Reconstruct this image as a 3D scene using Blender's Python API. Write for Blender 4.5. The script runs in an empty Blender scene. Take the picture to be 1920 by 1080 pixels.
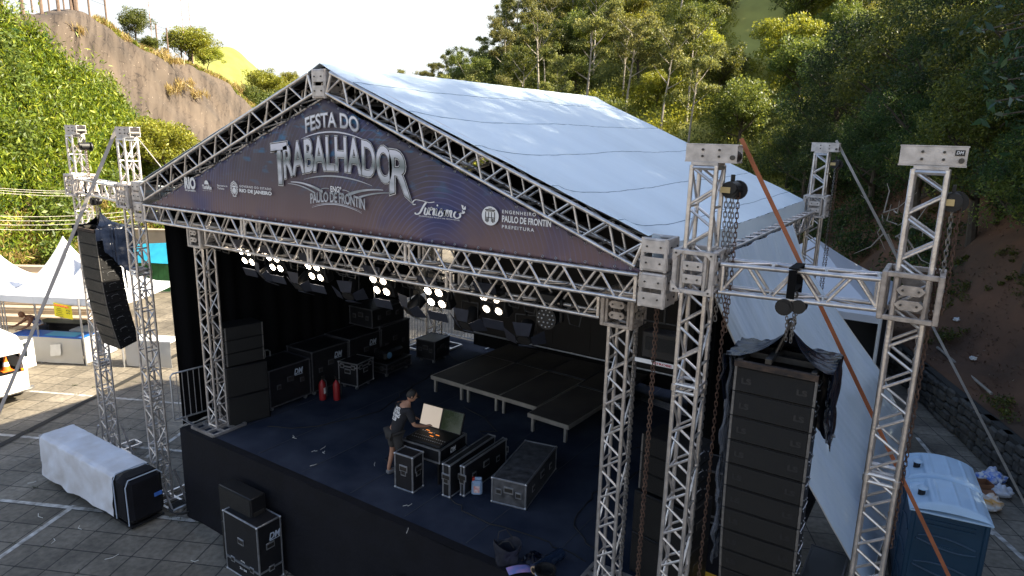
import bpy, bmesh, math, random
import numpy as np
from mathutils import Vector, Matrix, noise
random.seed(7); RNG = np.random.default_rng(11)
R_ = math.radians
scene = bpy.context.scene
COL = scene.collection

# ------------------------------------------------------------------ camera
CAM = Vector((13.3936, -6.9617, 7.9473)); YAW, PITCH, ROLL, FPX = -0.579233, 0.227221, 0.0230505, 1268.29
_f = Vector((math.sin(YAW)*math.cos(PITCH), math.cos(YAW)*math.cos(PITCH), -math.sin(PITCH)))
_r = Vector((math.cos(YAW), -math.sin(YAW), 0)); _u = _r.cross(_f)
CR = _r*math.cos(ROLL)+_u*math.sin(ROLL); CU = -_r*math.sin(ROLL)+_u*math.cos(ROLL); CF = _f
cd = bpy.data.cameras.new('camera'); cam = bpy.data.objects.new('camera', cd); COL.objects.link(cam)
cam.matrix_world = Matrix((( CR.x, CU.x, -CF.x, CAM.x), (CR.y, CU.y, -CF.y, CAM.y), (CR.z, CU.z, -CF.z, CAM.z), (0, 0, 0, 1)))
cd.sensor_width = 36; cd.lens = FPX/1920*36; cd.clip_start = 0.1; cd.clip_end = 4000
scene.camera = cam

# ------------------------------------------------------------------ sky, sun, exposure
SUN = Vector((1.15, 0.70, 1.0)).normalized()
w = bpy.data.worlds.new('World'); scene.world = w; w.use_nodes = True
nt = w.node_tree; bg = nt.nodes['Background']
sky = nt.nodes.new('ShaderNodeTexSky'); sky.sky_type = 'NISHITA'; sky.sun_disc = False
sky.sun_elevation = math.asin(SUN.z); sky.sun_rotation = math.atan2(SUN.x, SUN.y)
sky.air_density = 1.0; sky.dust_density = 2.0; sky.ozone_density = 1.0
nt.links.new(sky.outputs[0], bg.inputs[0]); bg.inputs[1].default_value = 0.08
sd = bpy.data.lights.new('sun', 'SUN'); sd.energy = 5.0; sd.angle = R_(0.55); sd.color = (1.0, 0.88, 0.68)
so = bpy.data.objects.new('sun', sd); COL.objects.link(so); so.location = SUN*200
so.rotation_euler = (-SUN).to_track_quat('-Z', 'Y').to_euler()
scene.view_settings.view_transform = 'Standard'; scene.view_settings.look = 'None'
scene.view_settings.exposure = 1.88; scene.view_settings.gamma = 1.0
scene.view_settings.use_curve_mapping = False
scene.cycles.max_bounces = 6; scene.cycles.diffuse_bounces = 3; scene.cycles.transparent_max_bounces = 8

# ------------------------------------------------------------------ helpers
def ray(x, y): return CF + CR*((x-960)/FPX) - CU*((y-540)/FPX)
def at(x, y, d):
    v = ray(x, y); return CAM + v*(d/math.hypot(v.x, v.y))
def azi(x, d, z=0.0, y=400):
    v = ray(x, y); k = d/math.hypot(v.x, v.y); return Vector((CAM.x+v.x*k, CAM.y+v.y*k, z))
def px(p):
    d = Vector(p)-CAM; z = d.dot(CF)
    if z < .1: return (-9999, -9999)
    return (960+FPX*d.dot(CR)/z, 540-FPX*d.dot(CU)/z)

def basis(p, q, up=None):
    z = (Vector(q)-Vector(p)).normalized()
    a = Vector(up) if up is not None else (Vector((0, 0, 1)) if abs(z.z) < .95 else Vector((0, 1, 0)))
    x = a.cross(z)
    if x.length < 1e-6: x = Vector((1, 0, 0)).cross(z)
    x.normalize(); return x, z.cross(x), z

class MB:
    def __init__(s): s.v = []; s.f = []; s.m = []; s.cur = 0
    def add(s, vs, fs, M=None):
        b = len(s.v)
        if M is not None: vs = [M @ Vector(v) for v in vs]
        s.v += [tuple(v) for v in vs]; s.f += [tuple(i+b for i in f) for f in fs]; s.m += [s.cur]*len(fs); return s
    def box(s, cx, cy, cz, sx, sy, sz, rz=0, M=None, c=0.0):
        hx, hy, hz = sx/2, sy/2, sz/2
        T = Matrix.Translation((cx, cy, cz)) @ Matrix.Rotation(rz, 4, 'Z')
        if M is not None: T = M @ T
        if c <= 0:
            vs = [(x*hx, y*hy, z*hz) for z in (-1, 1) for x, y in ((-1, -1), (1, -1), (1, 1), (-1, 1))]
            fs = [(3, 2, 1, 0), (4, 5, 6, 7), (0, 1, 5, 4), (1, 2, 6, 5), (2, 3, 7, 6), (3, 0, 4, 7)]
            return s.add(vs, fs, T)
        c = min(c, hx*.45, hy*.45, hz*.45); rings = []
        for z, k in ((-hz, c), (-hz+c, 0), (hz-c, 0), (hz, c)):
            X, Y = hx-k, hy-k; e = c*(.5 if k else 1)
            rings.append([(-X+e, -Y, z), (X-e, -Y, z), (X, -Y+e, z), (X, Y-e, z), (X-e, Y, z), (-X+e, Y, z), (-X, Y-e, z), (-X, -Y+e, z)])
        vs = sum(rings, []); fs = [tuple(range(7, -1, -1)), tuple(range(24, 32))]
        for k in range(3):
            for i in range(8): fs.append((k*8+i, k*8+(i+1) % 8, k*8+8+(i+1) % 8, k*8+8+i))
        return s.add(vs, fs, T)
    def tube(s, p, q, r, n=8, r2=None, cap=True, M=None):
        x, y, z = basis(p, q); r2 = r if r2 is None else r2; p = Vector(p); q = Vector(q)
        vs = [p+(x*math.cos(a)+y*math.sin(a))*r for a in (2*math.pi*i/n for i in range(n))]
        vs += [q+(x*math.cos(a)+y*math.sin(a))*r2 for a in (2*math.pi*i/n for i in range(n))]
        fs = [(i, (i+1) % n, n+(i+1) % n, n+i) for i in range(n)]
        if cap: fs += [tuple(range(n-1, -1, -1)), tuple(range(n, 2*n))]
        return s.add(vs, fs, M)
    def bar(s, p, q, wdt, h, up=(0, 0, 1), M=None):
        x, y, z = basis(p, q, up); p = Vector(p); q = Vector(q)
        vs = [o+x*a*wdt/2+y*b*h/2 for o in (p, q) for a, b in ((-1, -1), (1, -1), (1, 1), (-1, 1))]
        return s.add(vs, [(3, 2, 1, 0), (4, 5, 6, 7), (0, 1, 5, 4), (1, 2, 6, 5), (2, 3, 7, 6), (3, 0, 4, 7)], M)
    def path(s, pts, r, n=6, rr=None, M=None, cap=True):
        pts = [Vector(p) for p in pts]; N = len(pts); vs = []; X = None
        for i, p in enumerate(pts):
            t = (pts[min(i+1, N-1)]-pts[max(i-1, 0)])
            t = t.normalized() if t.length > 1e-9 else Vector((0, 0, 1))
            if X is None: X = basis((0, 0, 0), t)[0]
            X = (X-t*X.dot(t)); X = X.normalized() if X.length > 1e-6 else basis((0, 0, 0), t)[0]
            Y = t.cross(X); R = rr[i] if rr else r
            vs += [p+(X*math.cos(a)+Y*math.sin(a))*R for a in (2*math.pi*k/n for k in range(n))]
        fs = [(i*n+k, i*n+(k+1) % n, (i+1)*n+(k+1) % n, (i+1)*n+k) for i in range(N-1) for k in range(n)]
        if cap: fs += [tuple(range(n-1, -1, -1)), tuple((N-1)*n+k for k in range(n))]
        return s.add(vs, fs, M)
    def torus(s, c, R, r, M=None, n=12, m=6, sx=1.0, L=0.0):
        vs = []
        for i in range(n):
            a = 2*math.pi*i/n
            for k in range(m):
                b = 2*math.pi*k/m; rad = R+r*math.cos(b)
                vs.append((c[0]+rad*math.cos(a)*sx, c[1]+r*math.sin(b), c[2]+rad*math.sin(a)+(L if math.sin(a) > 0 else -L)))
        fs = [(i*m+k, ((i+1) % n)*m+k, ((i+1) % n)*m+(k+1) % m, i*m+(k+1) % m) for i in range(n) for k in range(m)]
        return s.add(vs, fs, M)
    def lathe(s, prof, c=(0, 0, 0), n=16, M=None):
        vs = [(c[0]+r*math.cos(2*math.pi*i/n), c[1]+r*math.sin(2*math.pi*i/n), c[2]+z) for r, z in prof for i in range(n)]
        fs = [(k*n+i, k*n+(i+1) % n, (k+1)*n+(i+1) % n, (k+1)*n+i) for k in range(len(prof)-1) for i in range(n)]
        fs += [tuple(range(n-1, -1, -1)), tuple((len(prof)-1)*n+i for i in range(n))]
        return s.add(vs, fs, M)
    def prism(s, poly, h, M=None):
        n = len(poly); vs = [(x, y, 0) for x, y in poly]+[(x, y, h) for x, y in poly]
        fs = [tuple(range(n-1, -1, -1)), tuple(range(n, 2*n))]+[(i, (i+1) % n, n+(i+1) % n, n+i) for i in range(n)]
        return s.add(vs, fs, M)
    def ball(s, c, r, n=8, M=None, sz=1.0):
        prof = [(r*math.sin(math.pi*k/n)+1e-4, -r*sz*math.cos(math.pi*k/n)) for k in range(n+1)]
        return s.lathe(prof, c, n+2, M)
    def grid(s, fn, nu, nv, th=0.0):
        P = [[Vector(fn(i/nu, j/nv)) for i in range(nu+1)] for j in range(nv+1)]
        vs = [p for r in P for p in r]; W = nu+1
        fs = [(j*W+i, j*W+i+1, (j+1)*W+i+1, (j+1)*W+i) for j in range(nv) for i in range(nu)]
        if th:
            off = []
            for j in range(nv+1):
                for i in range(nu+1):
                    a = P[j][min(i+1, nu)]-P[j][max(i-1, 0)]; b = P[min(j+1, nv)][i]-P[max(j-1, 0)][i]
                    nn = a.cross(b); nn = nn.normalized() if nn.length > 1e-9 else Vector((0, 0, 1)); off.append(P[j][i]-nn*th)
            n0 = len(vs); vs += off
            fs += [tuple(n0+k for k in reversed(f)) for f in fs[:]]
            for i in range(nu):
                fs.append((i, n0+i, n0+i+1, i+1)); b = nv*W; fs.append((b+i+1, n0+b+i+1, n0+b+i, b+i))
            for j in range(nv):
                fs.append(((j+1)*W, n0+(j+1)*W, n0+j*W, j*W)); e = nu; fs.append((j*W+e, n0+j*W+e, n0+(j+1)*W+e, (j+1)*W+e))
        return s.add(vs, fs)
    def build(s, name, mat, parent=None, smooth=True, ang=38):
        me = bpy.data.meshes.new(name)
        off = OFF.get(parent.name, Vector()) if parent is not None else Vector()
        vs = s.v if off.length < 1e-9 else [(a-off.x, b-off.y, c-off.z) for a, b, c in s.v]
        me.from_pydata(vs, [], s.f)
        mats = mat if isinstance(mat, (list, tuple)) else [mat]
        for m in mats: me.materials.append(m)
        if len(mats) > 1: me.polygons.foreach_set('material_index', s.m)
        if smooth:
            me.polygons.foreach_set('use_smooth', [True]*len(me.polygons))
            me.set_sharp_from_angle(angle=R_(ang))
        me.update()
        o = bpy.data.objects.new(name, me); COL.objects.link(o)
        if parent is not None: o.parent = parent; OFF[o.name] = off
        return o
OFF = {}
def tag(o, label=None, cat=None, group=None, kind=None):
    if label: o['label'] = label
    if cat: o['category'] = cat
    if group: o['group'] = group
    if kind: o['kind'] = kind
    return o
# world=True: children meshes are written in world coordinates; otherwise in the thing's own frame
def thing(name, label, cat, loc=(0, 0, 0), rz=0, group=None, world=False):
    o = bpy.data.objects.new(name, None); o.empty_display_size = .2; COL.objects.link(o)
    o.location = loc; o.rotation_euler = (0, 0, rz)
    OFF[o.name] = Vector(loc) if world else Vector()
    return tag(o, label, cat, group)
def struct(mb, name, mat, **k): return tag(mb.build(name, mat, **k), kind='structure')
def copy_tree(o, parent=None):
    c = o.copy(); COL.objects.link(c); c.parent = parent
    for ch in o.children: copy_tree(ch, c)
    return c
def dup(o, loc, rz=0, label=None, sc=None):
    c = copy_tree(o); c.location = loc; c.rotation_euler = (0, 0, rz)
    if sc: c.scale = (sc, sc, sc) if not isinstance(sc, tuple) else sc
    if label: c['label'] = label
    return c

# ------------------------------------------------------------------ materials
def _n(t, k, **a):
    n = t.nodes.new(k)
    for x, y in a.items(): setattr(n, x, y)
    return n
def pm(name, col, rough=.6, metal=0., var=.15, scale=4., bump=0., bscale=40., col2=None, emit=0, ecol=None, trans=0., det=5, spec=.5, contrast=1.0, coat=0., coord='Object', stretch=None, alpha=1.0):
    m = bpy.data.materials.new(name); m.use_nodes = True; t = m.node_tree; p = t.nodes['Principled BSDF']
    tc = _n(t, 'ShaderNodeTexCoord'); src = tc.outputs[coord]
    if stretch:
        mp = _n(t, 'ShaderNodeMapping'); mp.inputs['Scale'].default_value = stretch; t.links.new(src, mp.inputs[0]); src = mp.outputs[0]
    if var or col2:
        nz = _n(t, 'ShaderNodeTexNoise'); nz.inputs['Scale'].default_value = scale; nz.inputs['Detail'].default_value = det
        t.links.new(src, nz.inputs['Vector'])
        rp = _n(t, 'ShaderNodeValToRGB'); e = rp.color_ramp.elements
        h = .22/contrast; e[0].position = .5-h; e[1].position = .5+h
        c2 = col2 if col2 else tuple(min(1, c*(1+var)) for c in col); c1 = col if col2 else tuple(c*(1-var) for c in col)
        e[0].color = (*c1, 1); e[1].color = (*c2, 1)
        t.links.new(nz.outputs[0], rp.inputs[0]); t.links.new(rp.outputs[0], p.inputs['Base Color'])
        m_ = _n(t, 'ShaderNodeMapRange'); m_.inputs['To Min'].default_value = max(0, rough-.08); m_.inputs['To Max'].default_value = min(1, rough+.1)
        t.links.new(nz.outputs[0], m_.inputs[0]); t.links.new(m_.outputs[0], p.inputs['Roughness'])
    else:
        p.inputs['Base Color'].default_value = (*col, 1); p.inputs['Roughness'].default_value = rough
    p.inputs['Metallic'].default_value = metal; p.inputs['Specular IOR Level'].default_value = spec
    p.inputs['Coat Weight'].default_value = coat; p.inputs['Alpha'].default_value = alpha
    if bump:
        nb = _n(t, 'ShaderNodeTexNoise'); nb.inputs['Scale'].default_value = bscale; nb.inputs['Detail'].default_value = 4
        t.links.new(src, nb.inputs['Vector'])
        b = _n(t, 'ShaderNodeBump'); b.inputs['Strength'].default_value = bump; b.inputs['Distance'].default_value = .02
        t.links.new(nb.outputs[0], b.inputs['Height']); t.links.new(b.outputs[0], p.inputs['Normal'])
    if emit:
        p.inputs['Emission Color'].default_value = (*(ecol or col), 1); p.inputs['Emission Strength'].default_value = emit
    if trans:
        mx = _n(t, 'ShaderNodeMixShader'); tr = _n(t, 'ShaderNodeBsdfTranslucent'); mx.inputs[0].default_value = trans
        out = t.nodes['Material Output']
        if var or col2: t.links.new(rp.outputs[0], tr.inputs[0])
        else: tr.inputs[0].default_value = (*col, 1)
        t.links.new(p.outputs[0], mx.inputs[1]); t.links.new(tr.outputs[0], mx.inputs[2]); t.links.new(mx.outputs[0], out.inputs[0])
    return m
def leafmat(name, c1, c2, c3=None, trans=.35, rough=.5):
    m = bpy.data.materials.new(name); m.use_nodes = True; t = m.node_tree; p = t.nodes['Principled BSDF']
    g = _n(t, 'ShaderNodeNewGeometry'); rp = _n(t, 'ShaderNodeValToRGB'); e = rp.color_ramp.elements
    e[0].color = (*c1, 1); e[1].color = (*c2, 1)
    if c3: k = e.new(.9); k.color = (*c2, 1); e[2].color = (*c3, 1)
    oi = _n(t, 'ShaderNodeObjectInfo')
    t.links.new(g.outputs['Random Per Island'], rp.inputs[0])
    hs = _n(t, 'ShaderNodeHueSaturation'); mr = _n(t, 'ShaderNodeMapRange'); mr.inputs['To Min'].default_value = .75; mr.inputs['To Max'].default_value = 1.25
    t.links.new(oi.outputs['Random'], mr.inputs[0]); t.links.new(mr.outputs[0], hs.inputs['Value'])
    mh = _n(t, 'ShaderNodeMapRange'); mh.inputs['To Min'].default_value = .485; mh.inputs['To Max'].default_value = .515
    t.links.new(oi.outputs['Random'], mh.inputs[0]); t.links.new(mh.outputs[0], hs.inputs['Hue'])
    t.links.new(rp.outputs[0], hs.inputs['Color']); t.links.new(hs.outputs[0], p.inputs['Base Color'])
    p.inputs['Roughness'].default_value = rough
    tr = _n(t, 'ShaderNodeBsdfTranslucent'); mx = _n(t, 'ShaderNodeMixShader'); mx.inputs[0].default_value = trans
    hs2 = _n(t, 'ShaderNodeHueSaturation'); hs2.inputs['Hue'].default_value = .47; hs2.inputs['Value'].default_value = 1.5
    t.links.new(hs.outputs[0], hs2.inputs['Color']); t.links.new(hs2.outputs[0], tr.inputs[0])
    t.links.new(p.outputs[0], mx.inputs[1]); t.links.new(tr.outputs[0], mx.inputs[2]); t.links.new(mx.outputs[0], t.nodes['Material Output'].inputs[0])
    return m

ALU = pm('truss aluminium', (.66, .62, .59), .30, .78, .28, 7, .25, 45, contrast=.9)
ALUD = pm('weathered aluminium plate', (.56, .51, .47), .5, .4, .3, 9, .2, 70)
ALUB = pm('stained aluminium casting', (.42, .36, .31), .55, .4, .35, 12, .3, 60)
BOLT = pm('dark bolt steel', (.08, .075, .07), .45, .8, .2, 20)
TRIM = pm('case aluminium trim', (.50, .51, .53), .35, .85, .2, 12)
PLYB = pm('black laminated ply', (.009, .009, .011), .45, 0, .4, 9, .15, 90)
PLYW = pm('scuffed black ply', (.02, .02, .022), .5, 0, .2, 9, .2, 60, col2=(.11, .11, .115), contrast=.9)
BLACK = pm('black powder coat', (.006, .006, .007), .5, 0, .3, 15, .1, 120)
RUBBER = pm('black rubber', (.02, .02, .02), .7, 0, .2, 10)
CLOTHB = pm('black drape cloth', (.003, .003, .0035), .9, 0, .3, 3, .2, 25, spec=.2)
SKIRT = pm('black stage skirt cloth', (.007, .007, .010), .85, 0, .35, 2.5, .35, 14, spec=.25)
CARPET = pm('dark blue stage carpet', (.013, .021, .042), .95, 0, .2, 1.3, .6, 220, col2=(.050, .060, .088), det=9, spec=.15)
SCREENM = pm('brown black screen panel', (.011, .008, .007), .7, 0, .15, 1.5, .1, 150)
RISER = pm('worn black riser ply', (.030, .027, .026), .7, 0, .3, 1.6, .2, 60, col2=(.11, .092, .075), det=9, contrast=.8)
RISEF = pm('riser aluminium rail', (.50, .46, .40), .45, .6, .2, 5)
TRIMD = pm('dull dark trim', (.09, .09, .10), .5, .5, .3, 12)
GALV = pm('galvanised steel', (.42, .43, .45), .4, .8, .2, 9)
CHAINM = pm('chain steel', (.32, .30, .28), .4, .85, .3, 20)
RUST = pm('rusty chain', (.085, .05, .038), .75, .3, .4, 15, col2=(.19, .115, .08))
STRAPO = pm('orange ratchet webbing', (.44, .16, .08), .75, 0, .15, 6, .3, 150)
STRAPG = pm('grey webbing strap', (.42, .38, .35), .75, 0, .1, 6)
STRAPW = pm('pale steel brace', (.55, .53, .50), .45, .5, .1, 6)
PLASTB = pm('black plastic film', (.005, .008, .018), .28, 0, .4, 3, .8, 6, spec=.28)
PLASTC = pm('hazy clear plastic film', (.16, .18, .22), .3, 0, .3, 4, .7, 9, spec=.5, alpha=.35)
GRILLE = pm('perforated speaker grille', (.009, .0085, .008), .55, .1, .15, 6, .7, 220)
WHITEP = pm('white paint', (.75, .75, .73), .45, 0, .05, 5)
LETW = pm('white print', (.80, .79, .78), .6, 0, .03, 5)
LETB = pm('pale blue grey print', (.45, .52, .62), .5, 0, .05, 5)
DARKP = pm('dark brown print', (.022, .017, .016), .6, 0, .1, 5)
SKIN = pm('skin', (.42, .22, .14), .55, 0, .1, 8)
SKIND = pm('brown skin', (.22, .10, .055), .5, 0, .1, 8)
HAIR = pm('black hair', (.012, .010, .009), .6, 0, .3, 40, .3, 120)

# ------------------------------------------------------------------ lettering
def text_geo(s, offset=0.0, res=4, shear=0.0, space=1.0):
    cu = bpy.data.curves.new('lettering', 'FONT'); cu.body = s; cu.size = 1; cu.offset = offset; cu.resolution_u = res
    cu.shear = shear; cu.space_character = space
    o = bpy.data.objects.new('lettering', cu); COL.objects.link(o)
    dg = bpy.context.evaluated_depsgraph_get(); me = bpy.data.meshes.new_from_object(o.evaluated_get(dg))
    V = [tuple(v.co) for v in me.vertices]; F = [tuple(p.vertices) for p in me.polygons]
    bpy.data.objects.remove(o); bpy.data.curves.remove(cu); bpy.data.meshes.remove(me)
    return V, F
def text_to(mb, s, fn, offset=0.0, pad=0.0, **k):
    """fn(u,v)->3D for u,v in 0..1 over the text's own box"""
    V0, _ = text_geo(s, 0.0, **k); V, F = text_geo(s, offset, **k)
    x0 = min(v[0] for v in V0); x1 = max(v[0] for v in V0); y0 = min(v[1] for v in V0); y1 = max(v[1] for v in V0)
    mb.add([fn((v[0]-x0)/(x1-x0), (v[1]-y0)/(y1-y0)) for v in V], F); return mb
def flat_fn(o, ux, uy, wdt, h):
    o = Vector(o); ux = Vector(ux).normalized(); uy = Vector(uy).normalized()
    return lambda u, v: o+ux*(u-.5)*wdt+uy*(v-.5)*h

# ------------------------------------------------------------------ leaves
def leaf_mesh(name, P, size, mat, up=.3, asp=.45, dirs=None, droop=0.0, rnd=.5):
    n = len(P); P = np.asarray(P, float)
    a = RNG.normal(size=(n, 3)) if dirs is None else dirs+RNG.normal(size=(n, 3))*rnd
    a[:, 2] -= droop; a /= np.linalg.norm(a, axis=1)[:, None]
    b = RNG.normal(size=(n, 3)); b[:, 2] *= (1-up); b -= a*(a*b).sum(1)[:, None]; b /= np.linalg.norm(b, axis=1)[:, None]
    nn = np.cross(a, b)
    L = size*RNG.uniform(.6, 1.3, n)[:, None]; W = L*asp
    V = np.stack([P-a*L*.5, P+b*W*.5+nn*W*.15, P+a*L*.5, P-b*W*.5+nn*W*.15], 1).reshape(-1, 3)
    me = bpy.data.meshes.new(name); me.vertices.add(4*n); me.vertices.foreach_set('co', V.ravel())
    me.loops.add(4*n); me.loops.foreach_set('vertex_index', np.arange(4*n, dtype=np.int32))
    me.polygons.add(n); me.polygons.foreach_set('loop_start', np.arange(0, 4*n, 4, dtype=np.int32))
    me.polygons.foreach_set('loop_total', np.full(n, 4, dtype=np.int32))
    me.materials.append(mat); me.update(calc_edges=True); me.validate(); return me
def blob_pts(c, r, n, flat=.8, hollow=.55):
    d = RNG.normal(size=(n, 3)); d /= np.linalg.norm(d, axis=1)[:, None]
    rad = (hollow+(1-hollow)*RNG.random(n)**.6)
    return np.array(c)+d*rad[:, None]*np.array([r, r, r*flat])
def mobj(name, me, parent=None):
    o = bpy.data.objects.new(name, me); COL.objects.link(o)
    if parent is not None: o.parent = parent
    return o
# ================================================================== THE SETTING
def ground_mat():
    m = bpy.data.materials.new('paving slabs'); m.use_nodes = True; t = m.node_tree; p = t.nodes['Principled BSDF']
    tc = _n(t, 'ShaderNodeTexCoord'); mp = _n(t, 'ShaderNodeMapping'); mp.inputs['Rotation'].default_value = (0, 0, R_(-25.5))
    t.links.new(tc.outputs['Object'], mp.inputs[0])
    br = _n(t, 'ShaderNodeTexBrick'); br.offset = 0.0; br.inputs['Scale'].default_value = 1; br.inputs['Brick Width'].default_value = .62; br.inputs['Row Height'].default_value = .62
    br.inputs['Mortar Size'].default_value = .014; br.inputs['Mortar Smooth'].default_value = .3
    br.inputs['Color1'].default_value = (.160, .139, .108, 1); br.inputs['Color2'].default_value = (.220, .192, .150, 1); br.inputs['Mortar'].default_value = (.035, .032, .03, 1)
    n1 = _n(t, 'ShaderNodeTexNoise'); n1.inputs['Scale'].default_value = .7; n1.inputs['Detail'].default_value = 8
    n2 = _n(t, 'ShaderNodeTexNoise'); n2.inputs['Scale'].default_value = 9; n2.inputs['Detail'].default_value = 8
    nd = _n(t, 'ShaderNodeTexNoise'); nd.inputs['Scale'].default_value = 2.3
    ad = _n(t, 'ShaderNodeVectorMath', operation='MULTIPLY_ADD'); ad.inputs[1].default_value = (.02, .02, .02)
    t.links.new(mp.outputs[0], nd.inputs[0]); t.links.new(nd.outputs['Color'], ad.inputs[0]); t.links.new(mp.outputs[0], ad.inputs[2]); t.links.new(ad.outputs[0], br.inputs[0])
    for n in (n1, n2): t.links.new(mp.outputs[0], n.inputs[0])
    r1 = _n(t, 'ShaderNodeMapRange'); r1.inputs['From Min'].default_value = .3; r1.inputs['From Max'].default_value = .7; r1.inputs['To Min'].default_value = .48; r1.inputs['To Max'].default_value = 1.28
    t.links.new(n1.outputs[0], r1.inputs[0])
    r2 = _n(t, 'ShaderNodeMapRange'); r2.inputs['From Min'].default_value = .3; r2.inputs['From Max'].default_value = .75; r2.inputs['To Min'].default_value = .72; r2.inputs['To Max'].default_value = 1.3
    t.links.new(n2.outputs[0], r2.inputs[0])
    mu = _n(t, 'ShaderNodeMath', operation='MULTIPLY'); t.links.new(r1.outputs[0], mu.inputs[0]); t.links.new(r2.outputs[0], mu.inputs[1])
    vm = _n(t, 'ShaderNodeVectorMath', operation='SCALE'); t.links.new(br.outputs[0], vm.inputs[0]); t.links.new(mu.outputs[0], vm.inputs['Scale'])
    t.links.new(vm.outputs[0], p.inputs['Base Color']); p.inputs['Roughness'].default_value = .8
    b = _n(t, 'ShaderNodeBump'); b.inputs['Strength'].default_value = .5; b.inputs['Distance'].default_value = .02
    sb = _n(t, 'ShaderNodeMath', operation='SUBTRACT'); t.links.new(n2.outputs[0], sb.inputs[0]); t.links.new(br.outputs['Fac'], sb.inputs[1])
    t.links.new(sb.outputs[0], b.inputs['Height']); t.links.new(b.outputs[0], p.inputs['Normal']); return m
PAVE = ground_mat()
# hazy bright band of sky above the horizon, far outside everything
SK = bpy.data.materials.new('hazy sky'); SK.use_nodes = True
def skm():
    t = SK.node_tree; t.nodes.remove(t.nodes['Principled BSDF']); out = t.nodes['Material Output']
    g = _n(t, 'ShaderNodeNewGeometry'); nz = _n(t, 'ShaderNodeVectorMath', operation='NORMALIZE'); t.links.new(g.outputs['Position'], nz.inputs[0]); sx = _n(t, 'ShaderNodeSeparateXYZ'); t.links.new(nz.outputs[0], sx.inputs[0])
    n1 = _n(t, 'ShaderNodeTexNoise'); n1.inputs['Scale'].default_value = 3; n1.inputs['Detail'].default_value = 6; t.links.new(nz.outputs[0], n1.inputs[0])
    ad = _n(t, 'ShaderNodeMath', operation='MULTIPLY_ADD'); ad.inputs[1].default_value = .16; t.links.new(n1.outputs[0], ad.inputs[0]); t.links.new(sx.outputs['Z'], ad.inputs[2])
    mr = _n(t, 'ShaderNodeMapRange'); mr.interpolation_type = 'SMOOTHSTEP'; mr.inputs['From Min'].default_value = .24; mr.inputs['From Max'].default_value = .60; mr.inputs['To Min'].default_value = 1; mr.inputs['To Max'].default_value = 0; t.links.new(ad.outputs[0], mr.inputs[0])
    em = _n(t, 'ShaderNodeEmission'); em.inputs[0].default_value = (.93, .98, 1, 1); em.inputs[1].default_value = .32
    tr = _n(t, 'ShaderNodeBsdfTransparent'); mx = _n(t, 'ShaderNodeMixShader'); t.links.new(mr.outputs[0], mx.inputs[0]); t.links.new(tr.outputs[0], mx.inputs[1]); t.links.new(em.outputs[0], mx.inputs[2]); t.links.new(mx.outputs[0], out.inputs[0])
skm(); skb = MB(); N_ = 64; RR = 1600
for k in range(13):
    el = R_(-3+k*3.1)
    skb.v += [(RR*math.cos(el)*math.cos(2*math.pi*i/N_), RR*math.cos(el)*math.sin(2*math.pi*i/N_), RR*math.sin(el)) for i in range(N_)]
skb.f = [(k*N_+i, (k+1)*N_+i, (k+1)*N_+(i+1) % N_, k*N_+(i+1) % N_) for k in range(12) for i in range(N_)]; skb.m = [0]*len(skb.f)
struct(skb, 'sky', SK)
GM = MB(); GM.add([(-900, -900, 0), (900, -900, 0), (900, 900, 0), (-900, 900, 0)], [(0, 1, 2, 3)])
struct(GM, 'ground', PAVE, smooth=False)
PAINTM = pm('worn road paint', (.23, .21, .18), .7, 0, .2, 5, .2, 30, col2=(.60, .58, .54), det=9, contrast=1.6)
SZ = [.004]
def stripe(a, b, wd=.11):
    SZ[0] += .0012; a = Vector((*a, SZ[0])); b = Vector((*b, SZ[0])); d = (b-a).normalized(); n = Vector((-d.y, d.x, 0))*wd/2
    k = max(2, int((b-a).length/.4)); vs = []
    for i in range(k+1):
        p = a+(b-a)*i/k; j = 1+random.uniform(-.12, .12); vs += [tuple(p+n*j), tuple(p-n*j)]
    PM.add(vs, [(2*i, 2*i+1, 2*i+3, 2*i+2) for i in range(k)])
PM = MB()
e1 = Vector((.903, .431)); e2 = Vector((-.431, .903))
def ln(p, d, l0, l1): p = Vector(p); stripe(p+d*l0, p+d*l1)
ln((-2.85, -1.99), e1, -4, 7.5); ln((-1.36, -1.18), -e2, 0, 4); ln((-8.28, 1.51), e1, -2, 9)
ln((-6.47, -.66), e1, -3, 9); ln((-2.75, 1.9), e2, -1.2, .6)
ln((14.9, 9.4), Vector((-.5, .87)), -6, 1.2); ln((15.1, 8.9), Vector((-.35, .94)), .5, 5)
ln((14.8, 9.2), Vector((-.9, .3)), -.2, .8)
struct(PM, 'parking_line', PAINTM, smooth=False)
PM = MB(); ln((-4.9, -2.6), e2, -1, 9.5); ln((-5.0, -2.6), e2, -1, 9.5)
struct(PM, 'drain_joint', pm('dark paving joint', (.02, .019, .017), .9, 0, .3, 9), smooth=False)

def smooth_loft(rows, nu, nv, amp=0., fr=.2, keep0=True):
    """rows: list of lists of Vectors (same length). Catmull-Rom both ways; displaced by noise."""
    A = np.array([[tuple(p) for p in r] for r in rows])
    def cr(A, n):
        m = A.shape[0]; out = []
        for k in range(n+1):
            t = k/n*(m-1); i = min(int(t), m-2); f = t-i
            p0 = A[max(i-1, 0)]; p1 = A[i]; p2 = A[i+1]; p3 = A[min(i+2, m-1)]
            out.append(.5*((2*p1)+(-p0+p2)*f+(2*p0-5*p1+4*p2-p3)*f*f+(-p0+3*p1-3*p2+p3)*f**3))
        return np.array(out)
    A = cr(A, nv); A = np.swapaxes(cr(np.swapaxes(A, 0, 1), nu), 0, 1)
    if amp:
        for j in range(nv+1):
            if keep0 and j == 0: continue
            for i in range(nu+1):
                v = Vector(A[j, i]); A[j, i, 2] += amp*noise.fractal(v*fr, 1, 2, 5)
                A[j, i, 0] += amp*.6*noise.fractal(v*fr+Vector((40, 0, 0)), 1, 2, 5)
    return A
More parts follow.
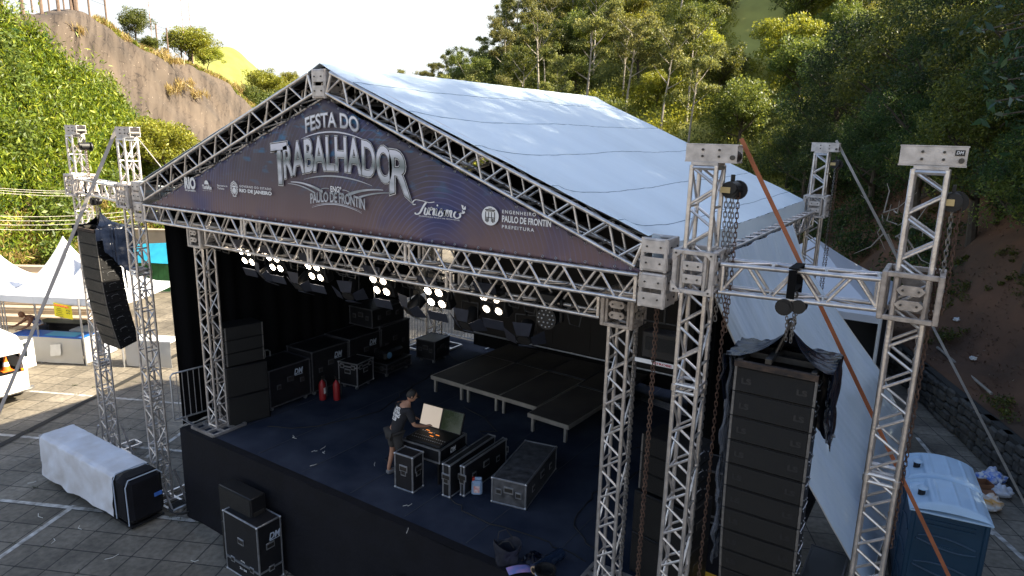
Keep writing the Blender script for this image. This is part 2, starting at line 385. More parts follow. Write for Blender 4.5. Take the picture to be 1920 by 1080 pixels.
def loft_obj(A, name, mat):
    nv, nu = A.shape[0]-1, A.shape[1]-1; mb = MB(); mb.v = [tuple(p) for p in A.reshape(-1, 3)]; W = nu+1
    mb.f = [(j*W+i, j*W+i+1, (j+1)*W+i+1, (j+1)*W+i) for j in range(nv) for i in range(nu)]; mb.m = [0]*len(mb.f)
    o = struct(mb, name, mat, ang=180); uv = o.data.uv_layers.new(name='slope'); li = np.zeros(len(o.data.loops), dtype=np.int32); o.data.loops.foreach_get('vertex_index', li)
    co = np.stack([(li % W)/nu, (li//W)/nv], 1); uv.data.foreach_set('uv', co.ravel().astype(np.float32)); return o
def samp(A, u, v):
    j = v*(A.shape[0]-1); i = u*(A.shape[1]-1); a = min(int(j), A.shape[0]-2); b = min(int(i), A.shape[1]-2); f = j-a; g = i-b
    return A[a, b]*(1-f)*(1-g)+A[a+1, b]*f*(1-g)+A[a, b+1]*(1-f)*g+A[a+1, b+1]*f*g

# ---- left hillside with the shotcrete face
DS = 1.45
def rock_mat():
    m = pm('grey brown rock face', (.058, .045, .035), .9, 0, .25, .35, .9, 1.2, col2=(.118, .089, .065), det=12, contrast=.8)
    t = m.node_tree; p = t.nodes['Principled BSDF']
    src = p.inputs['Base Color'].links[0].from_socket
    tc = _n(t, 'ShaderNodeTexCoord'); mp = _n(t, 'ShaderNodeMapping'); mp.inputs['Scale'].default_value = (60, 5, 1); mp.inputs['Rotation'].default_value = (0, 0, -.05)
    nz = _n(t, 'ShaderNodeTexNoise'); nz.inputs['Scale'].default_value = 1; nz.inputs['Distortion'].default_value = .6; nz.inputs['Detail'].default_value = 10
    t.links.new(tc.outputs['UV'], mp.inputs[0]); t.links.new(mp.outputs[0], nz.inputs[0])
    r = _n(t, 'ShaderNodeValToRGB'); r.color_ramp.elements[0].position = .34; r.color_ramp.elements[0].color = (.38, .34, .32, 1); r.color_ramp.elements[1].position = .60; r.color_ramp.elements[1].color = (1, 1, 1, 1)
    t.links.new(nz.outputs[0], r.inputs[0]); mx = _n(t, 'ShaderNodeMix', data_type='RGBA', blend_type='MULTIPLY'); mx.inputs[0].default_value = .75
    t.links.new(src, mx.inputs[6]); t.links.new(r.outputs[0], mx.inputs[7])
    # long dark cracks running down the face
    vo = _n(t, 'ShaderNodeTexVoronoi', feature='DISTANCE_TO_EDGE'); mc = _n(t, 'ShaderNodeMapping'); mc.inputs['Scale'].default_value = (16, 5, 1); mc.inputs['Rotation'].default_value = (0, 0, .5); dn = _n(t, 'ShaderNodeTexNoise'); dn.inputs['Scale'].default_value = 14; dn.inputs['Detail'].default_value = 6
    am = _n(t, 'ShaderNodeVectorMath', operation='MULTIPLY_ADD'); am.inputs[1].default_value = (.06, .06, 0); t.links.new(tc.outputs['UV'], dn.inputs[0]); t.links.new(dn.outputs['Color'], am.inputs[0]); t.links.new(tc.outputs['UV'], am.inputs[2]); t.links.new(am.outputs[0], mc.inputs[0]); t.links.new(mc.outputs[0], vo.inputs['Vector'])
    cm = _n(t, 'ShaderNodeMath', operation='MULTIPLY_ADD'); cm.inputs[1].default_value = .25; t.links.new(nz.outputs[0], cm.inputs[0]); t.links.new(vo.outputs[0], cm.inputs[2])
    rc = _n(t, 'ShaderNodeValToRGB'); rc.color_ramp.elements[0].position = .115; rc.color_ramp.elements[0].color = (.25, .22, .2, 1); rc.color_ramp.elements[1].position = .155; rc.color_ramp.elements[1].color = (1, 1, 1, 1); t.links.new(cm.outputs[0], rc.inputs[0])
    mk = _n(t, 'ShaderNodeMix', data_type='RGBA', blend_type='MULTIPLY'); mk.inputs[0].default_value = .8; t.links.new(mx.outputs[2], mk.inputs[6]); t.links.new(rc.outputs[0], mk.inputs[7]); mx = mk
    # sparse pale chips
    v = _n(t, 'ShaderNodeTexNoise'); v.inputs['Scale'].default_value = 6.5; v.inputs['Detail'].default_value = 2; t.links.new(tc.outputs['Object'], v.inputs[0])
    r2 = _n(t, 'ShaderNodeValToRGB'); r2.color_ramp.elements[0].position = .72; r2.color_ramp.elements[1].position = .76
    t.links.new(v.outputs[0], r2.inputs[0]); m2 = _n(t, 'ShaderNodeMix', data_type='RGBA'); t.links.new(r2.outputs[0], m2.inputs[0]); t.links.new(mx.outputs[2], m2.inputs[6]); m2.inputs[7].default_value = (.5, .42, .33, 1)
    t.links.new(m2.outputs[2], p.inputs['Base Color']); return m
ROCK = rock_mat()
cols = [(-420, -60, 36, 19), (-200, -30, 38, 20), (0, 18, 41, 22), (20, 24, 42, 22.5), (90, 17, 43, 23), (150, 21, 44, 24), (185, 40, 45, 25), (240, 79, 48, 26), (300, 105, 52, 28),
        (345, 120, 56, 29), (400, 142, 60, 31), (440, 168, 64, 33), (480, 207, 68, 35), (520, 240, 71, 37), (560, 262, 73, 39), (640, 300, 76, 42), (760, 330, 80, 46)]
rows = [[], [], [], [], []]
for x, yc, dc, db in cols:
    dc *= DS; db *= 1.72
    cr = at(x, yc, dc); b = azi(x, db, -.1); rows[0].append(b)
    for k, (f, g) in enumerate(((.35, .30), (.68, .68))):
        q = b.lerp(cr, f); q.z = b.z+(cr.z-b.z)*g; rows[1+k].append(q)
    rows[3].append(cr); bk = azi(x, dc+26, max(cr.z-3, 0)); rows[4].append(bk)
HL = smooth_loft(rows, 220, 130, .55, .22)
loft_obj(HL, 'rock_hillside', ROCK)

GRASSH = pm('far sunlit pasture', (.12, .14, .03), .95, 0, .2, .35, .6, 2, col2=(.25, .26, .06), det=12)
cols = [(360, 100, 160, 108), (430, 92, 170, 112), (470, 118, 172, 114), (500, 142, 174, 116), (545, 164, 176, 118), (580, 200, 178, 120), (620, 232, 180, 122), (700, 262, 185, 125), (900, 262, 195, 130)]
rows = [[], [], [], []]
for x, yc, dc, db in cols:
    cr = at(x, yc, dc); b = azi(x, db, -.1); q = b.lerp(cr, .5); q.z = b.z+(cr.z-b.z)*.5
    rows[0].append(b); rows[1].append(q); rows[2].append(cr); rows[3].append(azi(x, dc+40, max(0, cr.z-6)))
HF = smooth_loft(rows, 80, 50, 1.0, .05); loft_obj(HF, 'far_pasture_hill', GRASSH)

jw = []; rs = random.Random(77)
for i in range(420):
    x = rs.uniform(-9, 3.5); y = rs.uniform(-5, 4); q = Vector((x, y, 0)); 
    if noise.noise(q*.6) < .12: continue
    a = q.xy.dot(e1); b = q.xy.dot(e2); a = round(a/.62)*.62 if rs.random() < .5 else a; p = e1*a+e2*(round(b/.62)*.62)
    jw.append(np.array((p.x, p.y, .015))+RNG.normal(size=(7, 3))*np.array([.035, .035, .008]))
tag(mobj('joint_weeds', leaf_mesh('joint weeds', np.concatenate(jw), .035, L_J if False else leafmat('joint moss', (.02, .035, .01), (.06, .08, .02), None, .2))), 'tiny weeds growing in the joints of the paving', 'weeds', kind='stuff')
SOILH = pm('far hill undergrowth soil', (.20, .20, .05), .95, 0, .3, .25, .5, 2, col2=(.48, .46, .11), det=12, contrast=.7)
cols = [(700, 262, 135, 60), (780, 246, 130, 56), (830, 222, 126, 54), (880, 190, 122, 52), (930, 150, 120, 52), (970, 112, 118, 52), (1040, 50, 116, 52), (1150, -30, 114, 52), (1300, -60, 112, 52), (1450, -90, 110, 52), (1700, -200, 110, 52), (2050, -320, 110, 52)]
rows = [[], [], [], []]
for x, yc, dc, db in cols:
    cr = at(x, yc, dc); b = azi(x, db, -.1); q = b.lerp(cr, .5); q.z = b.z+(cr.z-b.z)*.47
    rows[0].append(b); rows[1].append(q); rows[2].append(cr); rows[3].append(azi(x, dc+50, max(0, cr.z-4)))
HC = smooth_loft(rows, 90, 50, 1.6, .05); loft_obj(HC, 'wooded_hill', SOILH)

# ---- right embankment above the stone wall
W0 = Vector((15.6, 11.2, 0)); WU = Vector((-.394, .919, 0)); WN = Vector((.919, .394, 0))
PROF = [(.25, 1.12), (1.0, 1.3), (1.9, 1.75), (2.9, 3.3), (4.2, 5.0), (8, 8.6), (15, 13.5), (40, 27)]
def emb_z(s): return float(np.interp(s, [a for a, _ in PROF], [b for _, b in PROF]))
rows = [[W0+WU*t+WN*s+Vector((0, 0, z)) for t in (-22, -14, -7, -2, 3, 8, 14, 21, 30, 42)] for s, z in PROF]
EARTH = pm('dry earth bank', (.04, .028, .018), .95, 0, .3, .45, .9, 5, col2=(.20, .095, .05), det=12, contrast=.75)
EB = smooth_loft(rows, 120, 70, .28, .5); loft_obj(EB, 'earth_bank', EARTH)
def emb_at(s, t, dz=0): p = W0+WU*t+WN*s; p.z = emb_z(s)+dz; return p

# ---- stepped concrete bank behind the tents
CONC = pm('sunlit concrete', (.42, .34, .25), .9, 0, .15, 1.2, .3, 20, det=9)
mb = MB(); A0 = Vector((-24.0, -1.2, 0)); DD = Vector((.84, .54, 0)); NN = Vector((-.54, .84, 0)); 
for k in range(8):
    c = A0+DD*5.5+NN*(.38*k+.19); mb.box(c.x, c.y, .17*(k+.5), 13, .38, .17*(k+1)-.003*k, rz=math.atan2(DD.y, DD.x))
    mb.box(c.x-NN.x*.19, c.y-NN.y*.19, .17*(k+1)-.012+.17*.5-.01, 13.02, .04, .02, rz=math.atan2(DD.y, DD.x))
struct(mb, 'concrete_steps', CONC, smooth=False)

# ================================================================== VEGETATION
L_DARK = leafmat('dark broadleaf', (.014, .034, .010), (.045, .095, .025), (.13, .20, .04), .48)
L_MID = leafmat('mid green broadleaf', (.045, .070, .012), (.13, .17, .028), (.30, .32, .06), .42)
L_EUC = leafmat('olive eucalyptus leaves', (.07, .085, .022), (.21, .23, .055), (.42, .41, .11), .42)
L_YEL = leafmat('yellow green bamboo leaves', (.030, .060, .004), (.19, .23, .012), (.44, .44, .06), .42)
L_DRY = leafmat('straw dry grass', (.22, .17, .04), (.45, .36, .12), (.60, .50, .22), .3)
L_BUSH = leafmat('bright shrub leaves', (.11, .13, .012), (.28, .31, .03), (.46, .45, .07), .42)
BARK = pm('brown bark', (.07, .055, .04), .9, 0, .3, 6, .6, 15)
BARKP = pm('pale eucalyptus bark', (.34, .30, .25), .8, 0, .25, 4, .4, 10)

def tree_proto(name, label, cat, kind, h, cr, n, leaf, lmat, bark, seed):
    rs = random.Random(seed); t = thing(name, label, cat)
    tm = MB(); tips = []
    if kind == 'broad':
        top = Vector((rs.uniform(-.4, .4), rs.uniform(-.4, .4), h*.62)); mid = Vector((rs.uniform(-.3, .3), rs.uniform(-.3, .3), h*.3))
        tm.path([(0, 0, -.6), (0, 0, .3), mid, top], .2, 8, [h*.028, h*.024, h*.018, h*.009])
        for k in range(11):
            a = k*2.4+rs.uniform(-.4, .4); z0 = h*(.24+.035*k); rr = cr*rs.uniform(.55, .92)*(1-.035*k)
            e = Vector((math.cos(a)*rr, math.sin(a)*rr, z0+rr*rs.uniform(.35, .9)))
            s0 = Vector((0, 0, z0)).lerp(Vector((mid.x, mid.y, z0)), .8); m = s0.lerp(e, .5)+Vector((0, 0, -rr*.08))
            tm.path([s0, m, e], .1, 6, [h*.010, h*.007, h*.003]); tips.append((e, cr*rs.uniform(.30, .46)))
            for q in range(2):
                e2 = m+Vector((rs.uniform(-1, 1), rs.uniform(-1, 1), rs.uniform(.2, 1)))*cr*.4; tm.path([m, e2], .05, 5, [h*.005, h*.002]); tips.append((e2, cr*rs.uniform(.22, .36)))
        tips.append((top+Vector((0, 0, h*.16)), cr*.42)); tips.append((top, cr*.5))
        for k in range(5):
            a = rs.uniform(0, 6.28); tips.append((Vector((math.cos(a)*cr*.45, math.sin(a)*cr*.45, h*rs.uniform(.5, .85))), cr*.34))
    else:
        lean = Vector((rs.uniform(-.6, .6), rs.uniform(-.6, .6), 0)); P = [Vector((0, 0, -.8)), Vector((0, 0, .3)), lean*.3+Vector((0, 0, h*.35)), lean*.8+Vector((0, 0, h*.62)), lean+Vector((0, 0, h*.9))]
        tm.path(P, .1, 6, [h*.014, h*.013, h*.010, h*.007, h*.003])
        for k in range(8):
            f = .48+.055*k; z = h*f; a = k*2.3+rs.uniform(-.5, .5); rr = cr*rs.uniform(.5, 1.0)
            s0 = lean*f+Vector((0, 0, z)); e = s0+Vector((math.cos(a)*rr, math.sin(a)*rr, rr*rs.uniform(.5, 1.3)))
            tm.path([s0, s0.lerp(e, .5)+Vector((0, 0, -.1)), e], .05, 5, [h*.006, h*.004, h*.0015]); tips.append((e, cr*rs.uniform(.26, .44)))
        tips.append((P[-1], cr*.4))
    tm.build('trunk', bark, t)
    tot = sum(r**2 for _, r in tips); pts = []
    for c, r in tips:
        m = int(n*r*r/tot)
        if kind == 'broad':
            for q in range(5):
                d = Vector((rs.gauss(0, 1), rs.gauss(0, 1), rs.gauss(0, .8))).normalized()*r*.62; pts.append(blob_pts(c+d, r*.5, m//5, .75, .35))
        else:
            for q in range(5):
                d = Vector((rs.gauss(0, 1), rs.gauss(0, 1), rs.gauss(0, .7)))*r*.5; pts.append(np.array(c+d)+RNG.normal(size=(m//5, 3))*r*np.array([.30, .30, .22])*rs.uniform(.6, 1.3))
    mobj('crown', leaf_mesh(name+' crown', np.concatenate(pts), leaf, lmat, droop=.15 if kind == 'broad' else .8), t)
    return t
BT = [tree_proto('broadleaf_tree', 'tall dark broadleaf tree on the shaded bank beyond the stone wall', 'tree', 'broad', 13, 4.6, 26000, .17, L_DARK, BARK, 3),
      tree_proto('broadleaf_tree', '', 'tree', 'broad', 11, 4.2, 26000, .15, L_DARK, BARK, 8),
      tree_proto('broadleaf_tree', '', 'tree', 'broad', 12, 4.4, 20000, .19, L_MID, BARK, 12)]
ET = [tree_proto('eucalyptus_tree', '', 'tree', 'euc', 13, 2.7, 8000, .24, L_EUC, BARKP, 21),
      tree_proto('eucalyptus_tree', '', 'tree', 'euc', 11, 2.4, 7000, .24, L_EUC, BARKP, 22),
      tree_proto('eucalyptus_tree', '', 'tree', 'euc', 12, 3.1, 9000, .24, L_MID, BARKP, 23)]
ST = [tree_proto('round_tree', '', 'tree', 'broad', 6.5, 3.0, 9000, .22, L_MID, BARK, 31),
      tree_proto('round_tree', '', 'tree', 'broad', 5.5, 2.8, 9000, .22, L_BUSH, BARK, 32)]
SB = [tree_proto('shrub', '', 'shrub', 'broad', 3.6, 2.5, 9000, .20, L_BUSH, BARK, 41), tree_proto('shrub', '', 'shrub', 'broad', 3.2, 2.3, 9000, .20, L_MID, BARK, 42)]
used = set()
def put(pool, k, p, rz, sc, label, group=None):
    o = pool[k]
    if id(o) in used: o = copy_tree(o)
    else: used.add(id(o))
    o.location = p; o.rotation_euler = (0, 0, rz); o.scale = sc if isinstance(sc, tuple) else (sc, sc, sc)
    o['label'] = label
    if group: o['group'] = group
    elif 'group' in o: del o['group']
    return o
G = 'trees on the shaded bank beyond the stone wall'
# (s, t, proto, scale): nearest first
bank = [(4.2, -13.5, 1, .9), (7.5, -9, 0, 1.1), (5.2, -4.8, 2, .85), (11, -13, 0, 1.25), (3.6, 1.6, 1, .74), (10, -3, 0, 1.2), (5.5, 5.2, 0, .78), (8.5, 2, 2, 1.0), (14, 3, 0, 1.3),
        (4.6, 10, 1, .86), (9.5, 8.5, 0, 1.05), (5.5, 14.5, 2, .85), (10, 15, 0, 1.1), (4.5, 19.5, 1, .95), (9, 21, 0, 1.15), (5, 25.5, 2, .95), (10, 28, 1, 1.2), (5.5, 32, 0, 1.0), (16, 11, 1, 1.3), (17, 20, 0, 1.3), (12, 36, 2, 1.2), (4.5, 38, 1, 1.0),
        (16, -8, 1, 1.6), (15, -18, 0, 1.5), (6, -18, 2, 1.1), (11, -22, 1, 1.25), (20, -2, 0, 1.6), (12, -1, 1, 1.25), (9, -6, 2, 1.15), (12, -9, 0, 1.5), (18, 0, 2, 1.5), (9, 3.5, 1, 1.35), (11, 7, 0, 1.0), (3.5, -1.2, 1, .60), (3.4, 3.6, 0, .55), (3.3, 8, 1, .62), (3.6, 12.5, 2, .66), (3.3, 17, 1, .7), (3.2, 23, 0, .6), (3.4, 6, 2, .58), (2.6, 29, 1, .7), (2.6, 35, 0, .65), (2.8, 42, 2, .7)]
for i, (s, t_, k, sc) in enumerate(bank):
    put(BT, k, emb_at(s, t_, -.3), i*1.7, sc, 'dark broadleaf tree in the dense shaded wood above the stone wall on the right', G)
# understory so no bare ground shows under the wood
pts = []
for i in range(430):
    s = random.uniform(1.5, 14); t_ = random.uniform(-14, 48)
    p = emb_at(s, t_, random.uniform(.2, 1.2)); X, Y_ = px(p)
    if X > 1740 and Y_ > 505: continue
    if Y_ > 620: continue
    pts.append(blob_pts(p, random.uniform(.8, 1.6), 620, .8, .3))
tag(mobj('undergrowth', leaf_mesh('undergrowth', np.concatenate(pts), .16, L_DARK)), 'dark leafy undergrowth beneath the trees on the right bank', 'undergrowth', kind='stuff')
# fallen leaves, clods and weeds over the bare part of the bank
pts = []; pw = []
for i in range(5200):
    s = random.uniform(.4, 6.5); t_ = random.uniform(-10, 24); p = emb_at(s, t_, .03)
    pts.append(np.array(p)+RNG.normal(size=(3, 3))*np.array([.05, .05, .02]))
    if noise.noise(p*.7) > .22 and random.random() < .30: pw.append(blob_pts(p+Vector((0, 0, .08)), random.uniform(.12, .35), 60, .6, .1))
tag(mobj('leaf_litter', leaf_mesh('leaf litter', np.concatenate(pts), .08, leafmat('dead leaves', (.07, .04, .02), (.16, .09, .05), (.34, .26, .18), .1, .8), up=.8)), 'dead leaves and clods scattered over the earth bank', 'leaf litter', kind='stuff')
tag(mobj('bank_weeds', leaf_mesh('bank weeds', np.concatenate(pw), .10, L_MID)), 'low green weeds growing in patches on the earth bank', 'weeds', kind='stuff')
# big leafed branches reaching in at the right edge
bb = thing('leaning_branch_tree', 'near tree with big glossy leaves reaching in at the right edge', 'tree', (19.3, 3.2, .6), world=True)
tm = MB(); root = Vector((19.3, 3.2, .3)); tm.path([root, (19.0, 3.4, 4), (18.6, 3.7, 8), (18.3, 4.0, 12)], .2, 8, [.24, .2, .16, .1])
lp = []
for k, (x, y, d) in enumerate([(1875, 60, 11), (1850, 120, 11.5), (1890, 150, 10.5), (1865, 190, 11), (1905, 90, 10), (1880, 215, 10.8), (1915, 180, 10), (1900, 30, 11), (1930, 250, 10), (1830, 60, 12.5)]):
    e = at(x, y, d); s0 = Vector((18.6, 3.7, min(11, e.z+.4))); m = s0.lerp(e, .55)+Vector((0, 0, .25)); tm.path([s0, m, e], .04, 5, [.05, .03, .008])
    for q in range(34):
        f = random.uniform(.55, 1.05); c = m.lerp(e, (f-.5)*2); lp.append(c+Vector((random.gauss(0, .13), random.gauss(0, .13), random.gauss(0, .10))))
tm.build('trunk', BARK, bb)
lo = mobj('foliage', leaf_mesh('foliage', np.array(lp)-np.array((19.3, 3.2, .6)), .17, leafmat('big glossy leaves', (.018, .05, .022), (.045, .11, .05), (.10, .17, .06), .3, .35), asp=.4, droop=.5), bb)

# far wooded hill: pale trunked trees standing apart, plus round bushes
def onhill(A, u, v, dz=0): q = samp(A, u, v); return Vector((q[0], q[1], q[2]+dz))
cnt = 0; placed = []
rs = random.Random(5)
for i in range(3500):
    u = rs.random(); v = rs.uniform(.02, .80); p = onhill(HC, u, v, -.3); X, Y_ = px(p)
    if not (730 < X < 1660 and -160 < Y_ < 330): continue
    if 1362 < X < 1475 and Y_ < 270: continue
    d = (p-CAM).length
    if any((p-q).length < 4.1 for q in placed): continue
    placed.append(p); euc = rs.random() < .55 and X < 1330
    if euc: put(ET, rs.randrange(3), p, rs.random()*6, rs.uniform(.62, .95), 'slender pale trunked tree on the wooded hill behind the white roof', 'slender trees on the wooded hill')
    else: put(ST, 0 if rs.random() < .6 else 1, p, rs.random()*6, rs.uniform(.8, 1.35), 'low round crowned tree on the wooded hill behind the white roof', 'round trees on the wooded hill')
    cnt += 1
    if cnt > 260: break
print('hill trees', cnt)
pts = []; pts2 = []
for i in range(3800):
    u = rs.random(); v = rs.uniform(.0, .80); p = onhill(HC, u, v); X, Y_ = px(p)
    if not (730 < X < 1660 and -120 < Y_ < 340): continue
    if 1370 < X < 1460 and Y_ < 130: continue
    q = noise.noise(p*.06)
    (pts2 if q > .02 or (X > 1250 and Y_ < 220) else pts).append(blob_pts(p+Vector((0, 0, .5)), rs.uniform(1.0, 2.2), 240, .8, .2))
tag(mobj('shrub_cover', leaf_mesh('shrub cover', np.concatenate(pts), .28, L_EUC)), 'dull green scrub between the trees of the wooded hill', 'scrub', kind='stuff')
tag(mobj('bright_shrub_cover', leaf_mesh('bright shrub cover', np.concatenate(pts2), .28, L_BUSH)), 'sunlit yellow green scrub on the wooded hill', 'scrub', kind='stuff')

# far pasture hill: trees along its foot and crest
k = 0
for X, Y_, d, sc, pr in [(500, 170, 92, .9, 0), (516, 190, 90, .7, 1), (545, 185, 96, .8, 0), (560, 170, 120, .8, 0), (575, 200, 100, .7, 1), (530, 160, 125, .7, 0), (520, 225, 86, .8, 1), (552, 215, 88, .8, 0), (590, 225, 96, .8, 1), (465, 185, 84, .7, 1), (548, 150, 141, .8, 0), (492, 205, 84, .8, 1)]:
    d *= 1.22; p = at(X, Y_+16, d); put(SB, pr, p+Vector((0, 0, -.6)), k*1.3, sc*1.5, 'round bush on the sunny pasture hill left of the roof peak', 'bushes on the pasture hill'); k += 1

# ---- left hillside vegetation: leafy bamboo left of the rock face, straw grass at its foot
def veg_edge(X): return float(np.interp(X, [-420, 20, 60, 100, 170, 230, 246, 290, 320, 345], [-160, 26, 60, 104, 150, 190, 232, 255, 275, 330]))
pts = []; dpts = []; base = []; occ = {}
rs = random.Random(9)
for i in range(75000):
    u = rs.random(); v = rs.uniform(.0, .66); p = onhill(HL, u, v); X, Y_ = px(p)
    if not (-420 < X < 352 and -40 < Y_ < 620): continue
    e = veg_edge(X)+noise.noise(p*.25)*16
    if Y_ < e: continue
    low = Y_ > 400+noise.noise(p*.12)*70; key = (round(p.x/.62), round(p.y/.62), round(p.z/.62))
    if key in occ or noise.noise(p*.8+Vector((7, 0, 0))) > .26: continue
    occ[key] = 1
    if low and rs.random() < .62: dpts.append(blob_pts(p+Vector((0, 0, .3)), rs.uniform(.5, .9), 60, .7, .1)); continue
    hgt = rs.uniform(.7, 2.3)*(1 if Y_ > e+14 else .5); n_ = noise.noise(p*.35); q = p+Vector((.25, -.25, hgt*.45+max(0, n_)*.9)); d_ = RNG.normal(size=(70, 3))
    d_ *= np.array([.30, .30, hgt*.38]); pts.append(np.array(q)+d_); base.append(blob_pts(p, .7, 10, .4, .1))
mid = []
for i in range(260):
    u = rs.random(); v = rs.uniform(.02, .62); p = onhill(HL, u, v); X, Y_ = px(p)
    if not (-60 < X < 340 and 0 < Y_ < 600) or Y_ < veg_edge(X)+25 or noise.noise(p*.2+Vector((3, 3, 3))) < .02: continue
    mid.append(blob_pts(p+Vector((.3, -.3, 1.3)), rs.uniform(.8, 1.6), 420, .9, .2))
tag(mobj('slope_shrubs', leaf_mesh('slope shrubs', np.concatenate(mid), .30, L_MID)), 'darker green shrubs growing through the bamboo thicket', 'shrubs', kind='stuff')
P = np.concatenate(pts); D = np.tile(np.array([.25, -.25, -.55]), (len(P), 1))
print('bamboo', len(P))
tag(mobj('bamboo_thicket', leaf_mesh('bamboo thicket', P, .34, L_YEL, asp=.24, dirs=D, rnd=.6)), 'bright yellow green bamboo thicket covering the slope left of the rock face', 'bamboo', kind='stuff')
tag(mobj('thicket_gap_layer', leaf_mesh('thicket gap layer', np.concatenate(base), .6, L_DARK)), 'dark leaf layer added beneath the bamboo thicket so its gaps look shaded', 'undergrowth', kind='stuff')  # dark leaves added under the clumps so the gaps between them look shaded
P = np.concatenate(dpts); D = np.tile(np.array([.2, -.2, .6]), (len(P), 1))
tag(mobj('dry_grass', leaf_mesh('dry grass', P, .55, L_DRY, asp=.11, dirs=D, rnd=.6)), 'straw coloured dry grass at the foot of the slope', 'grass', kind='stuff')
# tufts on the rock face and fringe along its crest
pts = []; gfr = []
for X, Y_, n, r in [(305, 105, 14, .8), (312, 115, 14, .8), (325, 160, 12, .7), (332, 170, 12, .8), (352, 190, 8, .6), (428, 165, 14, .8), (434, 178, 14, .7), (130, 68, 5, .5)]:
    best = None
    for q in range(700):
        u = rs.random(); v = rs.uniform(.2, .8); p = onhill(HL, u, v); a, b = px(p); dd = (a-X)**2+(b-Y_)**2
        if best is None or dd < best[0]: best = (dd, p)
    for q in range(n): pts.append(blob_pts(best[1]+Vector((rs.gauss(0, r*.8), rs.gauss(0, r*.8), .25)), r*.6, 22, 1.3, .1))
for q in range(1300):
    u = rs.uniform(.2, .9); v = rs.uniform(.72, .80); p = onhill(HL, u, v)
    if 180 < px(p)[0] < 600: (pts if rs.random() < .45 else gfr).append(blob_pts(p+Vector((0, 0, .05)), .38, 22, .7, .1))
tag(mobj('crest_weeds', leaf_mesh('crest weeds', np.concatenate(gfr), .45, L_YEL, asp=.16)), 'green weeds growing along the crest of the rock face', 'weeds', kind='stuff')
P = np.concatenate(pts); D = np.tile(np.array([.1, -.1, .9]), (len(P), 1))
tag(mobj('grass_tufts', leaf_mesh('grass tufts', P, .7, L_DRY, asp=.09, dirs=D, rnd=.45)), 'pale grass tufts on the rock face and along its crest', 'grass', kind='stuff')
for X, Y_, d, sc, pr, lb in [(255, 72, 49.5, .42, 0, 'small dark tree standing alone on the crest of the rock face'),
                             (282, 88, 50.5, .28, 0, 'low dark bush right of the lone tree on the crest'),
                             (360, 112, 57, .62, 1, 'bright bushy tree behind the wire fence on the crest'),
                             (388, 118, 60, .42, 1, 'bright bushy tree on the crest where the fence ends'),
                             (300, 320, 36, .62, 1, 'bright green bush at the foot of the rock face behind the left rafter'),
                             (285, 300, 38, .55, 1, 'bright green bush behind the header of the left roof tower')]:
    d *= DS; p = at(X, Y_, d); b_ = 'bush' in lb; put(SB if b_ else ST, pr if not b_ else 1-pr, p+Vector((0, 0, -.8 if b_ else -.9)), X, sc*DS*(1.25 if b_ else 1), lb)
# crest fence
fe = thing('wire_fence', 'old wire fence of leaning wooden posts along the crest of the rock face', 'fence', tuple(at(20, 14, 43*DS)), world=True)
POST = pm('weathered wood post', (.16, .11, .08), .9, 0, .3, 5); tops = []
for X, Y_, d, hh, r, ln_ in [(5, 14, 42, 1.2, .05, 0), (42, 18, 42.6, 1.5, .09, -.1), (78, 20, 43.3, 1.5, .08, -.35), (110, 20, 44, 1.6, .08, -.1), (135, 22, 44.5, 1.5, .08, -.45), (143, 22, 44.6, 2.6, .12, .02), (168, 27, 45.3, 1.1, .05, 0), (200, 38, 47, 1.1, .05, 0),
                             (295, 84, 52, 1.3, .05, 0), (315, 90, 54, 1.3, .05, 0), (340, 101, 57, 1.4, .06, 0), (361, 108, 59, 1.4, .06, 0), (382, 116, 61, 1.4, .06, .02), (60, 15, 52, 1, .05, 0), (92, 15, 52, 1, .05, 0), (120, 14, 53, .9, .05, 0)]:
    d *= DS; hh *= DS; r *= DS; b = at(X, Y_, d); b.z -= .4; tp = b+Vector((ln_*.7, -ln_*.3, hh+.4)); tops.append(tp)
    MB().path([b, b.lerp(tp, .5), tp], r, 6).build('post', POST, fe)
wm = MB()
for a in range(7):
    for f in (.15, .45): wm.tube(tops[a]-Vector((0, 0, f)), tops[a+1]-Vector((0, 0, f)), .012, 4)
for a in range(8, 12):
    for f in (.15, .45, .8): wm.tube(tops[a]-Vector((0, 0, f)), tops[a+1]-Vector((0, 0, f)), .012, 4)
wm.build('wire', BOLT, fe)
MASTM = pm('red and white mast paint', (.40, .16, .12), .6, 0, .1, 3, col2=(.5, .48, .46), stretch=(.01, .01, 1), contrast=3)
for X, Y_, d, hh, nm in [(284, 60, 62, 5.2, 'short thin antenna mast right of the lone crest tree'), (347, 95, 70, 7.5, 'left of the pair of thin tall masts behind the crest bushes'), (361, 98, 66, 8.0, 'right of the pair of thin tall masts behind the crest bushes')]:
    d *= DS; hh *= DS; b = at(X, Y_, d); t = thing('antenna_mast', nm, 'antenna', tuple(b-Vector((0, 0, 2)))); mm = MB(); mm.tube((0, 0, 0), (-.12, 0, hh+2), .05, 6, .03); mm.build('pole', MASTM, t)
    ms = MB(); [ms.tube((-.3, 0, z), (.3, 0, z), .012, 4) for z in (hh+.6, hh+1.0, hh+1.5)]; ms.build('dipole', BOLT, t)
# overhead power lines in front of the slope
pl = thing('power_lines', 'bundle of sagging pale overhead wires crossing in front of the slope', 'power line', tuple(at(60, 335, 31)), world=True); wm = MB()
for ya, yb in ((328, 340), (332, 344), (336, 350), (392, 378), (400, 386), (410, 392), (418, 402)):
    a = at(-260, ya-10, 30); b = at(330, yb+4, 34); wm.path([a.lerp(b, f)-Vector((0, 0, .5*4*f*(1-f))) for f in (i/10 for i in range(11))], .007, 4)
wm.build('wire', pm('pale wire', (.55, .52, .45), .5, 0, .1), pl)

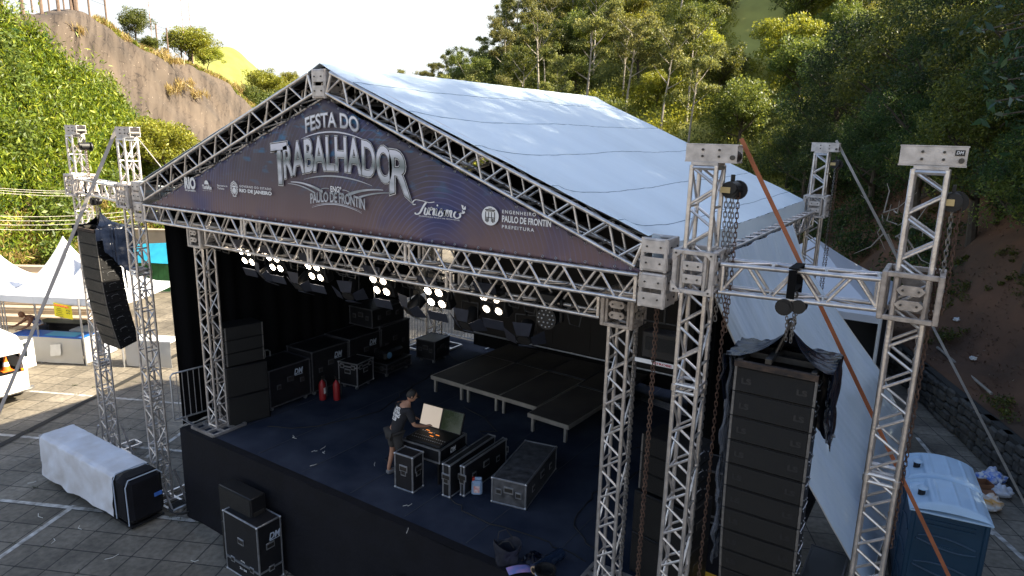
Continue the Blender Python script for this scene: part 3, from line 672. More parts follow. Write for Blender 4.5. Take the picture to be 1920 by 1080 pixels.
# ---- stone retaining wall with coping
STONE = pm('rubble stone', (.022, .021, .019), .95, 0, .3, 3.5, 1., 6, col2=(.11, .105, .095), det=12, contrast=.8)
sw = thing('stone_wall', 'dark rubble stone retaining wall along the foot of the right bank', 'wall', tuple(W0), world=True)
mb = MB(); rs = random.Random(2); t_ = -20
while t_ < 34:
    z = 0
    lw = rs.uniform(.28, .5)
    while z < 1.0:
        hh = rs.uniform(.16, .3); hh = min(hh, 1.12-z); c = W0+WU*(t_+lw/2)+WN*(.1+rs.uniform(-.03, .03))
        mb.box(c.x, c.y, z+hh/2, lw-.02, .3, hh-.02, rz=math.atan2(WU.y, WU.x)+rs.uniform(-.05, .05), c=.05); z += hh
    t_ += lw
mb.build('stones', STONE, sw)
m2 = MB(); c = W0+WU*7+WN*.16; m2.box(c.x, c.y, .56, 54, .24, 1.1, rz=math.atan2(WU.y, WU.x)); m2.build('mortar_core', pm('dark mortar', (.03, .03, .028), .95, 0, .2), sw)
# ================================================================== TRUSS WORK
def truss_mb(p0, p1, w=.29, r=.025, lr=.0155, pitch=.24, xdir=None, ends=True, joints=(), phase=0, hf=(1, 3)):
    """box truss: four chords and zigzag lacing on four faces"""
    p0 = Vector(p0); p1 = Vector(p1); z = (p1-p0).normalized(); L = (p1-p0).length
    x = Vector(xdir) if xdir else Vector((0, 0, 1)).cross(z); x = (x-z*x.dot(z)).normalized(); y = z.cross(x); h = w/2
    c = [x*a*h+y*b*h for a, b in ((-1, -1), (1, -1), (1, 1), (-1, 1))]
    CH = MB(); LA = MB()
    for k in c: CH.tube(p0+k, p1+k, r, 10)
    n = max(2, round(L/pitch)); st = L/n
    for f in range(4):
        a, b = c[f], c[(f+1) % 4]; ph = phase
        if f in hf:
            k2 = max(1, n//2); s2 = L/k2
            for i in range(k2):
                LA.tube(p0+z*(i*s2)+a, p0+z*(i*s2)+b, lr, 7, cap=False); A, B = (a, b) if i % 2 else (b, a); LA.tube(p0+z*(i*s2+.02)+A, p0+z*((i+1)*s2-.02)+B, lr*.9, 7, cap=False)
            continue
        for i in range(n):
            s0 = i*st+.018; s1 = (i+1)*st-.018
            A, B = (a, b) if (i+ph+(f > 1)) % 2 == 0 else (b, a)
            LA.tube(p0+z*s0+A, p0+z*s1+B, lr, 7, cap=False)
    pts = ([.025, L-.025] if ends else [])+[j+d for j in joints for d in (-.04, .04)]
    for s in pts:
        for f in range(4): LA.tube(p0+z*s+c[f], p0+z*s+c[(f+1) % 4], r*.9, 8, cap=False)
    for j in joints:
        for k in c: CH.tube(p0+z*(j-.035)+k, p0+z*(j+.035)+k, r*1.35, 10)
    return CH, LA
def truss_parts(t, *a, **k):
    CH, LA = truss_mb(*a, **k); CH.build('chords', ALU, t); LA.build('lacing', ALU, t)
def plate(mb, c, wd, h, ux, un, th=.014, chamfer=.0, bolts=2, bm=None):
    """a flat casting with bolt heads: centre c, width along ux, facing un"""
    ux = Vector(ux); un = Vector(un); uy = un.cross(ux); a, b, k = wd/2, h/2, chamfer
    poly = [(-a, -b), (a, -b), (a, b), (-a, b)] if not k else [(-a+k, -b), (a-k, -b), (a, -b+k), (a, b-k), (a-k, b), (-a+k, b), (-a, b-k), (-a, -b+k)]
    M = Matrix(((ux.x, uy.x, un.x, c[0]), (ux.y, uy.y, un.y, c[1]), (ux.z, uy.z, un.z, c[2]), (0, 0, 0, 1)))
    mb.prism(poly, th, M)
    if bm is not None and bolts:
        for sx in (-.28, .28) if bolts == 2 else (0,): bm.tube(M @ Vector((sx*wd, 0, th)), M @ Vector((sx*wd, 0, th+.012)), .011, 6)
def sleeve(t, c, w, h, mat=ALUD, gus=True, tw=.15, cham=0.0):
    """open cube frame round a mast with gusset and face plates; one part with its plates as sub-parts"""
    x, y, z = c; a = w/2; b = h/2; q = .048; mb = MB()
    for sx in (-1, 1):
        for sy in (-1, 1): mb.box(x+sx*(a-q/2), y+sy*(a-q/2), z, q, q, h, c=.008)
        for sz in (-1, 1):
            mb.box(x+sx*(a-q/2), y, z+sz*(b-q/2), q*.98, w-2*q, q*.98, c=.006); mb.box(x, y+sx*(a-q/2), z+sz*(b-q/2), w-2*q, q*.98, q*.98, c=.006)
    for sx in (-1, 1):
        for sy in (-1, 1):
            mb.tube((x+sx*tw*.95, y+sy*(a-.03), z-b+q), (x+sx*tw*.95, y+sy*(a-.03), z+b-q), .02, 8)
            mb.tube((x+sx*(a-.03), y+sy*tw*.95, z-b+q), (x+sx*(a-.03), y+sy*tw*.95, z+b-q), .02, 8)
    o = mb.build('sleeve_block', mat, t)
    g = w*.26
    for ux, un in (((1, 0, 0), (0, -1, 0)), ((-1, 0, 0), (0, 1, 0)), ((0, 1, 0), (1, 0, 0)), ((0, -1, 0), (-1, 0, 0))):
        pm_ = MB(); bo = MB(); ux = Vector(ux); un = Vector(un); f = Vector(c)+un*(a+.002)
        for sz in (-1, 1): plate(pm_, f-un*.02+Vector((0, 0, sz*h*.15)), w*.46, h*.2, ux, un, .02, cham, 2, bo)
        if gus:
            for sx in (-1, 1):
                for sz in (-1, 1):
                    p = f+ux*sx*(a-.006)+Vector((0, 0, sz*(b-.006))); e1_ = -ux*sx*g; e2_ = Vector((0, 0, -sz*g))
                    tri = [p, p+e1_, p+e1_*.85+e2_*.02, p+e1_*.1+e2_*.9, p+e2_]
                    tri = [p, p+e1_, p+e2_]
                    if (e1_.cross(e2_)).dot(un) < 0: tri.reverse()
                    vs = tri+[v+un*.008 for v in tri]; pm_.add(vs, [(2, 1, 0), (3, 4, 5), (0, 1, 4, 3), (1, 2, 5, 4), (2, 0, 3, 5)])
                    q_ = p+(e1_+e2_)*.27; bo.tube(q_+un*.008, q_+un*.02, .011, 6)
        pm_.build('gusset_plate', mat, o); bo.build('bolt', BOLT, o)
    return o
def header(t, c, L, h=.17, d=.30, off=0., dm=False):
    x, y, z = c; mb = MB(); x += off
    for sy in (-1, 1):
        mb.box(x, y+sy*(d/2-.006), z, L, .012, h, c=.003); mb.box(x, y+sy*(d/2-.03), z+h/2, L+.01, .06, .012); mb.box(x, y+sy*(d/2-.03), z-h/2, L+.01, .06, .012)
    mb.box(x-off, y, z-h/2-.02, .27, .26, .03)
    o = mb.build('header_block', ALUD, t); b = MB()
    for sy in (-1, 1):
        for sx in (-.16*L, .16*L):
            for sz in (-.03, .035): b.tube((x+sx, y+sy*d/2, z+sz), (x+sx, y+sy*(d/2+.014), z+sz), .013, 6)
        b.tube((x+L*.42, y+sy*d/2, z-.035), (x+L*.42, y+sy*(d/2+.02), z-.035), .024, 10)
    b.build('bolt', BOLT, o)
    p = MB(); p.tube((x+L*.40, y-d/2+.02, z-.03), (x+L*.40, y+d/2-.02, z-.03), .055, 14); p.build('pulley', BOLT, o)
    if dm:
        m = MB(); m.box(x+L*.385, y-d/2-.003, z+.032, L*.14, .004, .05); m.build('maker_plate', BLACK, o)
        m = MB(); text_to(m, 'DM', flat_fn((x+L*.385, y-d/2-.0065, z+.034), (1, 0, 0), (0, 0, 1), L*.10, .026), .02, shear=.2); m.build('lettering', LETW, o)
def outrigger(t, x, y, L=.62):
    m = MB()
    for s in (-1, 1):
        m.bar((x-L, y+s*.17, .06), (x+L, y+s*.17, .06), .05, .05); m.bar((x+s*.17, y-L, .061), (x+s*.17, y+L, .061), .05, .05)
        m.bar((x-L, y+s*.17, .06), (x-.2, y+s*.17, .75), .035, .035); m.bar((x+L, y-s*.17, .06), (x+.2, y-s*.17, .75), .035, .035)
    for a, b in ((L, 0), (-L, 0), (0, L), (0, -L)): m.tube((x+a, y+b, 0), (x+a, y+b, .06), .05, 10)
    for s in (-1, 1): m.bar((x-.17, y+s*L, .061), (x+.17, y+s*L, .061), .05, .05); m.bar((x+s*L, y-.17, .0605), (x+s*L, y+.17, .0605), .05, .05)
    m.build('outrigger_base', ALU, t)
ZS = 6.57; ZT = 7.66
def tower(name, x, y, label, w=.250, sw=.44, sh=.46, zt=ZT, hl=.52, hoff=.05, dm=False, z0=.06, joints=(2.6, 5.2), cham=0., zs=ZS, mat=ALUD, gus=True, base=True):
    t = thing(name, label, 'tower', (x, y, 0), world=True)
    truss_parts(t, (x, y, z0), (x, y, zt), w=w, xdir=(1, 0, 0), joints=joints, pitch=.212)
    sleeve(t, (x, y, zs), sw, sh, mat=mat, gus=gus, tw=w/2, cham=cham)
    header(t, (x, y, zt+.12), hl, off=hoff, dm=dm, d=.20)
    if base: outrigger(t, x, y)
    return t
TL = tower('roof_tower', 0, 0, 'front left roof tower, an aluminium box truss whose sleeve carries the left rafter', joints=(2.35, 5.0))
TR = tower('roof_tower', 11.2, 0, 'front right roof tower, aluminium box truss with gusseted sleeve where the right rafter ends')
TB = tower('roof_tower', 10.9, 8.42, 'rear right roof tower standing behind the corner of the white roof', joints=(2.6, 5.2))
OL = tower('speaker_tower', -3.13, .5, 'outermost left aluminium tower, left of the hanging black speaker column', w=.25, sw=.48, sh=.48, zt=ZT, gus=False, joints=(2.3, 4.6))
OR = tower('speaker_tower', 13.14, .32, 'outermost right aluminium tower with open cube sleeve and marked header plate', w=.265, sw=.50, sh=.46, zt=ZT+.04, hl=.52, hoff=.0, dm=True, cham=.04, gus=False, mat=ALUB, joints=(2.3, 4.6), zs=ZS-.03)
def base_square(t, x, y, z, L=.36):
    m = MB()
    for s in (-1, 1):
        for k in (L, .12):
            m.bar((x-L, y+s*k, z+.03), (x+L, y+s*k, z+.03), .05, .05); m.bar((x+s*k, y-L, z+.032), (x+s*k, y+L, z+.032), .05, .05)
    m.build('floor_frame', ALU, t)
SF = 1.969
for x, y, nm, lb in ((1.5, .47, 'stage_tower', 'slim aluminium tower on the left front of the stage holding the lamp truss'), (10.17, .47, 'stage_tower', 'slim aluminium tower on the right front of the stage with a stained octagonal plated block')):
    t = thing(nm, lb, 'tower', (x, y, SF), world=True)
    truss_parts(t, (x, y, SF+.06), (x, y, 5.7), w=.25, xdir=(1, 0, 0), joints=(), pitch=.212)
    sleeve(t, (x, y, 5.90), .43, .44, mat=ALUB if x > 5 else ALUD, gus=False, cham=.03); base_square(t, x, y, SF)
t = thing('stage_tower', 'dark aluminium tower at the back left corner inside the stage', 'tower', (1.62, 7.1, SF), world=True)
truss_parts(t, (1.62, 7.1, SF+.06), (1.62, 7.1, 6.3), xdir=(1, 0, 0), pitch=.22); base_square(t, 1.62, 7.1, SF, .55)

def beam(name, p, q, label, joints=(), blocks=(), **k):
    t = thing(name, label, 'truss', tuple(p), world=True); truss_parts(t, p, q, xdir=k.pop('xdir', (0, 1, 0)), joints=joints, **k); return t
def node_block(t, c, sx=.30, sy=.34, sz=.38, name='corner_block', mat=ALUD):
    x, y, z = c; m = MB(); q = .045
    for ax in (-1, 1):
        for ay in (-1, 1): m.tube((x+ax*(sx/2-.02), y+ay*(sy/2-.02), z-sz/2), (x+ax*(sx/2-.02), y+ay*(sy/2-.02), z+sz/2), .024, 8)
        for az in (-1, 1):
            m.tube((x-sx/2, y+ax*(sy/2-.02), z+az*(sz/2-.02)), (x+sx/2, y+ax*(sy/2-.02), z+az*(sz/2-.02)), .022, 8); m.tube((x+ax*(sx/2-.02), y-sy/2, z+az*(sz/2-.02)), (x+ax*(sx/2-.02), y+sy/2, z+az*(sz/2-.02)), .022, 8)
    o = m.build(name, mat, t); p = MB(); b = MB()
    for ux, un, ww in (((1, 0, 0), (0, -1, 0), sx), ((0, 1, 0), (1, 0, 0), sy), ((-1, 0, 0), (0, 1, 0), sx), ((0, -1, 0), (-1, 0, 0), sy)):
        un = Vector(un); hw = (sy if un.y else sx)/2
        for sg in (-1, 1): plate(p, Vector(c)+un*(hw-.004)+Vector((0, 0, sg*sz*.245)), ww*.92, sz*.36, ux, un, .012, 0, 2, b)
    p.build('cover_plate', mat, o); b.build('bolt', BOLT, o); return o
ZB = 6.305
t = beam('front_truss', (.62, 0, ZB), (10.58, 0, ZB), 'long horizontal front truss under the printed banner, spanning between the roof towers', joints=(3.0, 6.6), pitch=.245, hf=(0, 2))
node_block(t, (.46, 0, ZB)); node_block(t, (10.75, 0, ZB+.0))
t = beam('lamp_truss', (1.76, .47, 5.90), (9.92, .47, 5.90), 'lower horizontal truss just behind the front truss carrying the stage lamps', joints=(2.9, 5.8), pitch=.245, hf=(0, 2))
RZ = 8.555
def rafter(y, side, label, front=False):
    s = 1 if side == 'r' else -1; dz = 0 if front else -.26; a = Vector((5.6+s*.17, y, RZ+dz*.6)); b = Vector((5.6+s*4.99, y, ZB+.37+dz)); t = thing('roof_rafter', label, 'truss', tuple(b), world=True)
    truss_parts(t, b, a, xdir=(0, 1, 0), pitch=.25, joints=(), hf=(0, 2))
    if front: node_block(t, (5.6+s*5.15, y, ZB+.37+.02), sz=.36)
    return t
rafter(0, 'l', 'left sloping front rafter of the roof gable above the banner', True); rafter(0, 'r', 'right sloping front rafter of the roof gable above the banner', True)
for y, nm in ((4.15, 'middle'), (8.3, 'rear')):
    for sd in 'lr': rafter(y, sd, '%s %s rafter in the dark under the white roof' % (nm, 'left' if sd == 'l' else 'right'))
t = thing('ridge_truss', 'ridge truss running back from the plated peak block of the gable', 'truss', (5.6, 0, RZ), world=True)
truss_parts(t, (5.6, .2, RZ-.1), (5.6, 8.3, RZ-.1), xdir=(1, 0, 0)); o = node_block(t, (5.6, 0, RZ-.01), .27, .34, .40, 'peak_block')
for x, lb in ((.46, 'left eave truss running back under the white roof'), (10.75, 'right eave truss running back behind the white valance')):
    t = thing('eave_truss', lb, 'truss', (x, 0, ZB), world=True); truss_parts(t, (x, .2, ZB), (x, 8.3, ZB), xdir=(1, 0, 0))
t = thing('rear_truss', 'rear cross truss inside the dark back of the stage roof', 'truss', (.6, 8.3, ZB), world=True); truss_parts(t, (.6, 8.3, ZB), (10.6, 8.3, ZB), xdir=(0, 1, 0))
beam('wing_truss', (-2.9, .46, ZS), (-.22, .06, ZS), 'short left wing truss carrying the left hanging speaker column', pitch=.25, xdir=(0, 1, 0), hf=(0, 2))
beam('wing_truss', (11.43, .04, ZS-.04), (12.89, .26, ZS-.04), 'short right wing truss wrapped by a black sling that carries the right hanging speaker column', pitch=.25, xdir=(0, 1, 0), hf=(0, 2))

# ------------------------------------------------------------------ roof membrane
ROOFM = pm('white membrane tinted shade blue', (.60, .71, .79), .42, 0, .08, .6, .25, 6, col2=(.74, .85, .92), det=12, stretch=(.45, 1.6, 1))  # blue of open shade mixed into the white membrane's base colour
SEAM = pm('dark membrane seam', (.16, .24, .32), .7, 0, .1)
EX = 10.66; EZ = 6.67; PZ = 8.80
def roof_pt(u, v, s):
    x = 5.6+s*(EX-5.6)*u; y = -.13+8.61*v; z = PZ+(EZ-PZ)*u
    bay = abs(math.sin(math.pi*(v*2))); z -= .035*bay*math.sin(math.pi*min(1, u*1.02))
    z += .012*noise.noise(Vector((x*1.2, y*.6, 3))); z += .006*noise.noise(Vector((x*6+y*3, y*1.5, 1)))
    z += .02*math.exp(-((u-.0)/.03)**2)+.215*u*math.exp(-max(0, y)/.55)+.006*noise.noise(Vector((x*.7, y*7, 8)))+.005*noise.noise(Vector((x*4+y, y*.8, 4)))
    return (x, y, z)
rt = thing('roof_canopy', 'pale weathered roof canopy stretched over the ridge and eaves of the stage', 'canopy', (5.6, 4.2, 6.4), world=True)
for s in (1, -1):
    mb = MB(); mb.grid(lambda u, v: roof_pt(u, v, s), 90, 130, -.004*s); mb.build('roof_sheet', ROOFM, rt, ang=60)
    mb = MB()
    def val(u, v, s=s):
        x, y, z = roof_pt(1, u, s); k = v
        return (x+s*(.035+.03*math.sin(k*1.5)+.012*noise.noise(Vector((y*2.2, k*2, s)))), y, z+.012-k*.27-.012*abs(math.sin(y*4.3))*k)
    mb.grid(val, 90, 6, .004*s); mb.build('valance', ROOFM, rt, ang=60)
    mb = MB()
    for u0 in (.13, .33, .54, .76, .93):
        mb.path([Vector(roof_pt(u0+.003*math.sin(v*40)*.5, v, s))+Vector((0, 0, .004)) for v in (i/60 for i in range(61))], .006, 4)
    mb.build('seam', SEAM, rt)
mb = MB()
mb.path([Vector(roof_pt(1, v, 1))+Vector((.065, 0, -.275)) for v in (i/40 for i in range(41))], .012, 6); mb.build('edge_rope', WHITEP, rt)
mb = MB()
for i in range(1, 40):
    p = Vector(roof_pt(1, i/40, 1))+Vector((.07, 0, -.28)); mb.torus(p, .03, .006, n=8, m=4); mb.tube(p+Vector((0, 0, -.02)), p+Vector((-.06, 0, -.09)), .005, 4)
mb.build('lacing_loop', WHITEP, rt)

# side sheet on the right
SIDEM = pm('white side sheet', (.60, .74, .90), .5, 0, .08, .6, .5, 3.5, col2=(.72, .84, .95), det=8, stretch=(1, 2.6, .35))  # white sheet; the bluish cast of open shade is in its colour
FE = [(6.46, 11.0, .75), (4.4, 11.5, 2.35), (2.5, 12.15, 3.7), (.75, 12.82, 4.9), (.12, 13.05, 5.4)]; BE = [(6.46, 10.98, 5.7), (5.8, 11.2, 5.9), (5.1, 11.65, 6.2), (3.4, 12.6, 7.8), (1.6, 13.05, 10.4), (.12, 13.2, 13.6)]
def side_pt(u, v):     # u along, v down
    z = 6.46-6.34*v; ip = lambda T, k: float(np.interp(z, [q[0] for q in reversed(T)], [q[k] for q in reversed(T)]))
    a = np.array([ip(FE, 1), ip(FE, 2), z]); b = np.array([ip(BE, 1), ip(BE, 2), z])
    p = a+(b-a)*u; wv = math.sin(v*math.pi*.95)
    fold = .05*math.sin((u*17-v*3.2)*2)*(.35+.65*(1-v))+.03*noise.noise(Vector((u*16-v*4, v*1.5, 0)))+.035*noise.noise(Vector((u*42-v*9, v*1.2, 5)))+.018*noise.noise(Vector((u*90-v*16, v*1.6, 9)))
    p[0] += -.20*wv*math.sin(math.pi*u)*.8+fold*.45
    return tuple(p)
t = thing('side_sheet', 'large white side sheet hanging from the right eave and stretched out to the ground', 'tarpaulin', (12, 6, 0), world=True)
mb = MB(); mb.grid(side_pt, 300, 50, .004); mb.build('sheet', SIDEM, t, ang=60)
mb = MB(); mb.path([side_pt(0, v/30) for v in range(31)], .012, 5); mb.path([side_pt(u/40, 1) for u in range(41)], .012, 5); mb.path([side_pt(1, v/30) for v in range(31)], .012, 5); mb.build('hem', WHITEP, t)

# ------------------------------------------------------------------ printed gable banner
def banner_mat():
    m = bpy.data.materials.new('printed banner'); m.use_nodes = True; t = m.node_tree; p = t.nodes['Principled BSDF']; p.inputs['Roughness'].default_value = .5
    tc = _n(t, 'ShaderNodeTexCoord'); sx = _n(t, 'ShaderNodeSeparateXYZ'); t.links.new(tc.outputs['Object'], sx.inputs[0])
    # base print: brown violet, more rose towards the bottom edge
    g = _n(t, 'ShaderNodeMapRange'); g.inputs['From Min'].default_value = -.0; g.inputs['From Max'].default_value = 1.3; t.links.new(sx.outputs['Z'], g.inputs[0])
    rp = _n(t, 'ShaderNodeValToRGB'); e = rp.color_ramp.elements; e[0].color = (.160, .098, .100, 1); e[1].color = (.062, .050, .072, 1); e[0].position = 0; e[1].position = .6; t.links.new(g.outputs[0], rp.inputs[0])
    nz = _n(t, 'ShaderNodeTexNoise'); nz.inputs['Scale'].default_value = .75; nz.inputs['Detail'].default_value = 3; t.links.new(tc.outputs['Object'], nz.inputs[0])
    r2 = _n(t, 'ShaderNodeValToRGB'); r2.color_ramp.elements[0].position = .50; r2.color_ramp.elements[1].position = .72; t.links.new(nz.outputs[0], r2.inputs[0])
    bl = _n(t, 'ShaderNodeMix', data_type='RGBA'); t.links.new(r2.outputs[0], bl.inputs[0]); t.links.new(rp.outputs[0], bl.inputs[6]); bl.inputs[7].default_value = (.028, .035, .13, 1)
    # blocks of brighter blue
    mp = _n(t, 'ShaderNodeMapping'); mp.inputs['Scale'].default_value = (1.6, 1, 5); t.links.new(tc.outputs['Object'], mp.inputs[0])
    vz = _n(t, 'ShaderNodeTexNoise'); vz.inputs['Scale'].default_value = 1.6; vz.inputs['Detail'].default_value = 7; t.links.new(mp.outputs[0], vz.inputs[0])
    r3 = _n(t, 'ShaderNodeValToRGB'); r3.color_ramp.elements[0].position = .56; r3.color_ramp.elements[1].position = .66; t.links.new(vz.outputs[0], r3.inputs[0])
    zg = _n(t, 'ShaderNodeMapRange'); zg.inputs['From Min'].default_value = .35; zg.inputs['From Max'].default_value = 1.3; t.links.new(sx.outputs['Z'], zg.inputs[0])
    mm = _n(t, 'ShaderNodeMath', operation='MULTIPLY'); t.links.new(r3.outputs[0], mm.inputs[0]); t.links.new(zg.outputs[0], mm.inputs[1])
    b2 = _n(t, 'ShaderNodeMix', data_type='RGBA'); t.links.new(mm.outputs[0], b2.inputs[0]); t.links.new(bl.outputs[2], b2.inputs[6]); b2.inputs[7].default_value = (.03, .14, .27, 1)
    # contour rings
    wv = _n(t, 'ShaderNodeTexWave', wave_type='RINGS', rings_direction='SPHERICAL'); wv.inputs['Scale'].default_value = 4.6; wv.inputs['Distortion'].default_value = 3.2; wv.inputs['Detail Scale'].default_value = .5; wv.inputs['Detail'].default_value = 1
    mp2 = _n(t, 'ShaderNodeMapping'); mp2.inputs['Location'].default_value = (-2.1, 0, .4); t.links.new(tc.outputs['Object'], mp2.inputs[0]); t.links.new(mp2.outputs[0], wv.inputs[0])
    r4 = _n(t, 'ShaderNodeValToRGB'); r4.color_ramp.elements[0].position = .80; r4.color_ramp.elements[1].position = .97; t.links.new(wv.outputs[0], r4.inputs[0])
    m4 = _n(t, 'ShaderNodeMath', operation='MULTIPLY'); t.links.new(r4.outputs[0], m4.inputs[0])
    n5 = _n(t, 'ShaderNodeTexNoise'); n5.inputs['Scale'].default_value = .9; t.links.new(tc.outputs['Object'], n5.inputs[0]); r5 = _n(t, 'ShaderNodeMapRange'); r5.inputs['From Min'].default_value = .4; r5.inputs['From Max'].default_value = .65; r5.inputs['To Max'].default_value = .36
    t.links.new(n5.outputs[0], r5.inputs[0]); t.links.new(r5.outputs[0], m4.inputs[1])
    b3 = _n(t, 'ShaderNodeMix', data_type='RGBA'); t.links.new(m4.outputs[0], b3.inputs[0]); t.links.new(b2.outputs[2], b3.inputs[6]); b3.inputs[7].default_value = (.15, .16, .36, 1)
    t.links.new(b3.outputs[2], p.inputs['Base Color']); return m
BY = -.105
bt = thing('banner', 'printed dark violet gable banner with silver festival lettering laced into the roof truss', 'banner', (5.65, BY, 6.5), world=True)
BX0, BX1, BXA, BZ0, BZA = .80, 10.66, 5.64, 6.47, 8.36
def ban(u, v):
    zt_l = lambda x: BZ0+(BZA-BZ0)*((x-BX0)/(BXA-BX0) if x < BXA else (BX1-x)/(BX1-BXA))
    x = BX0+(BX1-BX0)*u; h = max(zt_l(x), BZ0+.004); sc = .018*abs(math.sin(u*math.pi*26)); z = BZ0+(h-sc-BZ0)*v if h > BZ0+.1 else BZ0+(h-BZ0)*v
    e = max(0, v-.72)/.28; wr = .020*e*math.sin(u*math.pi*52)*min(1, (h-BZ0)*2)+.006*noise.noise(Vector((x*2, z*2, 0)))+.012*(1-v)**3*math.sin(x*9)
    return (x, BY+wr*.7+.006, z)
mb = MB(); mb.grid(ban, 260, 14, -.003); mb.build('cloth', banner_mat(), bt, ang=180)
# eyelets and lacing cords to the chords
mb = MB(); m2 = MB()
for i in range(1, 52):
    u = i/52
    x, y, z = ban(u, 1); mb.torus((x, y-.01, z-.03), .014, .004, n=8, m=4)
    if .03 < u < .97: m2.torus((x, y-.03, z+.05), .042, .004, n=10, m=4, L=.02)
    x, y, z = ban(u, 0); mb.torus((x, y-.01, z+.035), .014, .004, n=8, m=4); m2.path([(x-.05, y-.02, z+.02), (x, y-.045, z-.01), (x+.05, y-.02, z+.02)], .004, 4)
mb.build('eyelet', GALV, bt); m2.build('tie_cord', BLACK, bt)
CHR = bpy.data.materials.new('silver print'); CHR.use_nodes = True
def chrome():
    t = CHR.node_tree; p = t.nodes['Principled BSDF']; p.inputs['Roughness'].default_value = .5
    tc = _n(t, 'ShaderNodeTexCoord'); sx = _n(t, 'ShaderNodeSeparateXYZ'); t.links.new(tc.outputs['Object'], sx.inputs[0])
    nz = _n(t, 'ShaderNodeTexNoise'); nz.inputs['Scale'].default_value = 2.2; t.links.new(tc.outputs['Object'], nz.inputs[0])
    a = _n(t, 'ShaderNodeMath', operation='MULTIPLY_ADD'); a.inputs[1].default_value = .22; t.links.new(nz.outputs[0], a.inputs[0]); t.links.new(sx.outputs['Z'], a.inputs[2])
    g = _n(t, 'ShaderNodeMapRange'); g.inputs['From Min'].default_value = .45; g.inputs['From Max'].default_value = 1.75; t.links.new(a.outputs[0], g.inputs[0])
    rp = _n(t, 'ShaderNodeValToRGB'); e = rp.color_ramp.elements; e[0].position = 0; e[0].color = (.60, .60, .64, 1); e[1].position = 1; e[1].color = (.8, .8, .84, 1)
    for ps, c in ((.17, (.30, .33, .34)), (.22, (.62, .62, .66)), (.30, (.42, .44, .46)), (.40, (.60, .60, .64)), (.47, (.16, .19, .19)), (.53, (.30, .33, .33)), (.60, (.68, .68, .74)), (.78, (.72, .71, .78)), (.86, (.45, .46, .50)), (.92, (.8, .8, .84))):
        k = e.new(ps); k.color = (*c, 1)
    t.links.new(g.outputs[0], rp.inputs[0]); t.links.new(rp.outputs[0], p.inputs['Base Color'])
chrome()
def bmap(x0, x1, zb, zt, y=0.0):
    """zb, zt: functions of u giving the bottom and top of the line of letters"""
    fb = zb if callable(zb) else (lambda u: zb); ft = zt if callable(zt) else (lambda u: zt)
    return lambda u, v: Vector((x0+(x1-x0)*u, BY-.028-y, fb(u)+(ft(u)-fb(u))*v))
def layered(s, x0, x1, zb, zt, off, name, parent=bt, sp=1.0):
    for mat, o_, y in ((LETW, off*1.9, 0), (DARKP, off*1.45, .003), (CHR, off*.8, .006)):
        mb = MB(); text_to(mb, s, bmap(x0, x1, zb, zt, y), o_, space=sp)
        mb.build(name if mat is CHR else name+'_outline', mat, parent, smooth=False)
par = lambda a, m, b: (lambda u: a*(1-u)*(1-2*u)+m*4*u*(1-u)+b*u*(2*u-1))
layered('FESTA DO', 5.25, 6.34, par(7.86, 7.955, 7.88), par(8.07, 8.15, 8.08), 0.020, 'festival_title')
for sg, x0, x1, zb, zt in (('T', 4.44, 4.80, 7.09, par(7.66, 7.69, 7.70)), ('R', 6.92, 7.26, par(7.10, 7.12, 7.05), par(7.66, 7.64, 7.58))): layered(sg, x0, x1, zb, zt, .024, 'festival_title')
layered('RABALHADO', 4.72, 6.95, par(7.17, 7.345, 7.20), par(7.64, 7.815, 7.67), .022, 'festival_title')
layered('PAULO DE FRONTIN', 5.29, 6.42, par(6.83, 6.885, 6.825), par(6.975, 7.03, 6.975), .016, 'festival_title', sp=.95)
mb = MB(); text_to(mb, 'ENGº', bmap(5.73, 5.95, 7.035, 7.115), .022); mb.build('festival_title', LETW, bt, smooth=False)
mb = MB()
def ribbon(pts, ws, y=.0):
    vs = []
    for i, p in enumerate(pts):
        d = Vector(pts[min(i+1, len(pts)-1)])-Vector(pts[max(i-1, 0)]); d.normalize(); n = Vector((-d.y, d.x)); w_ = ws[i] if isinstance(ws, list) else ws
        vs += [(p[0]+n.x*w_/2, BY-.03-y, p[1]+n.y*w_/2), (p[0]-n.x*w_/2, BY-.03-y, p[1]-n.y*w_/2)]
    mb.add(vs, [(2*i, 2*i+1, 2*i+3, 2*i+2) for i in range(len(pts)-1)])
def arc(a, m, b, n=24): f = par(a[1], m, b[1]); return [(a[0]+(b[0]-a[0])*i/n, f(i/n)) for i in range(n+1)]
tp = lambda w_, n=24: [w_*(.15+.85*math.sin(math.pi*i/n)) for i in range(n+1)]
ribbon(arc((5.14, 7.77), 7.885, (6.5, 7.77)), tp(.022)); ribbon(arc((5.16, 7.18), 7.262, (6.57, 7.17)), tp(.022))
ribbon(arc((5.31, 6.77), 6.855, (6.36, 6.77)), tp(.014)); ribbon(arc((5.31, 6.79), 6.872, (6.36, 6.79)), tp(.008))
ribbon(arc((4.86, 7.125), 7.11, (5.56, 7.02)), [.012+.03*i/24 for i in range(25)]); ribbon(arc((4.79, 7.095), 7.075, (5.40, 6.99)), [.006+.02*i/24 for i in range(25)])
ribbon(arc((6.10, 7.02), 7.10, (6.78, 7.125)), [.045-.035*i/24 for i in range(25)]); ribbon(arc((6.30, 6.99), 7.065, (6.93, 7.095)), [.028-.02*i/24 for i in range(25)])
ribbon(arc((5.50, 7.045), 7.075, (5.70, 7.075), 8), .01); ribbon(arc((5.98, 7.075), 7.07, (6.14, 7.045), 8), .01)
mb.build('festival_emblem', CHR, bt, smooth=False)
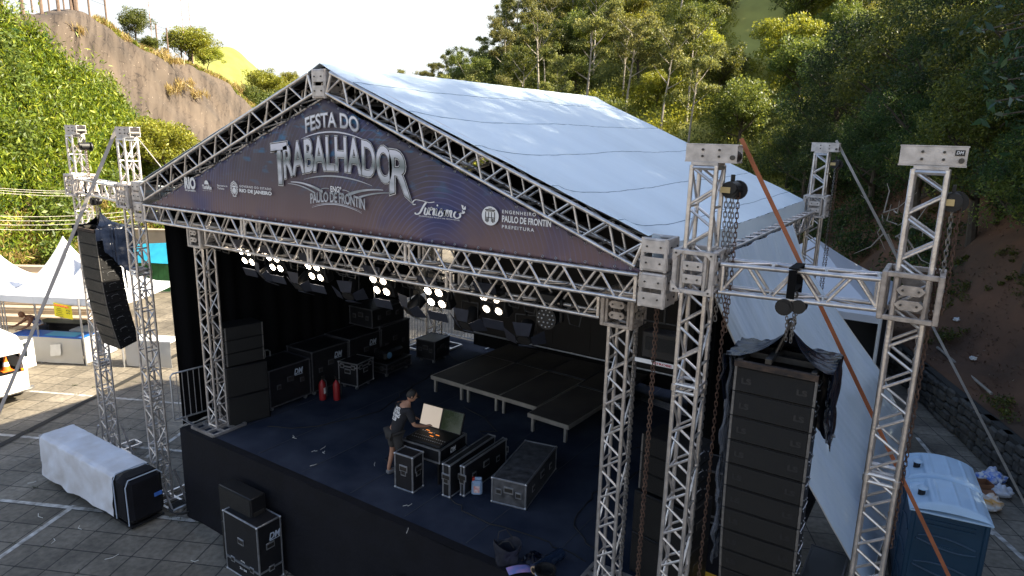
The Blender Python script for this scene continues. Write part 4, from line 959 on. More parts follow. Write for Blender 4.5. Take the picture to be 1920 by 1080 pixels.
# sponsor line
mb = MB()
def tx(s, x0, x1, z0, z1, off=.012, **k): text_to(mb, s, bmap(x0, x1, z0, z1), off, **k)
tx('RIO', 2.02, 2.33, 6.855, 7.04, .05); tx('DE JANEIRO', 2.02, 2.33, 6.80, 6.832, .03)
def disc(cx, cz, rx, rz, a0=0, a1=2*math.pi, y=0, n=28, mbx=None):
    vs = [(cx, BY-.028-y, cz)]+[(cx+rx*math.cos(a0+(a1-a0)*i/n), BY-.028-y, cz+rz*math.sin(a0+(a1-a0)*i/n)) for i in range(n+1)]
    (mbx or mb).add(vs, [(0, i+2, i+1) for i in range(n)])
mb.build('sponsor_mark', LETW, bt, smooth=False); mb = MB()
disc(2.665, 6.955, .062, .068, 0, math.pi); tx('TurisRio', 2.54, 2.80, 6.875, 6.94, .04); tx('Companhia de Turismo do Estado', 2.54, 2.80, 6.842, 6.858, .0)
mb.build('sponsor_mark', LETW, bt, smooth=False); mb = MB()
tx('Secretaria de', 2.97, 3.25, 6.945, 6.975, .012); tx('Turismo', 2.97, 3.16, 6.895, 6.93, .012)
mb.build('sponsor_mark', LETW, bt, smooth=False); mb = MB()
tx('GOVERNO DO ESTADO', 3.575, 4.38, 6.965, 7.0, .016, space=1.25); tx('RIO DE JANEIRO', 3.57, 4.38, 6.872, 6.94, .045)
mb.build('sponsor_mark', LETW, bt, smooth=False); mb = MB()
# state crest: ringed oval with branches and ribbon
def ring(cx, cz, rx, rz, w_, y=0, n=30, mbx=None):
    vs = []
    for i in range(n+1):
        a = 2*math.pi*i/n; vs += [(cx+rx*math.cos(a), BY-.028-y, cz+rz*math.sin(a)), (cx+(rx-w_)*math.cos(a), BY-.028-y, cz+(rz-w_)*math.sin(a))]
    (mbx or mb).add(vs, [(2*i, 2*i+2, 2*i+3, 2*i+1) for i in range(n)])
ring(3.43, 6.935, .075, .088, .012); disc(3.43, 6.905, .045, .045); ring(3.43, 6.935, .060, .072, .004); disc(3.43, 6.955, .05, .028, 0, math.pi)
for i in range(22):
    a = -1.2+(2*math.pi-.6)*i/21-.0; a = math.radians(-65+ (410-100)*i/21); disc(3.43+.094*math.cos(a+.0), 6.935+.107*math.sin(a), .013, .009)
ribbon([(3.38, 6.812), (3.405, 6.806), (3.43, 6.804), (3.455, 6.806), (3.48, 6.812)], .013, -.002); disc(3.43, 7.05, .012, .012)
for s_ in (-1, 1): ribbon([(3.43+s_*.012, 6.825), (3.43+s_*.05, 6.812)], .012, -.002)
mb.build('sponsor_mark', LETW, bt, smooth=False); mb = MB()
tx('ENGENHEIRO', 8.76, 9.24, 6.975, 7.015, .016, space=1.3); tx('PAULO DE FRONTIN', 8.76, 9.45, 6.87, 6.945, .03); tx('PREFEITURA', 8.76, 9.22, 6.79, 6.83, .016, space=1.3)
mb.build('sponsor_mark', LETW, bt, smooth=False); mb = MB()
disc(8.58, 6.925, .128, .118)
tx('ENGENHEIRO PAULO DE FRONTIN-RJ', 7.42, 8.10, 6.815, 6.835, .012, space=1.15)
mb.build('sponsor_mark', LETW, bt, smooth=False); mb = MB()
# the script word, drawn stroke by stroke (x 0..1, z 0..1 of its box)
def st(pts, w0=.02, n=7, shape=None):
    P = [Vector((p[0], p[1], 0)) for p in pts]; out = []
    for i in range(len(P)-1):
        a = P[max(i-1, 0)]; b = P[i]; c = P[i+1]; d = P[min(i+2, len(P)-1)]
        for k in range(n):
            f = k/n; out.append(.5*((2*b)+(-a+c)*f+(2*a-5*b+4*c-d)*f*f+(-a+3*b-3*c+d)*f**3))
    out.append(P[-1]); X = [(7.31+.90*p.x, 6.845+.20*p.y) for p in out]
    ws = []
    for i in range(len(X)):
        dx = X[min(i+1, len(X)-1)][0]-X[max(i-1, 0)][0]; dz = X[min(i+1, len(X)-1)][1]-X[max(i-1, 0)][1]; down = abs(dz)/(math.hypot(dx, dz)+1e-9); ws.append(w0*(.38+.75*down))
    ribbon(X, ws, -.002)
st([(.06, .66), (.02, .62), (.0, .75), (.06, .95), (.2, .92), (.32, .86), (.42, .93)]); st([(.27, .9), (.2, .5), (.14, .12), (.08, .0), (.04, .08)], .03)
for a in ((.24, .55), (.325, .55)): st([(a[0]+.015, .5), (a[0]-.01, .12), (a[0]+.03, .05), (a[0]+.08, .5), (a[0]+.075, .1), (a[0]+.11, .08)] if a[0] < .3 else [(a[0]+.02, .35), (a[0]+.04, .55), (a[0]+.045, .42), (a[0]+.09, .5), (a[0]+.07, .12), (a[0]+.10, .08)], .026)
st([(.42, .1), (.46, .5), (.445, .12), (.48, .07)], .026); disc(7.31+.9*.475, 6.845+.2*.72, .013, .013)
st([(.49, .1), (.55, .52), (.545, .38), (.57, .18), (.53, .03), (.49, .08)], .026)
st([(.59, .08), (.615, .45), (.60, .08), (.64, .42), (.67, .45), (.66, .08), (.70, .42), (.735, .45), (.72, .12), (.75, .06)], .026)
st([(.86, .42), (.80, .40), (.78, .15), (.83, .02), (.89, .15), (.88, .38), (.82, .44), (.93, .38), (.97, .5)], .026)
mb.build('sponsor_mark', LETW, bt, smooth=False)
mb = MB()   # house front inside the disc, and the butterfly
for x_, z_, a, b in ((8.58, 7.0, .15, .012), (8.58, 6.985, .13, .008), (8.513, 6.915, .010, .12), (8.558, 6.915, .008, .12), (8.602, 6.915, .008, .12), (8.647, 6.915, .010, .12), (8.58, 6.905, .13, .008), (8.58, 7.018, .05, .006), (8.536, 6.87, .018, .05), (8.624, 6.87, .018, .05)):
    mb.box(x_, BY-.0315, z_, a, .002, b)
mb.build('town_hall_emblem', DARKP, bt, smooth=False)
mb = MB()
for p in ([(8.15, 6.97), (8.13, 7.03), (8.165, 7.02), (8.165, 6.98)], [(8.155, 6.975), (8.20, 7.02), (8.205, 6.975), (8.17, 6.965)], [(8.155, 6.965), (8.17, 6.925), (8.145, 6.93), (8.145, 6.96)]):
    mb.add([(x, BY-.03, z) for x, z in p], [(0, 1, 2, 3)])
mb.build('butterfly_mark', LETW, bt, smooth=False)
# ================================================================== STAGE
st_ = thing('stage_platform', 'high black skirted stage platform with worn dark blue carpet', 'stage', (.92, 0, 0), world=True)
mb = MB(); mb.box(5.86, 4.12, SF-.06, 9.86, 8.2, .1); mb.build('deck', BLACK, st_)
mb = MB()
def cedge(x): return .135+.02*noise.noise(Vector((x*2.3, 0, 0)))+.012*noise.noise(Vector((x*11, 3, 0)))
N = 120; vs = []
for i in range(N+1):
    x = .97+(10.78-.97)*i/N; vs += [(x, cedge(x), SF-.004), (x, 8.2, SF-.004)]
mb.add(vs, [(2*i, 2*i+2, 2*i+3, 2*i+1) for i in range(N)]); mb.build('carpet', CARPET, st_, smooth=False)
mb = MB(); mb.box(5.86, .06, SF-.006, 9.86, .16, .012); mb.build('front_edge_cloth', SKIRT, st_)
def skirt(a, b, name):
    a = Vector(a); b = Vector(b); L = (b-a).length; d = (b-a).normalized(); n = Vector((d.y, -d.x, 0))
    def fn(u, v):
        s = u*L; k = .018*math.sin(s*5.3+noise.noise(Vector((s, 0, 0)))*3)*(v)+.02*noise.noise(Vector((s*.8, v*1.5, 1)))+.02*v
        return a+d*s+n*(.02+k)+Vector((0, 0, (SF-.012)*(1-v)+.005))
    mb = MB(); mb.grid(fn, int(L*14), 12, .004); mb.build(name, SKIRT, st_, ang=60)
skirt((.92, -.0, 0), (10.79, -.0, 0), 'front_skirt'); skirt((.92, 8.2, 0), (.92, 0, 0), 'side_skirt')
mb = MB()
for x in np.arange(1.9, 10.6, 1.22): mb.bar((x, .2, SF+.0025), (x+.01, 8.1, SF+.0025), .012, .003)
mb.build('carpet_seam', pm('carpet seam tape', (.05, .055, .07), .8, 0, .2, 20), st_)
wg = thing('dark_filler_deck', 'black deck added to deepen the dark under the white sheet right of the main deck', 'stage', (11.7, 2.6, 0), world=True)  # black deck added because bare ground in shade stays too bright here
mb = MB(); mb.box(11.43, 2.9, SF-.09, 1.24, 4.9, .14); mb.build('deck', SKIRT, wg); mb = MB(); mb.box(11.43, .52, .93, 1.22, .06, 1.84); mb.build('skirt', SKIRT, wg)

def drape(name, label, a, b, z0, z1, mat=CLOTHB, amp=.035, per=.16, cat='drape'):
    a = Vector((*a, 0)); b = Vector((*b, 0)); L = (b-a).length; d = (b-a).normalized(); n = Vector((-d.y, d.x, 0)); t = thing(name, label, cat, tuple(a)+() if False else (a.x, a.y, z0), world=True)
    def fn(u, v): s = u*L; return a+d*s+n*(amp*math.sin(s/per*2.1+noise.noise(Vector((s*1.4, v, 0)))*2.5)*(.5+.5*v))+Vector((0, 0, z1+(z0-z1)*v))
    mb = MB(); mb.grid(fn, max(20, int(L*22)), 10, .004); mb.build('cloth', mat, t, ang=60); m = MB(); m.tube(a+Vector((0, 0, z1+.02)), b+Vector((0, 0, z1+.02)), .025, 8); m.build('rail', GALV, t); return t
drape('side_drape', 'tall black drape closing the left side of the stage', (.62, .22), (.84, 5.6), SF-.1, 6.45)
drape('side_drape', 'black drape closing the upper left rear of the stage above the barriers', (.84, 5.6), (.9, 8.15), 3.35, 6.45)
drape('side_drape', 'black drape lining the right side of the stage inside the white sheet', (10.55, 8.1), (10.62, 1.9), SF, 6.45)
drape('rear_drape', 'black drape hanging above the screen at the back of the stage', (.9, 8.12), (10.6, 8.12), 5.3, 6.42)
sc = thing('back_screen', 'wide dark brown screen panel hanging across the back of the stage', 'screen', (5.9, 7.7, 4), world=True)
mb = MB(); 
for i in range(8):
    for j in range(3): mb.box(1.88+1.08*(i+.5), 7.7, 2.40+1.15*(j+.5), 1.076, .09, 1.146, c=.004)
mb.build('panel', SCREENM, sc)
drape('screen_skirt', 'black cloth strip hanging below the back screen', (2.62, 7.62), (9.9, 7.62), 2.12, 2.46, amp=.012)
# black lining under the roof
LIN = pm('black roof lining', (.006, .006, .007), .95, 0, .2, spec=.1)
for s in (1, -1):
    mb = MB(); mb.grid(lambda u, v: (lambda p: (5.6+(p[0]-5.6)*.985, p[1]*.985+.08, p[2]-.035))(roof_pt(u, v, s)), 20, 20, .003*s); mb.build('roof_lining', LIN, rt, ang=60)
mb = MB(); mb.add([(.9, 8.40, 6.4), (10.5, 8.40, 6.4), (5.6, 8.40, 8.66)], [(0, 1, 2)]); mb.add([(.9, 8.395, 6.4), (10.5, 8.395, 6.4), (5.6, 8.395, 8.66)], [(2, 1, 0)]); mb.build('gable_lining', LIN, rt)

def barricade(loc, rz, L, label, h=1.1, group='crowd barriers at the stage'):
    t = thing('crowd_barrier', label, 'barrier', loc, rz, group); m = MB()
    m.path([(0, 0, .12), (0, 0, h-.05), (.05, 0, h), (L-.05, 0, h), (L, 0, h-.05), (L, 0, .12), (0, 0, .12)], .018, 7); m.build('frame', GALV, t)
    m = MB(); n = int(L/.115)
    for i in range(1, n): m.tube((L*i/n, 0, .12), (L*i/n, 0, h), .0085, 6)
    m.build('bars', GALV, t)
    for x in (.25, L-.25): m = MB(); m.bar((x, -.28, .015), (x, .28, .015), .05, .02); m.bar((x, 0, .02), (x, 0, .13), .03, .03); m.build('foot', GALV, t)
    return t
barricade((.74, -.02, SF), R_(84), 2.2, 'crowd barrier beside the left stage tower at the front corner', group=None)
for i, (x, y, a) in enumerate([(.93, 5.75, R_(90)), (1.0, 8.06, 0), (3.25, 8.06, 0), (5.5, 8.06, 0)]): barricade((x, y, SF), a, 2.15, ['crowd barrier at the open left rear side of the stage', 'crowd barrier at the back left corner behind the rear tower', 'crowd barrier behind the back screen left of centre', 'crowd barrier behind the back screen right of centre'][i])

# risers
def riser(x, y, rz, label, w_=.985, d=1.98, h=.40, fr=None):
    fr = fr or RISEF
    t = thing('stage_riser', label, 'riser', (x, y, SF), rz, 'low stage risers'); m = MB(); m.box(w_/2, d/2, h-.02, w_-.03, d-.03, .03); m.build('top', RISER, t)
    m = MB(); m.box(w_/2, .012, h-.05, w_, .024, .09); m.box(w_/2, .004, h-.03, w_, .02, .02); m.box(w_/2, d-.012, h-.05, w_, .024, .09); m.box(.012, d/2, h-.05, .024, d-.05, .09); m.box(w_-.012, d/2, h-.05, .024, d-.05, .09); m.build('edge_rail', fr, t)
    for a in (.10, w_-.10):
        for b in (.06, d-.06): m = MB(); m.box(a, b, (h-.09)/2, .055, .055, h-.09); m.build('leg', fr, t)
for i, (x, y) in enumerate([(3.69, 4.50), (4.68, 4.46), (5.67, 4.42)]): riser(x, y, R_(-2), ['leftmost front riser of the row', 'second front riser from the left', 'third front riser from the left'][i]+' in the middle of the stage')
riser(6.66, 4.02, R_(-3), 'front riser at the right end of the row, set one step forward')
for i, x in enumerate((3.76, 4.75, 5.74, 6.73)): riser(x, 6.48 if i < 3 else 6.05, R_(-2), ['leftmost rear riser', 'second rear riser from the left', 'third rear riser from the left', 'rear riser at the right end'][i]+' below the back screen', h=.40, fr=TRIMD)

# ------------------------------------------------------------------ flight cases
def flight_case(loc, sx, sy, sz, rz, label, lid=.28, logo=None, logo_face='x', casters=True, mat=PLYB, scuff=False, trim=None, group=None, latch='x', name='flight_case', extra=None):
    TR_ = trim or TRIM; t = thing(name, label, 'case', loc, rz, group); b0 = .10 if casters else 0; H = sz-b0
    m = MB(); m.box(0, 0, b0+H/2, sx-.02, sy-.02, H-.02); m.build('body', PLYW if scuff else mat, t)
    m = MB(); e = .028
    for z in (b0+e/2, sz-e/2):
        for s in (-1, 1): m.box(0, s*(sy/2-e/2), z, sx, e, e, c=.004); m.box(s*(sx/2-e/2), 0, z, e, sy-2*e, e, c=.004)
    for s in (-1, 1):
        for q in (-1, 1): m.box(s*(sx/2-e/2), q*(sy/2-e/2), b0+H/2, e, e, H-2*e, c=.004)
    if lid:
        z = b0+H*lid
        for s in (-1, 1): m.box(0, s*(sy/2-.004), z, sx-2*e, .018, .03); m.box(s*(sx/2-.004), 0, z, .018, sy-2*e, .03)
    m.build('edge_trim', TR_, t)
    m = MB()
    for s in (-1, 1):
        for q in (-1, 1):
            for z in (b0+.02, sz-.02): m.ball((s*(sx/2-.012), q*(sy/2-.012), z), .026, 6)
    m.build('corner_caps', TR_, t)
    if casters:
        for s in (-1, 1):
            for q in (-1, 1):
                m = MB(); m.tube((s*(sx/2-.1)-.02, q*(sy/2-.1), .045), (s*(sx/2-.1)+.02, q*(sy/2-.1), .045), .045, 12); m.box(s*(sx/2-.1), q*(sy/2-.1), .085, .06, .06, .02); m.build('caster', GALV, t)
    def plate_(cx, cy, cz, wx, wy, wz, nm, mt=TR_):
        m = MB(); m.box(cx, cy, cz, wx, wy, wz, c=.004); o = m.build(nm, mt, t)
        k = MB(); k.box(cx, cy, cz, wx+(.006 if wx < wy else -.03), wy+(.006 if wy < wx else -.03), wz*.55); k.build('recess', BOLT, o)
    z1 = b0+H*(lid or .5)
    for s in (-1, 1):
        for q in ((-.28, .28) if sx > .5 else (0,)): plate_(q*sx, s*(sy/2+.001), z1, .11, .012, .11, 'latch')
        for q in ((-.28, .28) if sy > .5 else (0,)): plate_(s*(sx/2+.001), q*sy, z1, .012, .11, .11, 'latch')
        if H > .45: plate_(s*(sx/2+.001), 0, b0+H*.62, .012, .17, .12, 'handle'); plate_(0, s*(sy/2+.001), b0+H*.62, .17, .012, .12, 'handle')
    if logo:
        m = MB(); hh = min(.12, H*.25)
        if logo_face == 'x': text_to(m, logo, flat_fn((sx/2+.004, sy*.2, sz-H*.24), (0, 1, 0), (0, 0, 1), hh*1.9, hh), .03, shear=.25); m.box(sx/2+.003, sy*.2, sz-H*.24-hh*.68, .003, hh*1.8, .012)
        else: text_to(m, logo, flat_fn((0, -sy/2-.004, sz-H*.24), (1, 0, 0), (0, 0, 1), hh*1.9, hh), .03, shear=.25); m.box(0, -sy/2-.003, sz-H*.24-hh*.68, hh*1.8, .003, .012)
        m.build('lettering', LETB, t, smooth=False)
    if extra: extra(t)
    return t
def dmcase_extra(t):
    m = MB(); text_to(m, 'A01', flat_fn((.02, -.255, .36), (1, 0, -.02), (0, 0, 1), .12, .035), .01); text_to(m, '21-24', flat_fn((.02, -.255, .20), (1, 0, -.02), (0, 0, 1), .20, .045), .02); m.build('stencil', LETW, t, smooth=False)
flight_case((3.62, -.37, 0), 1.0, .50, 1.2, R_(-1), 'tall black flight case marked DM standing on the paving in front of the stage', lid=.24, logo='DM', casters=False, extra=dmcase_extra)
flight_case((6.22, .93, SF), .40, .30, .66, R_(3), 'small upright flight case standing left of the leaning lids on the stage front', lid=0, casters=False, mat=PLYB)
def lids(t): pass
flight_case((6.92, 1.72, SF), .16, 1.38, .60, R_(2), 'long flight case lid standing on edge, left one of the pair beside the console', lid=0, casters=False)
flight_case((7.13, 1.86, SF), .09, 1.30, .56, R_(1), 'long flight case lid standing on edge, right one of the pair beside the blue jerrycan', lid=0, casters=False)
def txt_top(t):
    m = MB(); text_to(m, 'MOVEIS', flat_fn((.02, .55, .466), (1, 0, 0), (0, 1, 0), .22, .05), .02); text_to(m, 'MOVEIS', flat_fn((.02, -.1, .466), (1, 0, 0), (0, 1, 0), .22, .05), .02)
flight_case((7.80, 2.15, SF), .62, 1.52, .46, R_(11), 'long low scuffed flight case with worn front end near the stage centre', lid=.0, casters=False, scuff=True)
flight_case((2.02, 3.75, SF), .56, .62, .66, R_(8), 'square wheeled flight case with bright edges standing alone left of centre stage', lid=.82)
flight_case((1.9, 4.95, SF), .75, .95, .36, R_(3), 'low flight case base with black gear on top near the left rear wall', lid=.5, trim=TRIMD)
for i, (y, h, lg) in enumerate([(2.05, .95, 'DM'), (3.2, 1.06, 'DM'), (4.33, 1.08, 'DM'), (5.35, 1.15, None)]):
    flight_case((1.36, y, SF), .86, 1.10, h, 0, ['nearest', 'second', 'third', 'rearmost'][i]+' of the large black flight cases lined up along the left wall', lid=0, logo=lg, trim=TRIMD)
flight_case((1.36, 5.15, SF+1.155), .80, 1.15, .48, 0, 'shallow rack case lying on top of the rearmost large case', lid=0, casters=False, trim=TRIMD)
flight_case((2.25, 6.3, SF), .6, .7, .62, R_(5), 'plain black case beside the rear left tower', lid=0, trim=TRIMD)
flight_case((10.95, 3.0, SF), .62, .6, .98, R_(6), 'flight case with bright edges behind the right hanging speaker column', lid=.14)
flight_case((12.38, 2.2, 0), .60, 1.7, .85, 0, 'low black case added to darken the ground under the white sheet', lid=0, trim=TRIMD)  # this case and the next are added to blacken bright ground below the sheet
flight_case((12.38, 4.1, 0), .60, 1.7, .95, 0, 'second black case added behind the first to darken the ground under the white sheet', lid=0, trim=TRIMD)
t = thing('gear_bag', 'black machine with pale blue disc lying on the low case near the left wall', 'equipment', (1.92, 4.95, SF+.365)); m = MB(); m.box(0, 0, .13, .45, .7, .25, c=.08); m.build('body', BLACK, t); m = MB(); m.tube((.226, -.2, .14), (.24, -.2, .14), .08, 14); m.build('disc', pm('pale blue plastic', (.12, .25, .40), .4, 0, .3, 12), t)

# ------------------------------------------------------------------ speakers
def cabinet(t, sx, sy, sz, name='cabinet', z=0): m = MB(); m.box(0, 0, z+sz/2, sx, sy, sz, c=.012); return m.build(name, BLACK, t)
def subwoofer(loc, rz, label, sx=.62, sy=.85, sz=.78, face='x', grp=None):
    t = thing('subwoofer', label, 'speaker', loc, rz, grp); cabinet(t, sx, sy, sz)
    m = MB(); m.box(sx/2+.006, 0, sz/2, .014, sy-.05, sz-.05, c=.004); m.build('grille', GRILLE, t)
    for s in (-1, 1): m = MB(); m.box(0, s*(sy/2+.002), sz*.55, .22, .012, .11, c=.01); m.build('handle', BOLT, t)
    return t
def element(loc, label, sx=.79, sy=.46, h=.268, logos=True, group=None):
    """one curved-array cabinet: full height at the front, narrower behind; origin at its top front edge"""
    t = thing('array_speaker', label, 'speaker', loc, 0, group); m = MB(); k = .012
    vs = [(-sx/2, 0, -h+.003), (sx/2, 0, -h+.003), (sx/2, 0, -.003), (-sx/2, 0, -.003), (-sx/2*.93, sy, -h+k), (sx/2*.93, sy, -h+k), (sx/2*.93, sy, -k), (-sx/2*.93, sy, -k)]
    m.add(vs, [(0, 1, 2, 3), (5, 4, 7, 6), (1, 5, 6, 2), (4, 0, 3, 7), (3, 2, 6, 7), (4, 5, 1, 0)]); m.build('cabinet', BLACK, t)
    m = MB(); m.box(0, -.009, -h/2, sx-.06, .016, h-.022, c=.003); m.build('grille', GRILLE, t)
    m = MB()
    for s in (-1, 1): m.box(s*(sx/2-.014), -.006, -h/2, .024, .014, h-.012)
    m.build('side_strip', pm('worn grey strip', (.16, .15, .14), .5, .3, .3, 30) if 'worn grey strip' not in bpy.data.materials else bpy.data.materials['worn grey strip'], t)
    m = MB()
    for s in (-1, 1):
        for y, z in ((.04, -.05), (.04, -h+.05), (.13, -h/2), (.26, -.07), (.30, -h+.08), (.40, -h/2)):
            x = s*(sx/2*(1-.07*y/sy)); m.tube((x-s*.004, y, z), (x+s*.008, y, z), .008, 6)
        x = s*(sx/2*.965+.008); m.path([(x, .12, -.10), (x+s*.012, .17, -.07), (x+s*.014, .24, -.07), (x, .29, -.10)], .005, 5)
    m.build('rigging_pin', TRIM, t)
    if logos:
        m = MB()
        for s in (-1, 1): text_to(m, 'LS', flat_fn((s*(sx/2-.13), -.0185, -h/2-.01), (1, 0, 0), (0, 0, 1), .09, .055), .045)
        m.build('emblem', pm('embossed grey', (.032, .032, .034), .4, .3, .1), t, smooth=False)
    return t
AL = [0, 1, 1, 2, 4, 5, 7, 9, 11, 13]
ordn = ['topmost', 'second', 'third', 'fourth', 'fifth', 'sixth', 'seventh', 'eighth', 'ninth', 'lowest']
for x, y0, zt, side in ((12.12, -.22, 5.68, 'right'), (-2.36, .16, 5.62, 'left')):
    p = Vector((x, y0, zt)); proto = None
    for i, a in enumerate(AL):
        lb = '%s cabinet from the top of the %s hanging black speaker column' % (ordn[i], side) if 0 < i < 9 else '%s cabinet of the %s hanging black speaker column' % (ordn[i], side)
        if proto is None: e = proto = element(tuple(p), lb, group='cabinets of the %s hanging speaker column' % side)
        else: e = copy_tree(proto); e.location = p; e['label'] = lb
        e.rotation_euler = (R_(a), 0, 0)
        p = p+Vector((0, math.sin(R_(a)), -math.cos(R_(a))))*.270
    # bumper frame and hoist
    t = thing('rigging_frame', 'rusty topped rigging frame on top of the %s hanging speaker column' % side, 'frame', (x, y0, zt), world=True); m = MB()
    for s in (-1, 1): m.bar((x+s*.35, y0-.01, zt+.045), (x+s*.35, y0+.62, zt+.045), .05, .07)
    m.bar((x-.08, y0, zt+.10), (x-.08, y0+.6, zt+.10), .06, .05); m.bar((x-.38, y0+.3, zt+.06), (x+.38, y0+.3, zt+.06), .05, .06); m.bar((x-.38, y0+.6, zt+.04), (x+.38, y0+.6, zt+.04), .05, .07); m.build('side_bars', BOLT, t)
    m = MB(); m.bar((x-.395, y0-.015, zt+.035), (x+.395, y0-.015, zt+.035), .05, .06); m.build('front_bar', pm('rusty bar %s' % side, (.08, .05, .034), .8, .1, .4, 14, .3, 50, col2=(.016, .015, .015)), t)
    hook = Vector((x+.04, y0+.30, zt+.46)); m = MB(); m.tube((x-.08, y0+.28, zt+.1), hook, .018, 7); m.tube((x-.06, y0+.4, zt+.1), hook, .012, 7); m.torus(hook, .035, .012, n=12); m.build('shackle', BOLT, t)
def plastic(name, label, fn, nu, nv, loc, mat=PLASTB):
    t = thing(name, label, 'plastic cover', loc, world=True); m = MB(); m.grid(fn, nu, nv, .003); m.build('film', mat, t, ang=80); return t
def crumple(p, s=6., a=.02):
    p = Vector(p); n = noise.noise(p*s); q = noise.noise(p*s*2.7+Vector((9, 0, 0))); r_ = abs(noise.noise(p*s*.6))
    return p+Vector((noise.noise(p*s+Vector((5, 1, 0))), n*.6-.5*abs(q), q))*a
def cover_fn(x, y0, zt, sgn):
    hook = Vector((x+.04, y0+.30, zt+.40))
    def fn(u, v):
        # v 0 hook, .45 frame edge, 1 hanging hem ; u round the column (front left open)
        a = -math.pi/2+.95+u*(2*math.pi-1.9); c, s = math.cos(a), math.sin(a); m_ = max(abs(c)/.47, abs(s)/.40); e = Vector((x+c/m_, y0+.30+s/m_, zt+.10))
        if v < .45: p = hook.lerp(e, (v/.45))+Vector((0, 0, -.10*math.sin(math.pi*v/.45))); amp = .014*(1-v)
        else:
            f = (v-.45)/.55; drop = .26 if s < -.4 else .75+.25*math.sin(a*3); p = e+Vector((c*.02, s*.02, -drop*f)); amp = .035
        k = abs(math.sin(a*13+noise.noise(Vector((a*3, 0, 0)))*3)); return crumple(p, 5, amp)+Vector((c, s, 0))*(.03*k*min(1, v*2))
    return fn
plastic('plastic_cover', 'crumpled blue black plastic film tied over the top of the right hanging speaker column', cover_fn(12.12, -.22, 5.68, 1), 120, 40, (12.1, 0, 5.7))
plastic('plastic_cover', 'crumpled black plastic film tied over the top of the left hanging speaker column', cover_fn(-2.36, .16, 5.62, 1), 120, 40, (-2.3, .4, 5.6))
def hang(x, ya, yb, z0, z1, out, seed):
    def fn(u, v):
        y = ya+(yb-ya)*u+.30*v*v*(1 if z1 < 4.2 else .3); z = z0+(z1-z0)*v; k = math.sin(u*24+seed+v*3)*.022+noise.noise(Vector((u*5, v*7, seed)))*.05
        return crumple((x+out*(abs(k)+.02+.05*v), y+.05*noise.noise(Vector((v*4, seed, u))), z), 6, .03)
    return fn
plastic('plastic_sheet', 'hazy clear plastic hanging down the left flank of the right speaker column', hang(11.70, -.2, .12, 5.75, 3.15, -1, 1), 20, 60, (11.6, 0, 5), PLASTC)
plastic('plastic_sheet', 'hazy dark plastic hanging down the right flank of the right speaker column', hang(12.54, -.05, .28, 5.7, 4.95, 1, 4), 20, 60, (12.6, 0, 5), PLASTC)
def lflap(u, v):
    y = .18+.5*u+(.0)*v; y = max(.16+.28*v*1.5, .16)*(1-u)+(.66+.02*v)*u; z = 5.78-(1.75*u+.55*(1-u))*v
    f = math.sin((u*9+v*(1-u)*9))*.02; return crumple((-1.96+.035+f+.03*v, y, z), 5, .03)
plastic('plastic_sheet', 'black plastic flap hanging over the near side of the left speaker column', lflap, 40, 40, (-1.8, .4, 5.2))
for x, y, nm, z1 in ((12.16, .02, 'right', 6.16), (-2.32, .40, 'left', 6.10)):
    t = thing('chain_hoist', 'chain hoist hanging from the %s wing truss above the speaker column' % nm, 'hoist', (x, y, z1), world=True)
    zc = z1+.15; m = MB(); m.tube((x-.07, y-.06, zc), (x-.07, y+.08, zc), .085, 18); m.tube((x-.07, y-.075, zc), (x-.07, y-.06, zc), .06, 18); m.tube((x+.06, y-.05, zc+.02), (x+.06, y+.07, zc+.02), .07, 14); m.build('body', BLACK, t)
    m = MB(); m.torus((x, y, zc+.13), .035, .011, n=12); m.build('top_hook', BOLT, t)
    m = MB(); m.bar((x+.0, y-.175, zc+.2), (x+.0, y+.175, zc+.2), .08, .02); m.bar((x, y-.18, zc+.12), (x, y-.18, ZS+.14), .075, .01, up=(0, 1, 0)); m.bar((x, y+.18, zc+.12), (x, y+.18, ZS+.14), .075, .01, up=(0, 1, 0)); m.bar((x-.0, y-.18, ZS+.155), (x, y+.18, ZS+.155), .085, .012); m.build('sling', CLOTHB, t)
    m = MB(); k = 0
    for dx, dy in ((-.05, 0), (.02, .03), (.05, -.02)):
        z = zc-.05
        while z > z1-.22: 
            M = Matrix.Translation((x+dx*(1-(zc-z)*1.5), y+dy, z)) @ Matrix.Rotation((k % 2)*math.pi/2, 4, 'Z'); m.torus((0, 0, 0), .012, .0045, M, 8, 4, L=.012); z -= .036; k += 1
    m.build('chain', CHAINM, t)
def chain(m, x, y, z0, z1, k=0, sw=.0, R=.016, r=.0058):
    z = z0; i = k; L = .018; st2 = 2*(R-r)+2*L-.004+.0
    while z > z1:
        f = (z0-z)/(z0-z1+1e-6); M = Matrix.Translation((x+sw*math.sin(f*math.pi), y, z)) @ Matrix.Rotation((i % 2)*math.pi/2+.3, 4, 'Z'); m.torus((0, 0, 0), R, r, M, 8, 4, L=L); z -= st2*.97; i += 1
def hoist_set(label, x, y, zt, strands, body=True):
    t = thing('hand_chain_hoist', label, 'hoist', (x, y, zt), world=True)
    if body:
        m = MB(); m.tube((x, y-.09, zt), (x, y+.09, zt), .085, 18); m.tube((x+.02, y-.13, zt+.02), (x+.02, y-.09, zt+.02), .06, 14); m.tube((x+.03, y+.09, zt-.01), (x+.03, y+.12, zt-.01), .10, 18); m.box(x, y, zt+.10, .03, .05, .10); m.build('body', BLACK, t)
        m = MB(); m.box(x-.03, y-.135, zt+.0, .10, .01, .06, c=.01); m.build('name_plate', pm('brass plate', (.5, .38, .18), .5, .4, .2) if 'brass plate' not in bpy.data.materials else bpy.data.materials['brass plate'], t)
    for mt, ss in ((CHAINM, [s for s in strands if s[4] == 0]), (RUST, [s for s in strands if s[4] == 1])):
        if not ss: continue
        for dx, dy, z0, z1, _ in ss: m = MB(); chain(m, x+dx, y+dy, z0, z1, sw=.01); m.build('chain' if mt is CHAINM else 'rusty_chain', mt, t)
